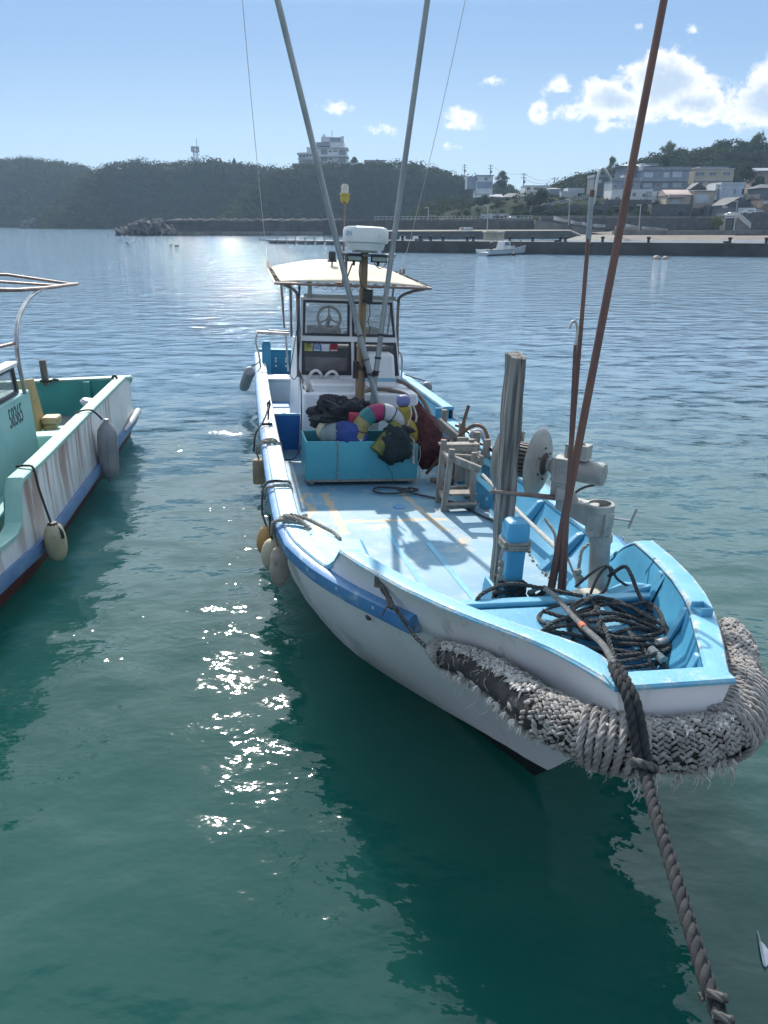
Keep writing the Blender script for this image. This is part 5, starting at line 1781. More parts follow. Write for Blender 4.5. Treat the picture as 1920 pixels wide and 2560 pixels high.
out = [Vector((-.18, .11, 1.49)), Vector((-.196, .015, 1.48)), Vector((-.195, -.07, 1.445)), Vector((-.196, -.137, 1.38)), Vector((-.195, -.185, 1.31))]
quay = [loc(px(1606, 1916, 2.52)), loc(px(1640, 2045, 2.24)), loc(px(1681, 2180, 2.0)), loc(px(1722, 2317, 1.79)), loc(px(1762, 2450, 1.62)), loc(px(1802, 2560, 1.50)), loc(px(1850, 2720, 1.33))]
a = smooth_path(out + [quay[0]], 8)
m = MB()
rope(m, [p + Vector((-.014, 0, .003)) for p in a], .0205, n=8, pitch=.12)
rope(m, [p + Vector((.020, -.012, 0)) for p in a], .0205, n=8, pitch=.12)
m.build('spliced_eye', ROPEM, ml)
b = smooth_path(quay, 8)
m = MB()
rope(m, b, .0215, n=9, pitch=.135)
side = Vector((.024, .012, -.012))
rope(m, [p + side for p in b], .0165, n=8, pitch=.12)
m.build('quay_line', ROPEM, ml)
m = MB()
c = b[0]
rope(m, smooth_path([c + Vector((-.045, 0, .03)), c + Vector((-.02, -.03, .035)), c + Vector((.03, -.03, .012)), c + Vector((.05, 0, -.02)), c + Vector((.03, .03, -.03)), c + Vector((-.02, .03, -.01))]), .019, n=8, pitch=.12)
m.build('rope_hitch', mat('bleached_rope', (.14, .135, .125), (.085, .08, .076), 25, .9, bump=.8, bscale=280), ml)
m = MB()
c = b[-14]
rope(m, smooth_path([c + Vector((-.015, 0, .02)), c + Vector((.01, -.025, .025)), c + Vector((.038, -.01, 0)), c + Vector((.025, .025, -.025)), c + Vector((-.015, .02, -.025))]), .013, n=8, pitch=.12)
c = b[-10]
rope(m, smooth_path([c + Vector((-.02, 0, .02)), c + Vector((.01, -.025, .02)), c + Vector((.035, .0, -.01)), c + Vector((.0, .025, -.025))]), .013, n=8, pitch=.12)
m.build('rope_hitch', mat('bleached_rope', (.14, .135, .125), (.085, .08, .076), 25, .9, bump=.8, bscale=280), ml)
# ================================================================== turquoise boat at the left edge
LM = boat_frame(R(7.4), 0, 0, Vector((-3.35, 6.7, 0)))
lb = thing('turquoise_boat', 'old white and turquoise fishing boat with rust streaks, cut off by the left edge', 'boat', (-1.1, 2.5, 0), LM)
# local axes: x to the right (0 = right gunwale edge, negative inboard), y astern
TEALG = mat('turquoise_gunwale', (.36, .56, .49), (.28, .48, .42), 3, .5, bump=.3, bscale=50, stain=(.42, .48, .42), sscale=7)
TEALP = mat('turquoise_inner', (.035, .27, .25), (.028, .22, .21), 2.2, .5, bump=.2, stain=(.08, .32, .29), sscale=4)
LWALL = mat('pale_turquoise_wall', (.28, .48, .47), (.22, .42, .42), 1.5, .5, bump=.1, stain=(.12, .30, .31), sscale=3, sfac=(.55, .8))
m_ = bpy.data.materials.new('rust_streaked_white')
m_.use_nodes = True
g = NG(m_.node_tree)
b_ = g.n['Principled BSDF']
P = g.new('ShaderNodeTexCoord').outputs['Object']
px_, py_, pz_ = g.sep(P)
base = g.mix(g.ramp(g.noise(P, 1.6, 5), .35, .7), (.72, .73, .73), (.62, .63, .63))
st = g.noise(g.comb(g.math('MULTIPLY', py_, 9.0), 0.0, g.math('MULTIPLY', pz_, .75)), 1.0, 5.0, .65)
where = g.math('ADD', g.math('MULTIPLY', g.noise(g.comb(py_, 0.0, 0.0), 1.15, 2), .9), g.math('MULTIPLY', g.ramp(py_, 3.0, -.6), .30))
rs_ = g.ramp(g.math('ADD', st, g.math('MULTIPLY', g.math('SUBTRACT', where, .6), .8)), .54, .72)
rs_ = g.math('MULTIPLY', rs_, g.ramp(pz_, .15, .9, .35, 1.0))
col = g.mix(g.math('MULTIPLY', rs_, .75), base, (.24, .085, .03))
g.l.new(col, b_.inputs['Base Color'])
b_.inputs['Roughness'].default_value = .5
LHULL = m_
LBLUE = mat('faded_blue_strake', (.11, .20, .38), (.15, .25, .42), 4, .55, bump=.2, stain=(.22, .28, .40), sscale=6)
LRED = mat('red_antifouling', (.16, .045, .04), (.10, .03, .03), 5, .65, bump=.3)
HB = [(-3.4, .86), (-.35, .60), (-.12, .60), (.0, .66), (.06, .80), (.10, .96), (.16, 1.05), (.25, 1.06), (3, 1.06), (5.25, 1.05), (5.62, .98)]
ys = [-3.4, -2.5, -1.5, -.8, -.35, -.12, -.04, .0, .03, .06, .08, .10, .13, .16, .2, .25, .6, 1, 1.5, 2, 2.5, 3, 3.5, 4, 4.5, 5, 5.25, 5.45, 5.6]


def xg(y):
    return lerp_tab([(-3.4, -.62), (-1, -.20), (0, -.06), (.3, -.01), (1, 0), (5.6, 0)], y)


m = MB()
P = []
for y in ys:
    x, h = xg(y), lerp_tab(HB, y) - .03
    P.append([Vector((x, y, h)), Vector((x - .01, y, .62 * h + .12)), Vector((x + .0, y, .36)), Vector((x - .02, y, .30))])
m.grid(P)
x = 0
m.add([(0, 5.6, .96), (0, 5.6, .3), (-2.3, 5.3, .3), (-2.3, 5.3, .96)], [(0, 1, 2, 3)])
m.build('hull', LHULL, lb, smooth=35)
m = MB()
P = []
for y in ys:
    x = xg(y)
    P.append([Vector((x - .02, y, .34)), Vector((x + .045, y, .36)), Vector((x + .05, y, .29)), Vector((x + .03, y, .21)), Vector((x - .03, y, .20))])
P.append([p + Vector((0, .14, .02)) for p in P[-1]])
m.grid(P)
m.build('blue_strake', LBLUE, lb, smooth=30)
m = MB().tube([(.04, 4.6, .345), (.05, 5.2, .36), (.05, 5.75, .375)], [.02, .05, .055], 10)
m.build('stern_rubber', HULLW if False else mat('plain_white_strip', (.5, .5, .5), (.42, .42, .42), 4, .5), lb)
m = MB()
P = []
for y in ys:
    x = xg(y)
    P.append([Vector((x - .02, y, .205)), Vector((x - .12, y, -.10)), Vector((x - .5, y, -.5))])
m.grid(P)
m.build('bottom', LRED, lb, smooth=60)
m = MB()
rg = []
for y in ys:
    x, h = xg(y), lerp_tab(HB, y)
    rg.append([Vector((x + .02, y, h - .05)), Vector((x + .022, y, h - .012)), Vector((x + .005, y, h)), Vector((x - .12, y, h)), Vector((x - .135, y, h - .012)), Vector((x - .135, y, h - .05))])
m.loft(rg)
# stern gunwale across
m.hexa([(.02, 5.52, .93), (.02, 5.66, .93), (-2.3, 5.40, .93), (-2.3, 5.26, .93), (.02, 5.50, .985), (.02, 5.66, .985), (-2.3, 5.40, .985), (-2.3, 5.24, .985)])
m.tube(smooth_path([(-.16, 5.62, .97), (-.12, 5.66, .90), (-.05, 5.67, .86), (.0, 5.66, .90), (.02, 5.62, .97)]), .03, 8)
m.build('gunwale_cap', TEALG, lb, smooth=35)
m = MB()
P = []
for y in [q for q in ys if q > -1]:
    x, h = xg(y), lerp_tab(HB, y)
    P.append([Vector((x - .13, y, h - .03)), Vector((x - .16, y, h - .12)), Vector((x - .2, y, .40)), Vector((x - .3, y, .36))][::-1])
m.grid(P)
m.grid([[Vector((-.1 - 2.3 * k / 6, 5.48 - .3 * k / 6, z)) for z in (.36, .6, .95)] for k in range(7)])
m.build('bulwark_lining', TEALP, lb, smooth=40)
for t in (-.62, -1.25):
    MB().box((t, 5.40, .66), (.12, .10, .58), (0, 0, .1)).build('frame_rib', TEALP, lb, bevel=.02)
m = MB().grid([[Vector((-.15 - 2.3 * i / 5, -3 + 8.5 * j / 20, .42 if True else 0)) for i in range(6)] for j in range(21)])
m.build('deck', mat('grey_brown_deck', (.26, .25, .24), (.18, .175, .17), 3, .7, stain=(.10, .22, .22), sscale=2), lb)
MB().box((-.62, 3.95, .50), (.55, .30, .16), (0, 0, .1)).box((-.62, 3.55, .58), (.55, .36, .16), (0, 0, .1)).box((-.66, 3.1, .62), (.6, .3, .2), (0, 0, .1)).build('deck_steps', TEALG, lb, bevel=.03)
# cabin side with number, window and roof frame
m = MB()
m.hexa([(-.50, .0, .36), (-.50, 2.31, .36), (-1.9, 2.31, .36), (-1.9, .0, .36), (-.50, -.6, 1.53), (-.50, 2.29, 1.46), (-1.9, 2.29, 1.46), (-1.9, -.6, 1.53)])
m.box((-.70, .2, .52), (.75, 2.2, .22))
cab2 = m.build('cabin', LWALL, lb, bevel=.02)
Mt = Matrix.Translation((-.499, 1.70, 1.275)) @ Matrix.Rotation(-.03, 4, 'X') @ Matrix.Rotation(PI / 2, 4, 'Z') @ Matrix.Rotation(PI / 2, 4, 'X')
me = text_mesh('58365', .30, .003)
me.transform(Matrix.Diagonal((.62, 1, 1, 1)))
me.materials.clear()
me.materials.append(mat('number_paint', (.03, .045, .06), (.08, .10, .11), 30, .6))
me.transform(Mt)
to = bpy.data.objects.new('registration_number', me)
sc.collection.objects.link(to)
to.parent = cab2
me.transform(Matrix.Translation(-Vector(BASE[cab2.name])))
m = MB()
fz = lambda y: 1.535 - (y + .6) * .022
for (y0, y1, z0, z1) in ((-.6, 1.96, 0, .035), (-.6, 1.96, .27, .305)):
    m.hexa([(-.52, y0, fz(y0) + z0), (-.52, y1, fz(y1) + z0), (-.56, y1, fz(y1) + z0), (-.56, y0, fz(y0) + z0), (-.52, y0, fz(y0) + z1), (-.52, y1, fz(y1) + z1), (-.56, y1, fz(y1) + z1), (-.56, y0, fz(y0) + z1)])
m.hexa([(-.52, 1.93, 1.48), (-.52, 2.0, 1.48), (-.56, 2.0, 1.48), (-.56, 1.93, 1.48), (-.52, 1.90, 1.79), (-.52, 1.96, 1.79), (-.56, 1.96, 1.79), (-.56, 1.90, 1.79)])
m.build('window_frame', DARKFR, cab2, bevel=.006)
MB().hexa([(-.535, -.6, 1.55), (-.535, 1.93, 1.5), (-.545, 1.93, 1.5), (-.545, -.6, 1.55), (-.535, -.6, 1.8), (-.535, 1.9, 1.77), (-.545, 1.9, 1.77), (-.545, -.6, 1.8)]).build('window_pane', GLASS, cab2)
MB().hexa([(-.48, -.7, 1.84), (-.48, 2.02, 1.79), (-.62, 2.02, 1.79), (-.62, -.7, 1.84), (-.48, -.7, 1.875), (-.48, 2.02, 1.83), (-.62, 2.02, 1.83), (-.62, -.7, 1.875)]).build('cabin_roof', WHITE, cab2, bevel=.006)
m = MB().box((-.86, .6, 1.62), (.03, 2.4, .4))
m.build('far_wall', mat('cabin_far_wall', (.42, .42, .42), (.34, .34, .34), 3, .7), cab2)
brd = MB().hexa([(-.86, 3.50, .36), (-.80, 3.50, .36), (-.80, 3.82, .36), (-.86, 3.82, .36), (-.88, 3.05, 1.42), (-.84, 3.05, 1.42), (-.84, 3.62, 1.34), (-.88, 3.62, 1.34)])
brd.build('seat_back_board', mat('tan_plywood', (.42, .30, .14), (.34, .23, .10), 5, .65, bump=.3, stretch=(1, 1, .2), stain=(.16, .12, .08), sscale=4), lb, bevel=.006)
MB().box((-.70, 3.62, .78), (.22, .26, .10)).box((-.72, 3.62, .56), (.16, .2, .36)).build('seat_pad', mat('tan_vinyl', (.52, .36, .20), (.42, .29, .16), 6, .5), lb, bevel=.03)
m = MB().box((-1.2, 5.32, 1.12), (.095, .085, .38), (0, 0, .1))
m.build('stern_post', WOODG, lb, bevel=.008)
MB().tube(smooth_path([(-1.26, 5.26, 1.0), (-1.12, 5.24, 1.0), (-1.08, 5.3, 1.01), (-1.0, 5.3, 1.0)]), .02, 8).build('post_cord', BLACK, lb)
m = MB()
m.tube(smooth_path([(-.41, 1.83, 1.50), (-.41, 1.80, 1.9), (-.40, 1.82, 2.10), (-.40, 2.0, 2.30), (-.40, 2.5, 2.47), (-.40, 3.15, 2.53)], 7), .022, 10)
m.build('canopy_post', STEEL, lb)
m = MB()
m.tube([(-.40, 4.77, 2.46), (-.40, 3.1, 2.53), (-.40, 2.15, 2.585), (-.62, 1.9, 2.61), (-.95, 1.7, 2.60), (-1.5, 1.7, 2.6)], .022, 8)
m.tube([(-.40, 4.6, 2.465), (-.95, 3.6, 2.66), (-1.6, 3.3, 2.70)], .018, 8)
m.tube([(-.40, 3.9, 2.50), (-.9, 3.0, 2.62), (-1.4, 2.8, 2.66)], .016, 8)
m.tube([(-.95, 1.7, 2.60), (-1.1, 1.4, 2.4)], .018, 8)
m.tube([(-.41, 1.82, 2.06), (-.5, .9, 2.10), (-.62, -.5, 2.14)], .018, 8)
m.build('canopy_frame', STEELR, lb)
MB().tube([(-2.6, 3.6, 6.5), (-2.2, 4.3, 4.4), (-1.75, 5.0, 2.35)], .007, 5).build('stay_line', ROPEW, lb)
m = MB().tube(smooth_path([(-.14, 5.0, 1.06), (-.10, 5.02, 1.10), (-.06, 5.0, 1.06)]), .02, 8)
m.build('stern_cleat', BLACK, lb)
MB().lathe([(.10, -.02), (.13, .02), (.10, .06)], (-.17, 3.6, .98), (.3, 0, 1), 14).build('cap_pad', FLW, lb)


def fender_l(name, c, rad, L, mt, label, tilt, ropep, shape):
    ft = thing(name, label, 'fender', c, LM, 'fenders on the turquoise boat')
    ax = (Euler(tilt).to_matrix() @ Vector((0, 0, 1)))
    m = MB()
    if shape == 's':
        prof = [(.01, -L * 1.10), (.028, -L * 1.09), (.03, -L * 1.02), (rad * .55, -L * .95), (rad * .93, -L * .80), (rad, -L * .55), (rad * 1.02, 0), (rad, L * .5), (rad * .92, L * .72), (rad * .6, L * .9), (.035, L), (.03, L * 1.1), (.01, L * 1.11)]
        m.lathe(prof, c, ax, 24)
        # moulded ribs
        for k in range(6):
            a = 2 * PI * k / 6
            u = ax.orthogonal().normalized()
            v = ax.cross(u)
            d = u * math.cos(a) + v * math.sin(a)
            cc = Vector(c)
            m.tube([cc + ax * (-L * .78) + d * rad * .93, cc + ax * (-L * .5) + d * rad * 1.0, cc + d * rad * 1.02, cc + ax * (L * .5) + d * rad * 1.0, cc + ax * (L * .72) + d * rad * .92], .008, 5)
    else:
        prof = [(max(.01, rad * math.sin(PI * k / 20) ** .62 * (1.0 + .06 * (10 - k) / 10)), -L * math.cos(PI * k / 20)) for k in range(21)]
        m.lathe(prof, c, ax, 24)
    m.build('fender_body', mt, ft, smooth=60)
    m = MB()
    m.tube(smooth_path(ropep), .012, 7)
    if shape != 's':
        m.lathe([(.05, L * .86), (.06, L * .9), (.04, L * 1.02)], c, ax, 10)
        m.tube(smooth_path([Vector(c) + Vector((.02, -.02, L)), Vector(c) + Vector((rad * .75, -.04, L * .62)), Vector(c) + Vector((rad * .86, -.05, L * .25))]), [.012] * 8 + [.018] * 9, 6)
    m.build('lanyard', BLACK, ft)


fender_l('sausage_fender', (.14, 2.95, .50), .125, .385, FNGRY, 'long ribbed grey vinyl fender hanging from the turquoise boat near its stern', (0.0, .06, 0), [(.12, 2.95, .92), (.06, 2.85, 1.04), (.02, 2.8, 1.08), (-.06, 2.75, 1.085), (-.15, 2.7, 1.06)], 's')
fender_l('foam_fender', (.14, .30, .33), .105, .20, FNCRK, 'cracked cream foam fender hanging low on the turquoise boat', (0, 0, 0), [(.13, .30, .50), (.05, .36, .85), (.015, .40, 1.06), (-.05, .42, 1.085), (-.16, .46, 1.07)], 'f')
# ================================================================== harbour, village and hills beyond the water
def z1(x, y): return (x * .5787, 300 + y * .5787)
def z2(x, y): return (960 + x * .5787, 300 + y * .5787)
def zb(x, y): return (1120 + x * .2411, 400 + y * .2411)
def zd(x, y): return (1520 + x * .2411, 320 + y * .2411)
def z3(x, y): return (640 + x * .3617, 310 + y * .3617)


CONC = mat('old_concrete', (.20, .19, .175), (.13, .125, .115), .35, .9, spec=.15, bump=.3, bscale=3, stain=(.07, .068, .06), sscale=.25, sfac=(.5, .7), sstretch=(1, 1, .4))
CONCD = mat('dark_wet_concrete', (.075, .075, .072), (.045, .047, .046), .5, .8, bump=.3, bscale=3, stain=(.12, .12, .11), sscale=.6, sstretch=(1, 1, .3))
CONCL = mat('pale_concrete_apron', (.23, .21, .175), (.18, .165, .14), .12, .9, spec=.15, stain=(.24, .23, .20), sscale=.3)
SAND = mat('beach_sand', (.22, .18, .15), (.16, .135, .115), .4, .95, spec=.15, stain=(.16, .13, .11), sscale=.5)
STONEW = mat('dark_stone_wall', (.085, .085, .085), (.05, .052, .055), .8, .9, bump=.6, bscale=2.2, stain=(.12, .115, .10), sscale=.4)
EARTH = mat('hillside_undergrowth', (.016, .028, .010), (.010, .018, .008), .08, .95, spec=.03)
METALP = mat('lamp_post_grey', (.42, .44, .46), (.34, .36, .38), 2, .5)
POLEB = mat('utility_pole_grey', (.16, .16, .16), (.10, .10, .10), 2, .7)
PANE = mat('far_window_glass', (.05, .07, .10), (.09, .11, .14), .6, .15, spec=.7)
PANEL = mat('far_curtained_window', (.42, .45, .50), (.34, .37, .42), .6, .3)

# ---- hills
def leaf_mat(name, c1, c2):
    m = bpy.data.materials.new(name)
    m.use_nodes = True
    g = NG(m.node_tree)
    b = g.n['Principled BSDF']
    at = g.new('ShaderNodeAttribute', attribute_name='tone')
    n = g.noise(g.new('ShaderNodeTexCoord').outputs['Object'], .5, 3)
    col = g.mix(g.math('MULTIPLY_ADD', n, .6, g.math('MULTIPLY_ADD', at.outputs['Fac'], .7, -.25), clamp=True), c1, c2)
    g.l.new(col, b.inputs['Base Color'])
    b.inputs['Roughness'].default_value = .85
    b.inputs['Specular IOR Level'].default_value = .04
    tr = g.new('ShaderNodeBsdfTranslucent')
    g.l.new(g.mix(.5, col, (.12, .16, .02)), tr.inputs[0])
    mx = g.new('ShaderNodeMixShader')
    mx.inputs[0].default_value = .12
    g.l.new(b.outputs[0], mx.inputs[1])
    g.l.new(tr.outputs[0], mx.inputs[2])
    g.l.new(mx.outputs[0], g.n['Material Output'].inputs[0])
    return m


LEAF = leaf_mat('evergreen_leaves', (.014, .027, .012), (.036, .055, .021))
LEAFY = leaf_mat('bamboo_leaves', (.06, .085, .022), (.14, .165, .045))
BARK = mat('far_bark', (.07, .055, .04), (.045, .036, .028), 2, .9)


def crowns_mesh(name, centers, radii, nleaf, leaf, m, seed=0, flat=.75, tone=None, parent=None, M=None, off=None):
    """many leafy crowns in one mesh: leaf-sized quads through each crown's volume, denser near its skin"""
    r = np.random.default_rng(seed)
    C = np.asarray(centers, dtype=float)
    Rd = np.asarray(radii, dtype=float)
    n = len(C)
    if np.isscalar(nleaf):
        nleaf = [nleaf] * n
    idx = np.repeat(np.arange(n), nleaf)
    N = len(idx)
    d = r.normal(size=(N, 3))
    d /= np.linalg.norm(d, axis=1)[:, None]
    d[:, 2] = np.abs(d[:, 2]) * np.where(r.random(N) < .82, 1, -1)
    # lobed outline
    ph = idx * 1.7
    lobe = 1 + .22 * np.sin(3 * d[:, 0] * 2.1 + ph) * np.cos(2.6 * d[:, 1] + ph * .7) + .16 * np.sin(5 * d[:, 2] + ph * 1.3)
    rad = Rd[idx] * lobe * (1 - .55 * r.random(N) ** 2.2)
    P = C[idx] + d * rad[:, None] * np.array([1, 1, flat])
    nn = d + r.normal(size=(N, 3)) * .14
    nn /= np.linalg.norm(nn, axis=1)[:, None]
    a = np.cross(nn, r.normal(size=(N, 3)))
    a /= np.linalg.norm(a, axis=1)[:, None]
    b = np.cross(nn, a)
    s = (leaf * (.6 + .8 * r.random(N)))[:, None]
    q = np.stack([P + a * s, P + b * s * .62, P - a * s, P - b * s * .62], axis=1).reshape(-1, 3)
    if off is not None:
        q = q - np.asarray(off)
    me = bpy.data.meshes.new(name)
    me.vertices.add(4 * N)
    me.vertices.foreach_set('co', q.astype(np.float32).ravel())
    me.loops.add(4 * N)
    me.loops.foreach_set('vertex_index', np.arange(4 * N, dtype=np.int32))
    me.polygons.add(N)
    me.polygons.foreach_set('loop_start', np.arange(0, 4 * N, 4, dtype=np.int32))
    me.update(calc_edges=True)
    at = me.attributes.new('tone', 'FLOAT', 'FACE')
    tn = (r.random(n) if tone is None else np.asarray(tone))[idx] * .75 + r.random(N) * .25
    at.data.foreach_set('value', tn.astype(np.float32))
    me.materials.append(m)
    o = bpy.data.objects.new(name, me)
    sc.collection.objects.link(o)
    if parent is not None:
        o.parent = parent
    elif off is not None:
        o.location = off
    return o


def hill(name, ridge, depth, back, crown=3.0, seed=0, bulge=1.7, gap=1.0, leaf=.55, nleaf=60, foot=0.0, m=LEAF, lift=2.2, thin=0.0):
    """ridge: list of (px, py, Y) silhouette points as seen in the photograph at distance Y"""
    R3 = smooth_path([px(a, b, Y) - Vector((0, 0, lift)) for a, b, Y in ridge], 6)
    nr = 12
    P = []
    for i, r in enumerate(R3):
        row = []
        for j in range(nr + 1):
            q = j / nr
            h = foot - 1.0 + (max(r.z, foot + .5) - foot + 1.0) * (1 - (1 - q) ** bulge)
            y = r.y - depth * (1 - q)
            n_ = noise.noise(Vector((r.x * .03, y * .03, seed))) * 7 * math.sin(PI * q)
            n_ += noise.noise(Vector((r.x * .11, y * .11, seed + 9))) * 3 * math.sin(PI * q)
            row.append(Vector((r.x * (y / r.y) + n_ * .3, y - n_, h)))
        for j in range(1, 5):
            q = j / 4
            row.append(Vector((r.x * (1 + .1 * q), r.y + back * q, r.z * (1 - q * q) - 2 * q)))
        P.append(row)
    mb = MB().grid(P)
    struct(mb.build(name, EARTH, None, smooth=180))
    # crowns over the visible slope
    r = np.random.default_rng(seed)
    cs, rs2, tn = [], [], []
    for i in range(len(P) - 1):
        for j in range(0, nr + 1):
            a, b, c = P[i][j], P[i + 1][j], P[i][min(j + 1, len(P[0]) - 1)]
            area = (b - a).cross(c - a).length
            k = r.poisson(max(.0, area / (crown * crown * 1.5 * gap)))
            for _ in range(k):
                u, v = r.random(), r.random()
                p = a.lerp(b, u) + (c - a) * v
                if thin and r.random() < thin:
                    continue
                rr = crown * (.55 + .75 * r.random())
                cs.append((p.x, p.y, p.z + rr * .30 + noise.noise(Vector((p.x * .05, p.y * .05, 3))) * 1.0))
                rs2.append(rr)
                tn.append(min(1, max(0, .45 + 1.1 * noise.noise(Vector((p.x * .035, p.z * .07, seed))) + .25 * r.random() - .1)))
    f = crowns_mesh(name.replace('hill', 'forest') if 'hill' in name else name + '_forest', cs, rs2, nleaf, leaf, m, seed + 1, tone=tn)
    f['kind'] = 'stuff'
    return f


h1 = hill('hill', [(-700, 440, 560), (-300, 412, 540), (0, 402, 520), (60, 400, 510), (120, 406, 510), (180, 414, 505), (240, 432, 500), (300, 450, 495), (380, 470, 490)], 60, 120, 4.0, 11, leaf=.62, nleaf=70)
h2 = hill('hill', [(95, 556, 395), (130, 520, 400), (190, 470, 405), (240, 434, 410), (300, 411, 415), (370, 405, 420), (430, 406, 420), (490, 400, 420), (525, 400, 420), (560, 408, 420), (600, 412, 420), (650, 416, 420), (700, 425, 425), (760, 440, 430)], 26, 100, 3.4, 22, bulge=2.3, leaf=.52, nleaf=70)
h3 = hill('hill', [(540, 556, 350), (585, 510, 355), (630, 466, 362), (680, 432, 370), (740, 416, 380), (790, 412, 385), (860, 408, 385), (930, 410, 385), (985, 406, 385), (1020, 408, 385), (1060, 410, 380), (1100, 424, 375), (1140, 440, 370), (1190, 446, 365), (1240, 458, 360), (1290, 470, 355), (1330, 500, 350), (1350, 540, 348)], 28, 80, 3.0, 33, bulge=2.4, leaf=.46, nleaf=75)
h4 = hill('hill', [(1030, 545, 250), (1060, 515, 250), (1100, 496, 250), (1130, 492, 250), (1165, 500, 250), (1195, 522, 250), (1215, 548, 250)], 22, 25, 2.4, 44, bulge=2.0, foot=3, leaf=.36, nleaf=75)
h5 = hill('hill', [(1350, 480, 300), (1385, 462, 300), (1425, 444, 300), (1469, 434, 300), (1539, 416, 295), (1597, 403, 290), (1640, 390, 290), (1689, 374, 290), (1727, 368, 290), (1771, 366, 290), (1809, 350, 290), (1831, 348, 290), (1882, 352, 290), (1920, 360, 290), (2060, 370, 290), (2300, 380, 290), (2700, 400, 290)], 42, 90, 2.6, 55, bulge=1.5, foot=8, leaf=.40, nleaf=80)


def tree(name, label, at_px, Y, h, wd, m=LEAF, kind='round', seed=0, group=None):
    b = px(at_px[0], at_px[1], Y)
    h, wd = h * .52, wd * .60
    t = thing(name, label, 'tree', b, None, group)
    MB().tube([b + Vector((0, 0, -1.0)), b + Vector((.05 * h, 0, h * .35)), b + Vector((.02 * h, 0, h * .8))], [.05 * h, .035 * h, .012 * h], 7).build('trunk', BARK, t)
    r = np.random.default_rng(seed)
    cs, rr = [], []
    if kind == 'round':
        for k in range(16):
            q = r.random()
            e = (1 - abs(q - .45) * 1.2) * .36
            cs.append((b.x + r.uniform(-e, e) * wd, b.y + r.uniform(-e, e) * wd, b.z + h * (.15 + .72 * q)))
            rr.append(wd * (.20 + .10 * r.random()))
    elif kind == 'cone':
        for k in range(9):
            q = k / 8
            cs.append((b.x + r.uniform(-.04, .04) * h, b.y, b.z + h * (.2 + .8 * q)))
            rr.append(wd * .5 * (1 - q * .88))
    else:
        for k in range(14):
            q = r.random()
            cs.append((b.x + r.uniform(-.4, .4) * wd * (1 - q * .5), b.y + r.uniform(-.3, .3) * wd, b.z + h * (.3 + .7 * q)))
            rr.append(wd * .16)
    crowns_mesh('crown', cs, rr, 170, .20 if kind != 'plume' else .16, m, seed + 5, flat=1.0 if kind != 'plume' else 1.8, parent=t, off=tuple(b))
    return t


tree('broadleaf_tree', 'tall round-headed tree standing alone against the sky beside the white hilltop house', (1253, 476), 300, 13.0, 7.5, seed=1)
tree('conifer', 'pointed conifer on the ridge just right of the lattice tower', (552, 411), 418, 5.0, 3.2, kind='cone', seed=2, group='ridge conifers')
tree('conifer', 'pointed conifer on the ridge, farther right of the lattice tower', (586, 411), 418, 5.2, 3.6, kind='cone', seed=3, group='ridge conifers')
tree('broadleaf_tree', 'bushy tree on the hilltop between the hotel and the low roofs', (885, 411), 378, 5.0, 5.5, seed=4)
tree('bamboo_clump', 'pale bamboo plumes left of the thick pole on the village skyline', (1530, 438), 282, 9.5, 7.0, LEAFY, 'plume', 6)
tree('bamboo_clump', 'yellow-green bamboo plumes on the slope above the grey balcony house', (1668, 394), 280, 8.0, 9.0, LEAFY, 'plume', 7)
tree('bamboo_clump', 'feathery bamboo on the crest of the right hill at the picture edge', (1892, 372), 284, 9.0, 9.0, LEAFY, 'plume', 8)
tree('broadleaf_tree', 'dark rounded tree beside the curved roof of the tall grey house', (1661, 424), 232, 6.0, 5.5, seed=9)
tree('broadleaf_tree', 'broad bushy tree beyond the beige house at the right', (1862, 460), 228, 9.5, 8.5, seed=10)
tree('broadleaf_tree', 'dense tree in the gap right of the white and blue house', (1892, 480), 226, 7.0, 6.0, seed=12)
tree('broadleaf_tree', 'dark shrubby tree in front of the long white hillside house', (1352, 510), 214, 6.0, 7.0, seed=13)
tree('broadleaf_tree', 'low tree beside the climbing road wall', (1330, 520), 210, 4.5, 6.0, seed=14)
tree('broadleaf_tree', 'round tree below the brown roofed house on the left of the village', (1206, 520), 235, 6.5, 6.0, seed=15)
tree('shrub', 'small shrub growing out of the stone wall behind the taped gaff pole', (1462, 532), 186, 2.6, 2.6, LEAFY, seed=16)
tree('shrub', 'green shrubs at the foot of the car platform', (1790, 566), 172, 3.0, 4.0, LEAFY, seed=17)
tree('shrub', 'yellowish shrub by the climbing road wall below the grey house', (1392, 526), 200, 2.4, 3.0, LEAFY, seed=18)

# ---- lattice tower
def far_thing(name, label, cat, p, group=None):
    return thing(name, label, cat, p, None, group)


b = px(490, 402, 415)
tw = far_thing('lattice_tower', 'lattice radio tower with aerials on the wooded ridge', 'tower', b)
s_ = 415 / 2058.0
H_ = 44 * s_
m = MB()
for sx_ in (-1, 1):
    for sy_ in (-1, 1):
        m.tube([b + Vector((sx_ * 1.1, sy_ * 1.1, -2)), b + Vector((sx_ * .75, sy_ * .75, H_ * .72))], .13, 5)
for k in range(6):
    z0, z1_ = H_ * .12 * k, H_ * .12 * (k + 1)
    for sy_ in (-1, 1):
        m.tube([b + Vector((-1.0, sy_, z0)), b + Vector((.95, sy_, z1_))], .07, 4)
        m.tube([b + Vector((1.0, sy_, z0)), b + Vector((-.95, sy_, z1_))], .07, 4)
        m.tube([b + Vector((sy_, -1.0, z0)), b + Vector((sy_, .95, z1_))], .07, 4)
m.build('mast_legs', METALP, tw)
m = MB().box(b + Vector((0, 0, H_ * .45)), (3.4, 3.4, .2)).box(b + Vector((0, 0, H_ * .70)), (3.4, 3.4, .2))
for k in range(8):
    a = 2 * PI * k / 8
    m.box(b + Vector((math.cos(a) * 1.8, math.sin(a) * 1.8, H_ * .57)), (.45, .3, 2.3), (0, 0, a))
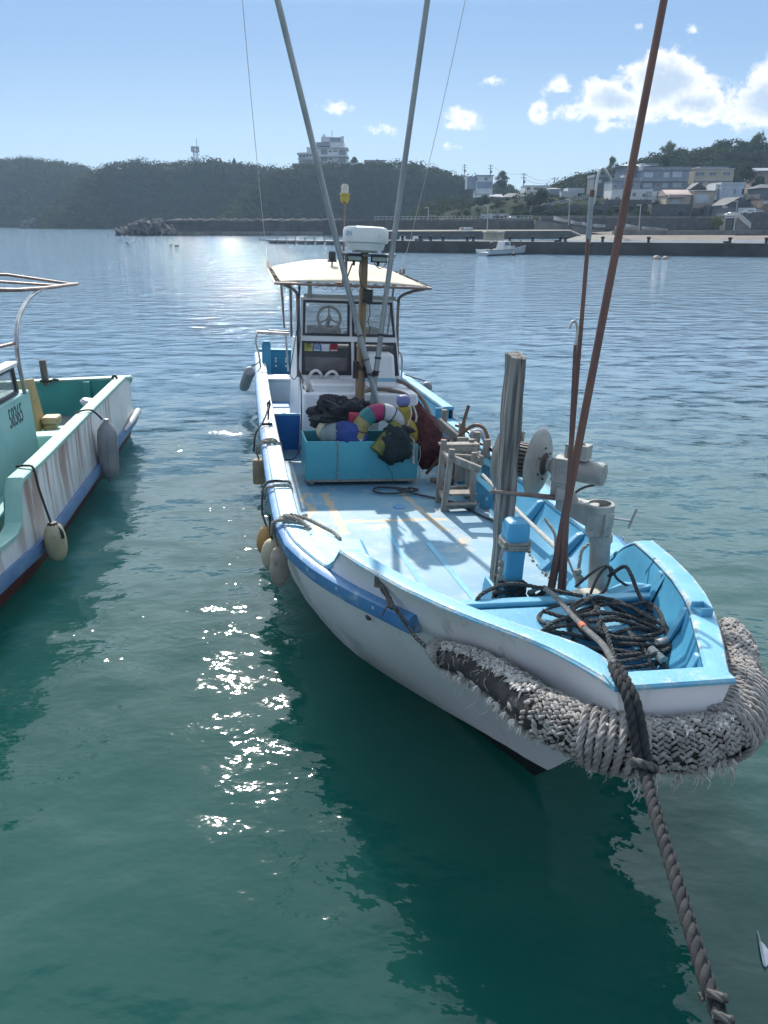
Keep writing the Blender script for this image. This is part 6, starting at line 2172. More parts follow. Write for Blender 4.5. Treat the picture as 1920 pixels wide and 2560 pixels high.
m.tube([b + Vector((1.0, 0, H_ * .6)), b + Vector((1.0, 0, H_ * 1.12))], .16, 6).tube([b + Vector((-.9, 0, H_ * .6)), b + Vector((-.9, 0, H_ * .8))], .09, 6)
m.build('aerial_platform', METALP, tw)


# ---- houses
def mcol(name, c, v=.85):
    return mat(name, c, tuple(x * v for x in c), .35, .8, stain=tuple(x * .62 for x in c), sscale=.5, sfac=(.6, .8), sstretch=(1, 1, .3))


W_WHITE = mcol('house_white', (.62, .61, .60))
W_GREY = mcol('house_blue_grey', (.22, .25, .31))
W_GREYD = mcol('house_dark_grey', (.11, .12, .14))
W_BEIGE = mcol('house_beige', (.42, .36, .27))
W_PINK = mcol('house_pinkish', (.36, .26, .23))
W_BROWN = mcol('house_brown', (.17, .12, .10))
R_GREY = mcol('roof_grey', (.20, .22, .26))
R_DARK = mcol('roof_dark_tile', (.045, .047, .052))
R_TILE = mcol('roof_pink_tile', (.40, .30, .26))
R_PALE = mcol('roof_pale', (.44, .46, .48))


def house(name, label, f, x0, x1, yt, yb, Y, depth, wall, roof, rtype='flat', rh=12, eave=4, wins=(), cat='house', extra=None, roofm=None, base_drop=3.0, slab=5):
    """f maps zoom coordinates to the photo; the front wall stands at distance Y"""
    p0, p1 = px(*f(x0, yb), Y), px(*f(x1, yb), Y)
    top = px(*f((x0 + x1) / 2, yt), Y).z
    u = abs(f(1, 0)[0] - f(0, 0)[0]) * Y / 2000.0            # metres per zoom pixel
    base = Vector(((p0.x + p1.x) / 2, Y + depth / 2, min(p0.z, p1.z)))
    h = far_thing(name, label, cat, base)
    X0, X1, zb_ = p0.x, p1.x, base.z - base_drop
    m = MB().box(((X0 + X1) / 2, Y + depth / 2, (zb_ + top) / 2), (X1 - X0, depth, top - zb_))
    m.build('wall', wall, h)
    e = eave * u
    m = MB()
    if rtype == 'flat':
        t_ = slab * u
        m.box(((X0 + X1) / 2, Y + depth / 2, top + t_ / 2 + .01), (X1 - X0 + 2 * e, depth + 2 * e, t_))
    elif rtype == 'gable_front':
        rh_ = rh * u
        m.prism([(X0 - e, top - .02), (X1 + e, top - .02), (X1 + e, top + .18), ((X0 + X1) / 2, top + rh_), (X0 - e, top + .18)], (0, Y - e, 0), (1, 0, 0), (0, 0, 1), (0, depth + 2 * e, 0))
    elif rtype == 'gable_side':
        rh_ = rh * u
        m.prism([(-e, top - .02), (depth + e, top - .02), (depth + e, top + .15), (depth / 2, top + rh_), (-e, top + .15)], (X0 - e, Y, 0), (0, 1, 0), (0, 0, 1), (X1 - X0 + 2 * e, 0, 0))
    elif rtype == 'hip':
        rh_ = rh * u
        i_ = min((X1 - X0) * .3, depth * .4)
        m.hexa([(X0 - e, Y - e, top), (X1 + e, Y - e, top), (X1 + e, Y + depth + e, top), (X0 - e, Y + depth + e, top), (X0 + i_, Y + depth * .45, top + rh_), (X1 - i_, Y + depth * .45, top + rh_), (X1 - i_, Y + depth * .55, top + rh_), (X0 + i_, Y + depth * .55, top + rh_)])
    m.build('roof', roof, h)
    for wdef in wins:
        a0, a1, b0, b1 = wdef[:4]
        pm = wdef[4] if len(wdef) > 4 else PANE
        q0, q1 = px(*f(a0, b1), Y), px(*f(a1, b0), Y)
        w_, hh = q1.x - q0.x, q1.z - q0.z
        cx_, cz_ = (q0.x + q1.x) / 2, (q0.z + q1.z) / 2
        m = MB().box((cx_, Y - .03, cz_ + hh / 2 + .05), (w_ + .2, .12, .1)).box((cx_, Y - .03, cz_ - hh / 2 - .05), (w_ + .2, .16, .1)).box((cx_ - w_ / 2 - .05, Y - .03, cz_), (.1, .12, hh)).box((cx_ + w_ / 2 + .05, Y - .03, cz_), (.1, .12, hh))
        if w_ > 1.4:
            m.box((cx_, Y - .03, cz_), (.07, .10, hh))
        fr_ = m.build('window', METALP if wall is not W_WHITE else W_GREYD, h)
        q = MB().box((cx_, Y - .015, cz_), (w_, .05, hh)).build('pane', pm, fr_)
    if extra:
        extra(h, u, X0, X1, top, Y, depth)
    return h


def balcony(f, x0, x1, y0, y1, Y, out, m, name='balcony'):
    def go(h, *_):
        a, b_ = px(*f(x0, y1), Y), px(*f(x1, y0), Y)
        MB().box(((a.x + b_.x) / 2, Y - out / 2, (a.z + b_.z) / 2), (b_.x - a.x, out, b_.z - a.z)).build(name, m, h)
    return go


def boxes(f, defs):
    """defs: (name, x0, x1, y0, y1, Y, depth, material)"""
    def go(h, *_):
        for nm, x0, x1, y0, y1, Y, dp, m in defs:
            a, b_ = px(*f(x0, y1), Y), px(*f(x1, y0), Y)
            MB().box(((a.x + b_.x) / 2, Y + dp / 2, (a.z + b_.z) / 2), (b_.x - a.x, dp, b_.z - a.z)).build(nm, m, h)
    return go


def many(*fs):
    def go(*a):
        for q in fs:
            q(*a)
    return go


PL = PANEL
house('house', 'large blue-grey house with two rows of pale curtained windows and a long balcony', zd, 345, 820, 440, 650, 222, 9, W_GREY, R_GREY, 'flat', eave=14, slab=32,
      wins=[(375, 465, 462, 510, PL), (515, 550, 465, 505), (578, 635, 460, 510, PL), (670, 765, 458, 508, PL), (365, 455, 572, 614, PL), (500, 536, 575, 610), (565, 622, 572, 614, PL), (668, 760, 570, 612, PL)],
      extra=many(balcony(zd, 335, 825, 515, 555, 222, 1.0, W_GREY), boxes(zd, [('rooftop_tank', 338, 386, 368, 405, 224, 2, W_WHITE), ('roof_lettering', 572, 580, 414, 436, 221.6, .1, R_PALE), ('roof_lettering', 580, 604, 430, 437, 221.6, .1, R_PALE), ('roof_lettering', 628, 636, 412, 430, 221.6, .1, R_PALE)])))
house('house', 'tall grey house with a thin curved roof behind the blue-grey balcony house', zd, 150, 345, 395, 640, 228, 9, W_GREY, R_PALE, 'hip', rh=26, eave=60, wins=[(185, 270, 430, 465)], extra=boxes(zd, [('roof_slab', 345, 525, 368, 392, 231, 8, R_GREY)]))
house('house', 'grey house with a railing terrace partly behind the thick rusty pole', zd, 38, 330, 556, 640, 219, 8, W_GREY, R_GREY, 'flat', eave=3, slab=6, wins=[(135, 190, 585, 620), (230, 285, 582, 618), (55, 95, 586, 620)], extra=many(balcony(zd, 10, 335, 515, 555, 219, .4, R_GREY, 'terrace_rail'), boxes(zd, [('terrace_shed', 158, 228, 490, 524, 221, 3, R_PALE)])))
house('house', 'grey-roofed house just left of the thick pole on the village skyline', zb, 1510, 1690, 180, 300, 236, 8, W_GREYD, R_GREY, 'flat', eave=4, slab=26, wins=[(1558, 1590, 205, 235, PL)])
house('house', 'long low white building with small square windows above the stone wall', zd, 30, 455, 638, 745, 214, 7, W_WHITE, R_PALE, 'flat', eave=2, slab=6, wins=[(165, 190, 682, 698), (258, 284, 678, 700), (360, 385, 688, 706)])
house('house', 'white annex with one dark window at the end of the long low building', zd, 400, 555, 660, 800, 213.2, 7, W_WHITE, R_PALE, 'flat', eave=2, slab=5, wins=[(408, 446, 672, 708, PL), (510, 542, 672, 710)])
house('house', 'beige flat-roofed two-storey house on the right of the village', zd, 880, 1285, 424, 610, 224, 9, W_BEIGE, R_PALE, 'flat', eave=6, slab=6,
      wins=[(902, 1000, 458, 494), (1048, 1125, 458, 492), (1192, 1268, 456, 490), (935, 985, 558, 585), (1035, 1068, 556, 582)], extra=many(balcony(zd, 872, 1290, 535, 548, 224, .5, R_PALE), boxes(zd, [('penthouse', 950, 1255, 400, 424, 227, 6, R_GREY)])))
house('house', 'small beige house with a pinkish tiled roof beside the shuttered house', zd, 600, 855, 700, 790, 206, 7, W_BEIGE, R_TILE, 'gable_side', rh=58, eave=8, wins=[(662, 740, 735, 782, PL)], extra=boxes(zd, [('porch_roof', 632, 815, 690, 720, 204.6, 1.6, R_TILE)]))
house('house', 'tall narrow house with a large white shutter and a small gable', zd, 872, 1080, 655, 890, 205, 8, W_BEIGE, R_GREY, 'gable_side', rh=14, eave=12, extra=boxes(zd, [('shutter', 897, 1055, 688, 778, 204.85, .1, PANEL), ('plinth', 868, 1060, 790, 832, 204.7, .3, W_PINK), ('wall_base', 880, 1065, 832, 910, 204.6, .3, STONEW)]))
house('house', 'small gabled house peeping over the shuttered house', zd, 850, 1000, 640, 700, 211, 6, W_BEIGE, R_DARK, 'gable_front', rh=66, eave=10)
house('house', 'white and pale blue three-storey house with dark side windows', zd, 1148, 1390, 590, 800, 204, 8, mcol('house_pale_blue', (.44, .50, .58)), R_PALE, 'flat', eave=5, slab=24,
      wins=[(1195, 1246, 622, 690, PL), (1300, 1326, 634, 684)], extra=boxes(zd, [('side_wing', 1098, 1150, 580, 745, 205, 6, W_WHITE), ('side_window', 1106, 1118, 640, 705, 204.9, .1, PANE), ('side_window', 1126, 1140, 632, 700, 204.9, .1, PANE), ('balcony', 1385, 1420, 630, 690, 204, 2, W_WHITE)]))
house('house', 'dark house with a steep black gable above the parked cars', zd, 1215, 1470, 808, 890, 192, 9, W_GREYD, R_DARK, 'gable_front', rh=84, eave=18, wins=[(1190, 1238, 808, 826, PL)], extra=boxes(zd, [('white_panel', 1345, 1535, 828, 888, 191.6, .3, W_WHITE)]))
house('house', 'pink and blue-grey house at the right picture edge', zd, 1540, 1720, 450, 640, 232, 9, W_PINK, R_GREY, 'gable_side', rh=40, eave=30, wins=[(1595, 1630, 575, 620)])
house('house', 'grey house with an upswept tile eave at the right picture edge', zd, 1575, 1760, 622, 720, 212, 8, W_GREYD, R_DARK, 'hip', rh=40, eave=14)
house('house', 'brick-coloured house with a pale sign low at the right picture edge', zd, 1600, 1760, 735, 870, 196, 7, W_BROWN, R_DARK, 'flat', eave=4, slab=8, wins=[(1618, 1652, 760, 782, PL)], extra=boxes(zd, [('sign_board', 1556, 1596, 775, 832, 195, .3, mcol('sign_tan', (.46, .34, .20)))]))
house('house', 'white two-storey house alone on the wooded hilltop', zb, 290, 462, 165, 300, 330, 9, W_WHITE, R_GREY, 'flat', eave=10, slab=8, wins=[(290, 302, 185, 210), (382, 408, 186, 208)], extra=boxes(zb, [('left_wing', 195, 292, 170, 300, 331, 8, W_GREY), ('lower_band', 300, 462, 225, 290, 329.7, .3, W_GREY)]))
house('house', 'long white house on the saddle of the village', zb, 798, 1062, 270, 330, 262, 8, W_WHITE, R_PALE, 'flat', eave=5, slab=6, wins=[(820, 850, 285, 305), (892, 930, 288, 305), (955, 985, 290, 308)])
house('house', 'white lower block in front of the long white saddle house', zb, 835, 1035, 335, 400, 250, 7, W_WHITE, R_GREY, 'flat', eave=3, slab=6)
house('house', 'plain grey house right of the dark tree', zb, 1045, 1165, 300, 470, 236, 8, W_GREY, R_GREY, 'hip', rh=14, eave=4, wins=[(1085, 1130, 425, 450, PL)])
house('house', 'pale angular house stepping up the slope', zb, 1172, 1345, 330, 385, 232, 7, R_PALE, R_PALE, 'flat', eave=2, slab=5, extra=boxes(zb, [('upper_step', 1240, 1418, 290, 345, 233, 6, R_PALE), ('grey_base', 1165, 1345, 385, 460, 232.5, 6, W_GREY)]))
house('house', 'brown house with a long pale roof edge on the left of the village', zb, 440, 560, 388, 480, 246, 8, W_BROWN, R_GREY, 'gable_side', rh=34, eave=8, wins=[(565, 578, 390, 460, PL)], extra=boxes(zb, [('roof_edge', 275, 490, 350, 358, 244, 3, R_PALE)]))
house('house', 'dark-roofed dark house in the middle of the village', zb, 575, 790, 385, 490, 240, 8, W_GREYD, R_DARK, 'hip', rh=40, eave=8, wins=[(585, 605, 405, 430, PL), (632, 658, 402, 428, PL)], extra=boxes(zb, [('white_gable', 760, 822, 372, 392, 238, 2, W_WHITE), ('white_window', 792, 820, 395, 440, 238, .4, W_WHITE)]))
house('house', 'grey low building with a flat roof above the harbour road', zb, 460, 855, 500, 580, 222, 7, W_GREY, R_GREY, 'flat', eave=2, slab=8, wins=[(690, 720, 520, 555), (745, 780, 525, 552)], extra=boxes(zb, [('roof_boxes', 570, 655, 486, 498, 223, 2, R_PALE), ('water_tank', 782, 818, 455, 495, 223, 3, W_WHITE)]))
house('shed', 'long white shed beside the harbour road', zb, 440, 622, 560, 612, 204, 6, W_WHITE, R_PALE, 'flat', eave=2, slab=4, cat='shed')
house('shed', 'short white shed with a grey side at the left end of the harbour road', zb, 342, 436, 564, 612, 205, 6, R_PALE, R_PALE, 'flat', eave=2, slab=4, cat='shed', wins=[(355, 378, 585, 610)])
house('shed', 'tiny grey gabled hut below the round mound', zb, 140, 215, 592, 622, 212, 5, W_GREY, R_PALE, 'gable_front', rh=18, eave=5, cat='shed')
house('house', 'pinkish narrow house wall beside the round mound', zb, 300, 357, 468, 560, 238, 7, W_PINK, R_TILE, 'flat', eave=2, slab=5)
# hotel on the hilltop
house('hotel', 'big white hotel with stepped roof storeys on the wooded hilltop', z3, 435, 625, 168, 290, 400, 16, W_WHITE, R_PALE, 'flat', eave=10, slab=5, cat='hotel',
      wins=[(450, 492, 176, 208), (505, 520, 184, 194), (533, 562, 184, 192), (575, 618, 180, 214), (450, 492, 232, 258), (506, 525, 236, 246), (575, 620, 230, 262)],
      extra=boxes(z3, [('top_storey', 512, 606, 122, 166, 402, 12, W_WHITE), ('dark_band', 514, 590, 92, 122, 401.6, 11, R_GREY), ('lift_tower', 450, 512, 88, 124, 402, 9, W_WHITE), ('corner_pier', 586, 606, 84, 122, 401.4, 2, W_WHITE), ('grey_storey', 416, 512, 126, 152, 402.4, 12, W_GREY), ('eave_band', 430, 636, 220, 226, 398.6, 17, R_PALE),
                      ('left_wing', 296, 440, 196, 300, 404, 14, W_WHITE), ('wing_eave', 282, 440, 200, 210, 402.5, 17, R_PALE), ('wing_band', 288, 440, 236, 244, 402.8, 17, R_PALE), ('wing_upper', 350, 440, 160, 200, 404.5, 12, W_WHITE), ('roof_ball', 460, 478, 72, 92, 403, 3, W_WHITE), ('aerial', 524, 527, 44, 90, 403, .4, R_PALE), ('wing_base', 250, 640, 272, 300, 401, 14, W_GREYD)]
                     + [('wing_window', 300 + k * 23, 316 + k * 23, 212 - k * 4, 234 - k * 4, 403.8, .3, PANE) for k in range(6)] + [('wing_window', 300 + k * 23, 316 + k * 23, 254 - k * 3, 276 - k * 3, 403.8, .3, PANE) for k in range(5)]))
house('house', 'low hilltop building with a flat grey roof right of the hotel', z3, 752, 890, 258, 290, 390, 9, W_BEIGE, R_GREY, 'flat', eave=4, slab=8, wins=[(800, 830, 265, 285), (850, 885, 265, 288)])
house('house', 'small ochre hilltop house half buried in the trees', z3, 678, 718, 300, 345, 386, 7, mcol('house_ochre', (.40, .29, .14)), R_GREY, 'flat', eave=30, slab=9)
house('house', 'long low hilltop roof beside the ochre house', z3, 735, 830, 292, 325, 386.5, 7, W_GREY, R_GREY, 'flat', eave=3, slab=6)

# ---- terraces, quays, walls
def slab_px(name, label, cat, f, x0, x1, yt, yb, Y, depth, m, group=None, kindS=False, drop=.6, pname='wall_face'):
    a, b_ = px(*f(x0, yb), Y), px(*f(x1, yt), Y)
    base = Vector(((a.x + b_.x) / 2, Y, min(a.z, b_.z)))
    mb = MB().box(((a.x + b_.x) / 2, Y + depth / 2, (a.z - drop + b_.z) / 2), (b_.x - a.x, depth, b_.z - a.z + drop))
    o = mb.build(name, m, None, off=base, M=Matrix.Identity(4))
    if kindS:
        return struct(o)
    return tag(o, label, cat, group)


slab_px('retaining_wall', 'dark stone retaining wall under the white low building', 'wall', zd, -60, 455, 742, 930, 210, 3, STONEW)
slab_px('retaining_wall', 'dark stepped wall between the white annex and the tiled house', 'wall', zd, 440, 880, 790, 930, 203, 3, STONEW)
slab_px('retaining_wall', 'dark wall under the white and blue house', 'wall', zd, 1040, 1215, 800, 960, 200, 4, STONEW)
slab_px('retaining_wall', 'long dark retaining wall carrying the coast road above the boat ramp', 'wall', zd, -700, 1230, 935, 1075, 190, 2, STONEW)
slab_px('road_kerb', 'pale concrete kerb along the top of the coast road wall', 'kerb', zd, -700, 1230, 915, 935, 190.2, 1.2, CONC)
slab_px('retaining_wall', 'tall dark wall block under the parked cars', 'wall', zd, 1340, 1800, 885, 1075, 186, 4, STONEW)
slab_px('retaining_wall', 'dark masonry platform with a white car on it', 'wall', zd, 1205, 1345, 935, 1075, 184, 5, STONEW)
slab_px('retaining_wall', 'dark hillside wall below the climbing road', 'wall', zb, 860, 1660, 470, 640, 206, 3, STONEW)
slab_px('sea_wall', 'long grey sea wall below the harbour road', 'wall', zb, -1300, 905, 628, 745, 186, 3, CONCD)
slab_px('road_kerb', 'pale kerb of the harbour road on the sea wall', 'kerb', zb, -1300, 910, 618, 629, 186.2, 1.5, CONC)
m = MB()
a, b_ = px(*zb(890, 622), 186), px(*zb(1660, 742), 186)
m.hexa([(a.x, 184, a.z - 4.0), (b_.x, 184, b_.z - 1.5), (b_.x, 187, b_.z - 1.5), (a.x, 187, a.z - 4.0), (a.x, 184, a.z), (b_.x, 184, b_.z), (b_.x, 187, b_.z), (a.x, 187, a.z)])
tag(m.build('ramp_wall', CONC, None, off=a, M=Matrix.Identity(4)), 'pale sloping parapet of the ramp leading down to the beached boats', 'wall')
m = MB()
c = px(*zb(905, 640), 185.5)
m.hexa([(a.x - 1, 185, a.z - 5.5), (b_.x, 185, b_.z - 2.0), (b_.x, 188, b_.z - 2.0), (a.x - 1, 188, a.z - 5.5), (a.x - 1, 185, a.z - .8), (b_.x, 185, b_.z - .7), (b_.x, 188, b_.z - .7), (a.x - 1, 188, a.z - .8)])
tag(m.build('ramp_base', CONCD, None, off=a, M=Matrix.Identity(4)), 'dark wall below the sloping ramp parapet', 'wall')
# ramp surface behind the parapet, village terrace ground
m = MB()
m.add([(a.x - 20, 186.5, a.z - .5), (b_.x + 5, 186.5, b_.z - .4), (b_.x + 5, 205, b_.z + .4), (a.x - 20, 205, a.z + .2)], [(0, 1, 2, 3)])
struct(m.build('ramp_road', CONC, None))
m = MB()
g_ = []
for i in range(15):
    x = 6 + i * 16
    kx = min(1, max(.40, (x - 6) / 45 + .35))
    g_.append([Vector((x * (1 + .0015 * (y - 188)), y, z * (kx if z > 0 else 1))) for y, z in ((188.5, -1), (191.5, 3.8), (203, 4.6), (206, 5.2), (212, 7.5), (222, 9), (240, 10), (262, 10.5), (300, 11))])
m.grid(g_)
struct(m.build('terrain', EARTH, None, smooth=180))
rt = np.random.default_rng(77)
cs, rr = [], []
for k in range(900):
    i_, j_ = rt.integers(0, len(g_) - 1), rt.integers(2, len(g_[0]) - 1)
    p = g_[i_][j_].lerp(g_[i_ + 1][j_ + 1], rt.random())
    r_ = .6 + 1.1 * rt.random() ** 2
    cs.append((p.x, p.y, p.z + r_ * .3))
    rr.append(r_)
crowns_mesh('undergrowth', cs, rr, 60, .22, LEAF, 78)['kind'] = 'stuff'
# quay in front of the sea wall
a = px(*zb(-900, 815), 160)
b_ = px(*zb(1640, 815), 160)
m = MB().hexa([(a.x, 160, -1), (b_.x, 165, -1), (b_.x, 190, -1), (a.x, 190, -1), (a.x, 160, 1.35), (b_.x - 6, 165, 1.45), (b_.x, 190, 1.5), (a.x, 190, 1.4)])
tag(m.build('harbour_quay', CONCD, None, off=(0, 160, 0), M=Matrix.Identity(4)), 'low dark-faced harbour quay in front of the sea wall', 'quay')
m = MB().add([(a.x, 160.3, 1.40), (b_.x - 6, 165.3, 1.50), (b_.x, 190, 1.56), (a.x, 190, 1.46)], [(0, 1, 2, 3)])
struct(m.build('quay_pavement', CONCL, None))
# slipway and beach
p_ = [px(*zb(1190, 822), 150), px(*zb(1700, 850), 142)]
m = MB().add([(p_[0].x, 151, -.15), (66, 149, -.2), (72, 169, .72), (p_[0].x + 8, 169, .70)], [(0, 1, 2, 3)])
struct(m.build('slipway', CONCL, None))
g_ = []
for i in range(9):
    x = 46 + i * 9
    g_.append([Vector((x + 2 * math.sin(i), y + 1.5 * math.sin(i * 1.7), z + .3 * noise.noise(Vector((x * .1, y * .2, 0))))) for y, z in ((146, -.5), (152, .02), (158, .35), (168, .68), (186, 1.2))])
struct(MB().grid(g_).build('beach', SAND, None, smooth=180))
slab_px('beach_wall', 'low grey wall along the top of the beach', 'wall', zd, 60, 1800, 1062, 1098, 168, 1.5, CONC)
slab_px('beach_railing', 'arched concrete railing at the right end of the beach', 'railing', zd, 1320, 1800, 1098, 1122, 166, .6, CONCD)

# stairs and rail beside the platform
a, b_ = px(*zd(1340, 925), 183), px(*zd(1470, 1040), 183)
st_ = far_thing('outdoor_stairs', 'concrete stairs with a white railing running down from the car platform', 'stairs', a)
m = MB()
for k in range(12):
    q = k / 12
    m.box((a.x + (b_.x - a.x) * (q + .04), 184, (a.z + (b_.z - a.z) * q + 1.2) / 2), ((b_.x - a.x) / 12, 2, a.z + (b_.z - a.z) * q - 1.2))
m.build('steps', CONC, st_)
m = MB()
for zz in (0, .45, .9):
    m.tube([a + Vector((0, -.2, .15 + zz)), b_ + Vector((0, -.2, .15 + zz))], .09, 5)
    m.tube([px(*zd(1213, 930), 182.8) + Vector((0, 0, zz)), px(*zd(1340, 925), 182.8) + Vector((0, 0, zz))], .09, 5)
for k in range(12):
    p = a.lerp(b_, k / 11)
    m.tube([p + Vector((0, -.2, 0)), p + Vector((0, -.2, 1.1))], .08, 5)
for k in range(7):
    p = px(*zd(1213 + k * 20, 930), 182.8)
    m.tube([p, p + Vector((0, 0, 1.0))], .07, 5)
m.build('railing', W_WHITE, st_)
# climbing road railing and road wall
m = MB()
a, b_ = px(*zb(850, 540), 208), px(*zb(1480, 395), 214)
for zz in (.5, 1.0):
    m.tube([a + Vector((0, 0, zz)), b_ + Vector((0, 0, zz))], .07, 5)
for k in range(28):
    p = a.lerp(b_, k / 27)
    m.tube([p, p + Vector((0, 0, 1.1))], .06, 5)
tag(m.build('road_railing', METALP, None, off=a, M=Matrix.Identity(4)), 'long grey railing along the climbing village road', 'railing')
a, b_ = px(*zb(790, 585), 207), px(*zb(995, 508), 208)
m = MB().hexa([(a.x, 206, a.z - .3), (b_.x, 206, b_.z - .3), (b_.x, 207, b_.z - .3), (a.x, 207, a.z - .3), (a.x, 206, a.z + .6), (b_.x, 206, b_.z + 1.4), (b_.x, 207, b_.z + 1.4), (a.x, 207, a.z + .6)])
tag(m.build('road_parapet', CONC, None, off=a, M=Matrix.Identity(4)), 'pale curved parapet at the foot of the climbing road', 'wall')
m = MB()
a, b_ = px(*z2(-40, 434), 186), px(*z2(640, 430), 186)
for zz in (.3, .8):
    m.tube([a + Vector((0, 0, zz)), b_ + Vector((0, 0, zz))], .05, 5)
for k in range(40):
    p = a.lerp(b_, k / 39)
    m.tube([p, p + Vector((0, 0, .85))], .05, 5)
tag(m.build('quay_railing', METALP, None, off=a, M=Matrix.Identity(4)), 'thin railing along the harbour road above the sea wall', 'railing')

# ---- lamps, poles
def lamp(f, xb, yb, xt, yt, Y, label, arm=1):
    b, t = px(*f(xb, yb), Y), px(*f(xt, yt), Y)
    L = far_thing('street_lamp', label, 'street lamp', b, 'harbour street lamps')
    MB().tube([b - Vector((0, 0, .6)), b.lerp(t, .5), t], [.13, .10, .08], 8).build('post', METALP, L)
    MB().box(t + Vector((arm * .35, 0, .05)), (1.0, .3, .16)).build('lamp_head', METALP, L, bevel=.03)


lamp(zb, 405, 775, 415, 470, 172, 'street lamp on the quay left of the moored white skiff', -1)
lamp(zb, 1250, 655, 1262, 412, 188, 'street lamp above the boats on the ramp', -1)
lamp(zd, 318, 1060, 340, 802, 178, 'street lamp just right of the thick rusty pole', -1)
lamp(zd, 1304, 1062, 1342, 760, 176, 'street lamp in front of the black gable and the stairs', -1)
lamp(z3, 1190, 690, 1192, 580, 190, 'street lamp beside the right outrigger pole under the wooded cliff', -1)


def upole(f, xb, yb, xt, yt, Y, label, arms=2):
    b, t = px(*f(xb, yb), Y), px(*f(xt, yt), Y)
    P_ = far_thing('utility_pole', label, 'utility pole', b, 'village utility poles')
    MB().tube([b - Vector((0, 0, 1)), t], [.20, .14], 7).build('pole', POLEB, P_)
    m = MB()
    for k in range(arms):
        m.box(t - Vector((0, 0, .5 + .9 * k)), (2.0, .15, .14))
    m.ell(t - Vector((-.3, .1, 2.6)), (.35, .35, .55), nu=8, nv=6)
    m.build('crossarms', POLEB, P_)
    return t


u1 = upole(zb, 168, 175, 172, 42, 345, 'utility pole with a transformer left of the hilltop house', 3)
u2 = upole(zb, 436, 158, 444, 46, 325, 'utility pole with cross arms rising behind the hilltop house')
u3 = upole(zb, 780, 310, 788, 136, 275, 'tall utility pole on the saddle between the two hills')
u4 = upole(zb, 1106, 205, 1108, 178, 285, 'short utility pole at the left end of the bamboo ridge', 1)
u5 = upole(zb, 820, 580, 830, 350, 225, 'grey utility pole in the middle of the village')
for i, (p, q, l) in enumerate(((u3, u4, 'upper power line from the saddle pole to the ridge pole'), (u3 - Vector((0, 0, 1.5)), u4 - Vector((0, 0, .4)), 'lower power line from the saddle pole to the ridge pole'), (u2, u3, 'faint power line from the hilltop house to the saddle pole'))):
    pts = [p.lerp(q, k / 10) - Vector((0, 0, 1.6 * math.sin(PI * k / 10))) for k in range(11)]
    tag(MB().tube(pts, .05, 4).build('power_line', POLEB, None, off=p, M=Matrix.Identity(4)), l, 'power line')

# ---- cars
def car(f, x0, x1, yt, yb, Y, label, col):
    a, b_ = px(*f(x0, yb), Y), px(*f(x1, yt), Y)
    L, Hc = b_.x - a.x, b_.z - a.z
    c = far_thing('parked_car', label, 'car', Vector(((a.x + b_.x) / 2, Y, a.z)), 'cars parked in the village')
    m = MB()
    prof = [(0, .18), (0, .52), (.05, .58), (.22, .62), (.34, .97), (.42, 1.0), (.74, 1.0), (.90, .62), (.99, .56), (1.0, .2)]
    m.prism([(a.x + L * u_, a.z + Hc * v_) for u_, v_ in prof], (0, Y, 0), (1, 0, 0), (0, 0, 1), (0, 1.6, 0))
    m.build('body', mat('car_paint_' + str(int(col[0] * 100)), col, tuple(x * .9 for x in col), 1, .3, coat=.5), c, bevel=.06)
    m = MB().prism([(a.x + L * u_, a.z + Hc * v_) for u_, v_ in ((.28, .66), (.36, .92), (.74, .92), (.85, .66))], (0, Y - .02, 0), (1, 0, 0), (0, 0, 1), (0, 1.64, 0))
    m.build('windows', PANE, c)
    for u_ in (.2, .8):
        MB().lathe([(Hc * .2, -.05), (Hc * .22, 0), (Hc * .22, .2), (Hc * .2, .22)], (a.x + L * u_, Y - .05, a.z + Hc * .2), (0, 1, 0), 14).build('wheel', BLACK, c)


car(zd, 1228, 1352, 872, 912, 186, 'white car parked on the masonry platform above the stairs', (.66, .67, .68))
car(zd, 1395, 1535, 848, 888, 188, 'white car parked before the black-gabled house', (.60, .61, .63))
car(zd, 1500, 1622, 846, 878, 190, 'silver car parked at the right end of the dark wall', (.42, .44, .47))
car(zb, 625, 715, 578, 608, 196, 'small white van-like car beside the long white shed', (.64, .65, .66))

# ---- beached boats on the ramp
def skiff(f, x0, x1, yt, yb, Y, label, tilt=0.0, group='boats drawn up on the ramp', rot=0.0, mt=None):
    a, b_ = px(*f(x0, yb), Y), px(*f(x1, yb), Y)
    L = max(1.5, (b_ - a).length)
    c = (a + b_) / 2
    t = thing('beached_boat', label, 'boat', c, Matrix.Identity(4), group)
    h = (px(*f(x0, yt), Y).z - a.z)
    m = MB()
    rg = []
    for k in range(11):
        q = k / 10
        w_ = .9 * math.sin(PI * min(1, .12 + q * .9)) ** .5 * (1 if q > .15 else q / .15 * .9 + .1)
        sh = h * (.62 + .38 * (1 - q) ** 2)
        x = -L / 2 + L * q
        rg.append([c + Vector((x, -w_, sh)), c + Vector((x, -w_ * .7, sh * .3)), c + Vector((x, 0, 0 + h * .2 * (1 - q) ** 3)), c + Vector((x, w_ * .7, sh * .3)), c + Vector((x, w_, sh)), c + Vector((x, w_ * .85, sh - .02)), c + Vector((x, 0, sh * .45)), c + Vector((x, -w_ * .85, sh - .02))])
    m.loft(rg)
    m.build('hull', mt or mat('skiff_white', (.50, .51, .52), (.40, .41, .42), .8, .5), t, smooth=45)
    m = MB()
    m.tube([r[0] for r in rg], .07, 5).tube([r[4] for r in rg], .07, 5)
    for k in (3, 6, 8):
        m.beam(rg[k][5] - Vector((0, 0, .1)), rg[k][7] - Vector((0, 0, .1)), .25, .06)
    m.build('gunwale', mat('skiff_grey', (.30, .32, .34), (.22, .24, .26), .8, .6), t)
    t.rotation_euler = (0, tilt, rot)


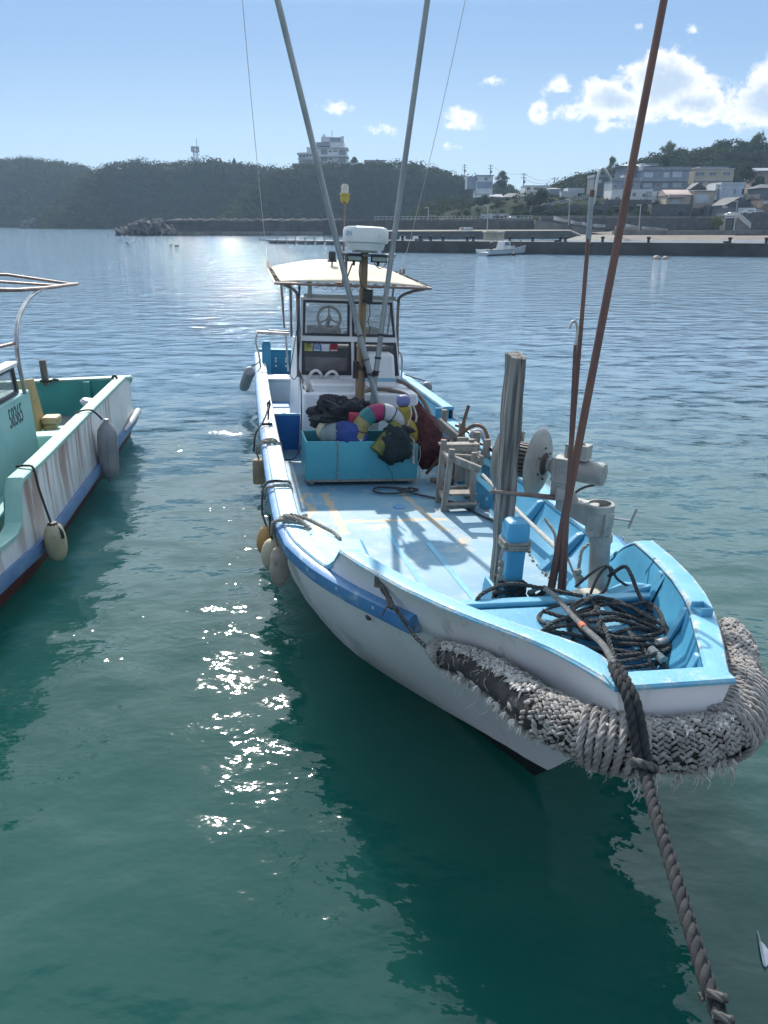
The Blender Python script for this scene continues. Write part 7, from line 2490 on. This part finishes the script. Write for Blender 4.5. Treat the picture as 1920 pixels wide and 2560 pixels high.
skiff(zb, 1090, 1240, 592, 640, 180, 'white skiff highest on the ramp, bow raised to the left', .10)
skiff(zb, 1266, 1392, 632, 672, 178, 'white skiff second down the ramp beside the street lamp', .06)
skiff(zb, 1392, 1500, 650, 690, 177, 'pale skiff on the ramp left of the taped gaff pole', .03)
skiff(zb, 1500, 1640, 662, 700, 176, 'upturned-looking white skiff between the two gaff poles', -.05, rot=.3)
skiff(zd, 70, 330, 1018, 1056, 174, 'long white skiff at the foot of the ramp right of the thick pole', 0)
skiff(zd, 170, 320, 1000, 1044, 177, 'white skiff heaped behind the long one at the ramp foot', .05, rot=.25)
skiff(zd, 350, 500, 1025, 1056, 173, 'white dinghy right of the ramp-foot street lamp', 0)
skiff(zd, 490, 615, 1038, 1062, 173, 'low grey-white dinghy at the right end of the beached row', 0)

# crates on the quay
for k, (x0, x1, y0, y1, Yq, l, cm) in enumerate(((130, 165, 700, 745, 172, 'stack of pinkish crates on the quay by the lamp', W_PINK), (168, 258, 700, 760, 171, 'big grey covered crate on the quay', R_PALE), (80, 190, 728, 742, 169, 'flat pale rack on the quay in front of the crates', R_PALE))):
    o = slab_px('quay_crate', l, 'crate', zb, x0, x1, y0, y1, Yq, 3, cm, 'crates on the quay')
for k, (x0, x1, y0, y1, l) in enumerate(((360, 470, 752, 766, 'long low heap of nets on the quay by the lamp foot'), (520, 720, 745, 762, 'long dark heap of gear in the middle of the quay'))):
    a, b_ = px(*zb(x0, y1), 170), px(*zb(x1, y0), 170)
    tag(lumpy(((a.x + b_.x) / 2, 170, a.z), ((b_.x - a.x) / 2, 1.5, (b_.z - a.z)), k + 3, .4, 3).build('net_heap', mat('net_heap_brown', (.12, .10, .09), (.07, .06, .055), 2, .9), None, off=((a.x + b_.x) / 2, 170, a.z), M=Matrix.Identity(4)), l, 'net heap')

# ---- long low jetty with mooring stubs
JP = [px(940, 629, 0.1), None]
def water_pt(x, y):
    a, b = x - 960.0, y - 1280.0
    d = Vector((a, FPX * math.cos(PITCH) - b * math.sin(PITCH), -FPX * math.sin(PITCH) - b * math.cos(PITCH)))
    k = -CAM_H / d.z
    return Vector((d.x * k, d.y * k, 0))


A_, B_ = water_pt(952, 630), water_pt(1925, 642)
dj = (B_ - A_).normalized()
B_ = B_ + dj * 25
nj = Vector((-dj.y, dj.x, 0))
if nj.y < 0:
    nj = -nj
jt = far_thing('jetty', 'long dark concrete jetty wall across the harbour', 'jetty', (A_ + B_) / 2)
m = MB()
HJ = 1.24
q = [A_, B_, B_ + nj * 3, A_ + nj * 3]
m.hexa([v + Vector((0, 0, -1)) for v in q] + [v + Vector((0, 0, HJ)) for v in q])
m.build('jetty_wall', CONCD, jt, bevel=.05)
m = MB()
q = [A_ + nj * .1, B_ + nj * .1, B_ + nj * 2.9, A_ + nj * 2.9]
m.add([v + Vector((0, 0, HJ + .004)) for v in q], [(0, 1, 2, 3)])
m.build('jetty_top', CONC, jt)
m = MB()
for f_ in (.38, .40):
    p = A_.lerp(B_, .76 + (f_ - .38) * .35) - nj * .1
    m.tube([p + Vector((0, 0, .05)), p + Vector((0, 0, .55))], .06, 5)
p = A_.lerp(B_, .768) - nj * .1
m.build('jetty_ladder', METALP, jt)
bolls = [(988, 'bollard'), (1006, 0), (1050, 1), (1077, 0), (1107, 0), (1168, 0), (1183, 0), (1274, 0), (1331, 0), (1400, 2), (1413, 0), (1506, 0), (1621, 0), (1824, 2), (1915, 0)]
def on_jetty(xp):
    best = None
    for k in range(2000):
        p = A_.lerp(B_, k / 1999) + nj * .6
        d = p - Vector((0, 0, CAM_H))
        zc = d.y * math.cos(PITCH) - (HJ - CAM_H) * math.sin(PITCH)
        x = 960 + FPX * d.x / zc
        if best is None or abs(x - xp) < best[0]:
            best = (abs(x - xp), p)
    return best[1]


order = ['first from the radome', 'second from the radome', 'squat one third from the radome', 'fourth from the radome', 'fifth from the radome', 'sixth from the radome', 'seventh, close beside the sixth', 'above the moored skiff', 'just right of the moored skiff', 'wide one beside the slanting jetty rope', 'next to the wide one', 'between the two gaff poles', 'just right of the thick pole', 'wide one toward the right end', 'at the right picture edge']
bm_ = mat('mooring_stub_dark', (.035, .034, .034), (.02, .02, .02), 4, .8)
for (xp, kind), od in zip(bolls, order):
    p = on_jetty(xp) + Vector((0, 0, HJ))
    bt = far_thing('mooring_bollard', 'dark bollard on the long jetty, ' + od, 'bollard', p, 'bollards along the jetty')
    MB().lathe([(.16, 0), (.14, .08), (.13, .32), (.20, .38), (.22, .46), (.18, .54), (.02, .56)] if kind != 1 else [(.4, 0), (.36, .12), (.2, .2), (.16, .4), (.24, .46), (.2, .55), (.02, .56)], p, (0, 0, 1), 10).build('stub', bm_, bt)
    if kind in (1, 2):
        MB().box(p + Vector((-.35, 0, .09)), (.5, .4, .18)).build('base_block', bm_, bt, bevel=.02)
p0, p1 = on_jetty(1400) - nj * .75 + Vector((0, 0, HJ)), on_jetty(1368) - nj * .8 + Vector((0, 0, .05))
tag(MB().tube(smooth_path([p0, p0.lerp(p1, .5) + Vector((0, 0, -.2)), p1]), .04, 6).build('jetty_rope', mat('algae_rope', (.10, .095, .08), (.06, .055, .05), 9, .9), None, off=p0, M=Matrix.Identity(4)), 'old rope slanting down the face of the jetty', 'rope')

# ---- white skiff with an outboard moored at the jetty
a, b_ = water_pt(1206, 640), water_pt(1322, 633)
L = (b_ - a).length * 1.0
dv = (b_ - a).normalized()
sd_ = Vector((-dv.y, dv.x, 0))
ms = far_thing('moored_skiff', 'small white open boat with a black outboard and steering cabin moored at the jetty', 'boat', (a + b_) / 2)


def SK_(q, s, z):
    return a + dv * (L * q) + sd_ * s + Vector((0, 0, z))


m = MB()
rg = []
for k in range(13):
    q = k / 12
    w_ = .85 * (1 - max(0, (q - .55) / .45) ** 2 * .93)
    sh = .55 + .55 * max(0, (q - .35) / .65) ** 1.6
    if q < .08:
        sh = .62
    bt_ = -.1 + .6 * max(0, (q - .8) / .2) ** 2
    rg.append([SK_(q, -w_, sh), SK_(q, -w_ * .88, .2 + bt_ * .5), SK_(q, 0, bt_ - .1), SK_(q, w_ * .88, .2 + bt_ * .5), SK_(q, w_, sh), SK_(q, w_ * .85, sh - .03), SK_(q, w_ * .8, .38 + bt_ * .4), SK_(q, -w_ * .8, .38 + bt_ * .4), SK_(q, -w_ * .85, sh - .03)])
m.loft(rg)
m.build('hull', mat('skiff_pale_blue_white', (.52, .55, .56), (.44, .47, .48), .8, .45), ms, smooth=40)
m = MB().tube([r[0] for r in rg], .045, 6).tube([r[4] for r in rg], .045, 6)
m.build('gunwale', mat('skiff_grey', (.30, .32, .34)), ms)
m = MB().hexa([SK_(.33, -.45, .40), SK_(.50, -.45, .40), SK_(.50, .45, .40), SK_(.33, .45, .40), SK_(.37, -.38, 1.35), SK_(.50, -.38, 1.35), SK_(.50, .38, 1.35), SK_(.37, .38, 1.35)])
hc = m.build('steering_cabin', W_WHITE, ms, bevel=.03)
MB().hexa([SK_(.385, -.47, .95), SK_(.475, -.47, .95), SK_(.475, -.35, .95), SK_(.385, -.35, .95), SK_(.39, -.42, 1.25), SK_(.475, -.42, 1.25), SK_(.475, -.35, 1.25), SK_(.39, -.35, 1.25)]).build('cabin_window', PANE, hc)
MB().tube([SK_(.41, 0, 1.35), SK_(.41, 0, 1.55)], .03, 6).box(SK_(.41, 0, 1.52), (.18, .18, .08)).build('mast_light', METALP, hc)
m = MB().ell(SK_(.16, -.1, 1.08), (.22, .24, .26), nu=12, nv=8).box(SK_(.16, -.1, .62), (.22, .2, .6)).box(SK_(.13, -.1, .30), (.14, .12, .7)).box(SK_(.1, -.15, .42), (.5, .1, .12), (0, .3, 0))
m.build('outboard_motor', BLACK, ms, bevel=.03)
MB().tube([SK_(.80, 0, .5), SK_(.80, 0, 1.45)], .045, 6).build('bow_post', GALVD, ms)
MB().tube([SK_(.985, 0, 1.06), SK_(1.0, 0, .95), SK_(.99, 0, .75)], .09, 8).build('bow_roll', FLW, ms)
c = water_pt(1285, 639)
tag(MB().ell(c + Vector((0, 0, .12)), (.18, .18, .17)).build('mooring_float', BLACK, None, off=c, M=Matrix.Identity(4)), 'black float beside the moored skiff', 'float')
# boat behind the jetty: only its cabin shows
c = px(1236, 606, 104)
hb = far_thing('hidden_boat', 'boat behind the jetty with only its cream cabin showing', 'boat', Vector((c.x, 104, 0)))
m = MB().box((c.x, 105, .3), (4.5, 1.8, .9))
m.build('hull', W_WHITE, hb, bevel=.1)
m = MB()
for dx in (-1.25, -.4, .4, 1.25):
    m.box((c.x + dx * .95, 104.3, 1.42), (.12, .1, 1.3))
m.box((c.x, 104.9, 2.0), (2.7, 1.5, .16)).box((c.x, 104.3, 1.0), (2.6, .1, .5)).box((c.x - .3, 104.9, 2.12), (1.4, .8, .12)).box((c.x, 105.4, 1.4), (2.5, .1, 1.2), None, 0)
m.build('cabin', mat('cream_cabin', (.50, .46, .36), (.42, .39, .31), 2, .6), hb, bevel=.02)
for k, (xp, l) in enumerate(((1042, 'low white boat lying behind the jetty near the radome'), (1010, 'small white hull behind the jetty beside the outrigger pole'))):
    c = px(xp, 604, 125)
    ob = far_thing('distant_boat', l, 'boat', Vector((c.x, 125, 0)))
    m = MB()
    m.loft([[Vector((c.x - 1.6 + 3.2 * q / 6, 125 - .7 * math.sin(PI * min(1, .2 + q / 7)), .55 + .25 * (q / 6) ** 2)), Vector((c.x - 1.5 + 3.0 * q / 6, 125, -.1)), Vector((c.x - 1.6 + 3.2 * q / 6, 125 + .7 * math.sin(PI * min(1, .2 + q / 7)), .55 + .25 * (q / 6) ** 2)), Vector((c.x - 1.6 + 3.2 * q / 6, 125, .40))] for q in range(7)])
    m.build('hull', mat('skiff_white', (.5, .51, .52)), ob, smooth=40)
    MB().box((c.x - .2, 125, .85), (1.0, .8, .6), taper=(.8, .8)).build('cabin', W_WHITE, ob, bevel=.05)

# ---- floating pontoon
A2, B2 = water_pt(650, 609), water_pt(880, 613.5)
pt_ = far_thing('floating_pontoon', 'low floating pontoon with posts beyond the canopy', 'pontoon', (A2 + B2) / 2)
d2 = (B2 - A2).normalized()
n2_ = Vector((-d2.y, d2.x, 0))
m = MB()
q = [A2 + d2 * 1.5, B2, B2 + n2_ * 2, A2 + d2 * 1.5 + n2_ * 2]
m.hexa([v + Vector((0, 0, .35)) for v in q] + [v + Vector((0, 0, .58)) for v in q])
m.build('walkway', POLEB, pt_)
LP = (B2 - A2).length
for k in range(9):
    c = A2 + d2 * (2.2 + k * (LP - 3) / 8) + n2_ * .6
    if k % 1 == 0:
        MB().box(c + Vector((0, 0, .12)), ((LP - 3) / 8 * .62, 1.4, .62)).build('float_tank', W_GREYD, pt_, bevel=.05)
    MB().tube([c + d2 * .9 + Vector((0, -.5, .5)), c + d2 * .9 + Vector((0, -.5, 1.05))], .09, 6).build('pontoon_post', POLEB, pt_)
MB().tube([A2 + Vector((0, 0, .55)), A2 + d2 * 2 + Vector((0, 0, .55))], .06, 5).tube([A2 + Vector((0, 0, .3)), A2 + Vector((0, 0, .95))], .07, 5).build('end_rail', POLEB, pt_)

# ---- breakwater with wave-breaking blocks at its end
bwA, bwB = water_pt(425, 588), water_pt(1120, 590)
slab_px('breakwater', 'long dark breakwater wall in front of the wooded cliff', 'breakwater', z1, 715, 2060, 440, 500, 200, 5, CONCD)
slab_px('breakwater_ledge', 'low pale ledge along the foot of the breakwater', 'ledge', z1, 760, 2060, 484, 501, 196, 4, CONC)
m = MB()
for k in range(46):
    xz = 735 + k * 16.5
    c = px(*z1(xz, 438), 200.5)
    m.ell(c + Vector((0, .5, .1)), (1.1, .8, .30 + .15 * ((k * 7) % 3)), nu=8, nv=5, wob=.4, seed=k)
o = tag(m.build('block_row', CONC, None, off=(0, 200, 0), M=Matrix.Identity(4)), 'row of rounded block tops showing above the breakwater wall', 'blocks', None, 'stuff')
tb_ = MB()
dirs = [Vector((0, 0, 1))] + [Vector((math.cos(a) * .943, math.sin(a) * .943, -.333)) for a in (0, 2 * PI / 3, 4 * PI / 3)]
for d in dirs:
    tb_.lathe([(.52, 0), (.46, .5), (.34, 1.25), (.22, 1.36)], (0, 0, 0), d, 10)
tb_.ell((0, 0, 0), (.6, .6, .6), nu=12, nv=8)
rs = random.Random(3)
tp = None
spots = []
for k in range(46):
    xz = rs.uniform(545, 770)
    top = lerp_tab([(500, 486), (545, 462), (585, 442), (640, 444), (700, 446), (770, 484)], xz)
    yz = rs.uniform(top, 488)
    spots.append((xz, yz))
spots += [(510, 487), (528, 484), (548, 474), (560, 462), (600, 445), (680, 440)]
for k, (xz, yz) in enumerate(sorted(spots)):
    c = px(*z1(xz, yz), 199 + rs.uniform(-3, 3))
    c.z = max(c.z, .3)
    if tp is None:
        tp = tb_.build('tetrapod', CONC, None, smooth=40)
        o = tp
    else:
        o = tp.copy()
        sc.collection.objects.link(o)
    o.location = c
    o.rotation_euler = (rs.uniform(0, 6), rs.uniform(0, 6), rs.uniform(0, 6))
    s_ = rs.uniform(.75, 1.05)
    o.scale = (s_, s_, s_)
    tag(o, 'grey concrete tetrapod in the heap at the tip of the breakwater', 'tetrapod', 'tetrapods at the breakwater tip')
m = MB()
for k in range(40):
    xz = rs.uniform(560, 760)
    c = px(*z1(xz, 486), 202 + rs.uniform(0, 3))
    m.ell((c.x, c.y, .6), (1.4, 1.2, 1.3 + rs.uniform(0, .8)), nu=8, nv=6, wob=.5, seed=k)
o = m.build('rubble', CONCD, None, off=(0, 200, 0), M=Matrix.Identity(4))
o['kind'] = 'stuff'
tag(o, 'dark rubble core under the tetrapod heap', 'rubble', None, 'stuff')

# small shore clutter at far left
c = px(*z1(140, 462), 392)
tag(lumpy(c, (5, 3, 3.4), 8, .4, 2.5).build('shore_rock', STONEW, None, off=c, M=Matrix.Identity(4)), 'pale rocky outcrop at the waterline under the far left hill', 'rock')

# ---- buoys, gull, feather
bu = mat('pinkish_buoy', (.50, .36, .28), (.40, .29, .23), 3, .6)
for k, (xp, yp, l) in enumerate(((1641, 648, 'larger faded orange buoy floating in front of the jetty'), (1663, 648.5, 'smaller faded orange buoy right of the larger one'))):
    c = water_pt(xp, yp)
    bo = far_thing('buoy', l, 'buoy', c, 'orange buoys')
    MB().ell(c + Vector((0, 0, .08)), (.30 - .05 * k, .30 - .05 * k, .27 - .04 * k), nu=16, nv=10).build('float_ball', bu, bo)
    MB().tube([c + Vector((-.5, .1, .03)), c + Vector((-.2, .05, .08)), c + Vector((.3, .1, .06)), c + Vector((.6, .2, .02))], .03, 5).build('buoy_line', BLACK, bo)
for k, (xp, yp, sx_, l) in enumerate(((427, 616, .16, 'small black float at the left of a floating pair'), (442, 616.5, .34, 'longer black float at the right of a floating pair'))):
    c = water_pt(xp, yp)
    bo = tag(MB().ell(c + Vector((0, 0, .1)), (sx_, .2, .2), nu=12, nv=8).ell(c + Vector((sx_ * .8, 0, .16)), (.1, .1, .16), nu=8, nv=6).build('dark_float', BLACK, None, off=c, M=Matrix.Identity(4)), l, 'float', 'black floats on the open water')
c = px(321, 612, 62)
gl = far_thing('gull', 'pale gull skimming over the water at the left', 'bird', c)
m = MB()
m.lathe([(.005, -.24), (.05, -.16), (.065, -.02), (.05, .1), (.032, .17), (.036, .21), (.02, .25), (.004, .29)], c, (-.95, .2, -.05), 10)
for s in (-1, 1):
    q = [c + Vector((-.02, 0, .03)), c + Vector((.04 + s * .12, s * .25, .22)), c + Vector((.22 + s * .1, s * .45, .30 + .05 * s))]
    m.loft([[q[0] + Vector((-.09, 0, 0)), q[0] + Vector((.09, 0, .01)), q[0] + Vector((0, 0, .025))], [q[1] + Vector((-.08, 0, 0)), q[1] + Vector((.08, 0, 0)), q[1] + Vector((0, 0, .02))], [q[2] + Vector((-.01, 0, 0)), q[2] + Vector((.02, 0, 0)), q[2] + Vector((0, 0, .008))]])
m.build('gull_body', mat('gull_grey_white', (.55, .55, .56), (.40, .40, .42), 6, .7), gl, smooth=60)
c = water_pt(1905, 2385)
ft = far_thing('feather', 'white feather floating on the water near the right edge', 'feather', c + Vector((0, 0, .006)))
m = MB()
P = []
dF = Vector((.25, .97, 0)).normalized()
sF = Vector((dF.y, -dF.x, 0))
for i in range(13):
    q = i / 12
    w_ = .020 * math.sin(PI * min(1, q * 1.05 + .02)) ** .55
    b0 = c + dF * (-.075 + .15 * q) + sF * (.012 * math.sin(PI * q))
    P.append([b0 + sF * (w_ * k) + Vector((0, 0, .008 + .010 * math.sin(PI * q) - .25 * abs(w_ * k))) for k in (-1, -.5, 0, .5, 1)])
m.grid(P)
m.build('vane', mat('feather_white', (.72, .72, .74), (.62, .62, .65), 30, .8), ft, smooth=180, solid=.001)
MB().tube([c + dF * -.08 + Vector((0, 0, .01)), c + dF * .05 + Vector((0, 0, .02)), c + dF * .125 + Vector((0, 0, .012))], .0022, 5).build('quill', FLW, ft)
# ================================================================== water, sea bed, air
wm = bpy.data.materials.new('harbour_water')
wm.use_nodes = True
g = NG(wm.node_tree)
b = g.n['Principled BSDF']
P = g.new('ShaderNodeTexCoord').outputs['Object']
wx, wy, wz = g.sep(P)
n = g.noise(P, .35, 4)
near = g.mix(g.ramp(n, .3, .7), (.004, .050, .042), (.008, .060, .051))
farc = g.mix(g.ramp(n, .3, .7), (.075, .150, .225), (.082, .16, .24))  # far water lifted to pale blue: sky reflection put into the base colour
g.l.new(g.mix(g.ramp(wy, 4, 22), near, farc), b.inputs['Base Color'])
b.inputs['Subsurface Weight'].default_value = 1.0           # turbid water: light spreads sideways before it comes back up
b.inputs['Subsurface Radius'].default_value = (.5, 1.4, 1.2)
b.inputs['Subsurface Scale'].default_value = 1.6
b.subsurface_method = 'BURLEY'
b.inputs['Roughness'].default_value = .035
b.inputs['IOR'].default_value = 1.333
# ripples: broad swell of the harbour, wavelets and fine chop, longer crests across the view further out
w0 = g.noise(g.mapping(P, (.55, 1.0, 1), rot=(0, 0, .35)), .9, 2, .5, .1)
w1 = g.noise(g.mapping(P, (.7, 1.15, 1), rot=(0, 0, -.45)), 2.4, 3, .55, .15)
w2 = g.noise(g.mapping(P, (.75, 1.2, 1), rot=(0, 0, .7)), 6.5, 3, .55, .1)
w3 = g.noise(g.mapping(P, (.45, 1.0, 1), rot=(0, 0, .12)), 1.5, 5, .6, .1)
patch = g.ramp(g.noise(P, .22, 2), .35, .65, .6, 1.25)
far_k = g.ramp(wy, 5, 40, 0.0, 1.0)
hgt = g.math('MULTIPLY', w0, .080)
hgt = g.math('MULTIPLY_ADD', w1, g.math('MULTIPLY', patch, .026), hgt)
hgt = g.math('MULTIPLY_ADD', w2, g.math('MULTIPLY', patch, .0068), hgt)
hgt = g.math('MULTIPLY_ADD', w3, g.math('MULTIPLY', far_k, .13), hgt)
hgt = g.math('MULTIPLY', hgt, g.ramp(wy, 8, 60, 1.0, 1.3))
bp = g.new('ShaderNodeBump')
bp.inputs['Strength'].default_value = 1.0
bp.inputs['Distance'].default_value = 1.0
if 'Filter Width' in bp.inputs:
    bp.inputs['Filter Width'].default_value = .1
g.l.new(hgt, bp.inputs['Height'])
# slopes of the wind chop, growing away from the sheltered quay
def slopes(scale, st, rot, det):
    nd = g.new('ShaderNodeTexNoise')
    g.l.new(g.mapping(P, st, rot=(0, 0, rot)), nd.inputs['Vector'])
    nd.inputs['Scale'].default_value = scale
    nd.inputs['Detail'].default_value = det
    nd.inputs['Roughness'].default_value = .55
    r_, g_c, b_c = g.sep(nd.outputs['Color'])
    return g.math('SUBTRACT', r_, .5), g.math('SUBTRACT', g_c, .5)


s1x, s1y = slopes(2.6, (.7, 1.0, 1), .1, 4.5)
s2x, s2y = slopes(.45, (.45, 1.0, 1), -.15, 2.0)
amp = g.math('MULTIPLY', g.math('MULTIPLY_ADD', g.ramp(wy, 8, 40), -.10, g.math('MULTIPLY_ADD', g.ramp(wy, 90, 170), .50, .40)), patch)
amp2 = g.math('MULTIPLY', g.ramp(wy, 6, 60), .08)
nx_ = g.math('ADD', g.math('MULTIPLY', s1x, g.math('MULTIPLY', amp, 1.6)), g.math('MULTIPLY', s2x, amp2))
ny_ = g.math('ADD', g.math('MULTIPLY', s1y, amp), g.math('MULTIPLY', s2y, amp2))
va = g.new('ShaderNodeVectorMath', operation='ADD')
g.l.new(bp.outputs[0], va.inputs[0])
g.l.new(g.comb(nx_, ny_, 0.0), va.inputs[1])
vn = g.new('ShaderNodeVectorMath', operation='NORMALIZE')
g.l.new(va.outputs[0], vn.inputs[0])
g.l.new(vn.outputs[0], b.inputs['Normal'])
m = MB().add([(-1100, -60, 0), (1100, -60, 0), (1100, 900, 0), (-1100, 900, 0)], [(0, 1, 2, 3)])
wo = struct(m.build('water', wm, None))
m = MB().add([(-1100, -60, -6), (1100, -60, -6), (1100, 900, -6), (-1100, 900, -6)], [(0, 1, 2, 3)])
struct(m.build('ground', mat('sea_bed', (.05, .07, .05), (.04, .055, .04), .2, .9), None))
# the quay edge the photograph was taken from lies behind and below the viewer
qy = MB().box((0, -8, .4), (60, 15.6, 1.6))
tag(qy.build('near_quay', CONC, None, off=(0, -8, 0), M=Matrix.Identity(4)), 'concrete quay the viewer stands on, below and behind the picture', 'quay')

hz = MB().box((0, 420, 45), (2220, 980, 104))
ho = hz.build('haze', [], None)
hm = bpy.data.materials.new('sea_haze')
hm.use_nodes = True
for nd in list(hm.node_tree.nodes):
    hm.node_tree.nodes.remove(nd)
g = NG(hm.node_tree)
out = g.new('ShaderNodeOutputMaterial')
vol = g.new('ShaderNodeVolumePrincipled')
vol.inputs['Color'].default_value = (.52, .72, .98, 1)
vol.inputs['Density'].default_value = 0.00026
vol.inputs['Anisotropy'].default_value = .35
g.l.new(vol.outputs[0], out.inputs['Volume'])
ho.data.materials.append(hm)
ho['kind'] = 'stuff'
tag(ho, 'thin sea haze over the harbour', 'haze', None, 'stuff')
bpy.context.view_layer.update()
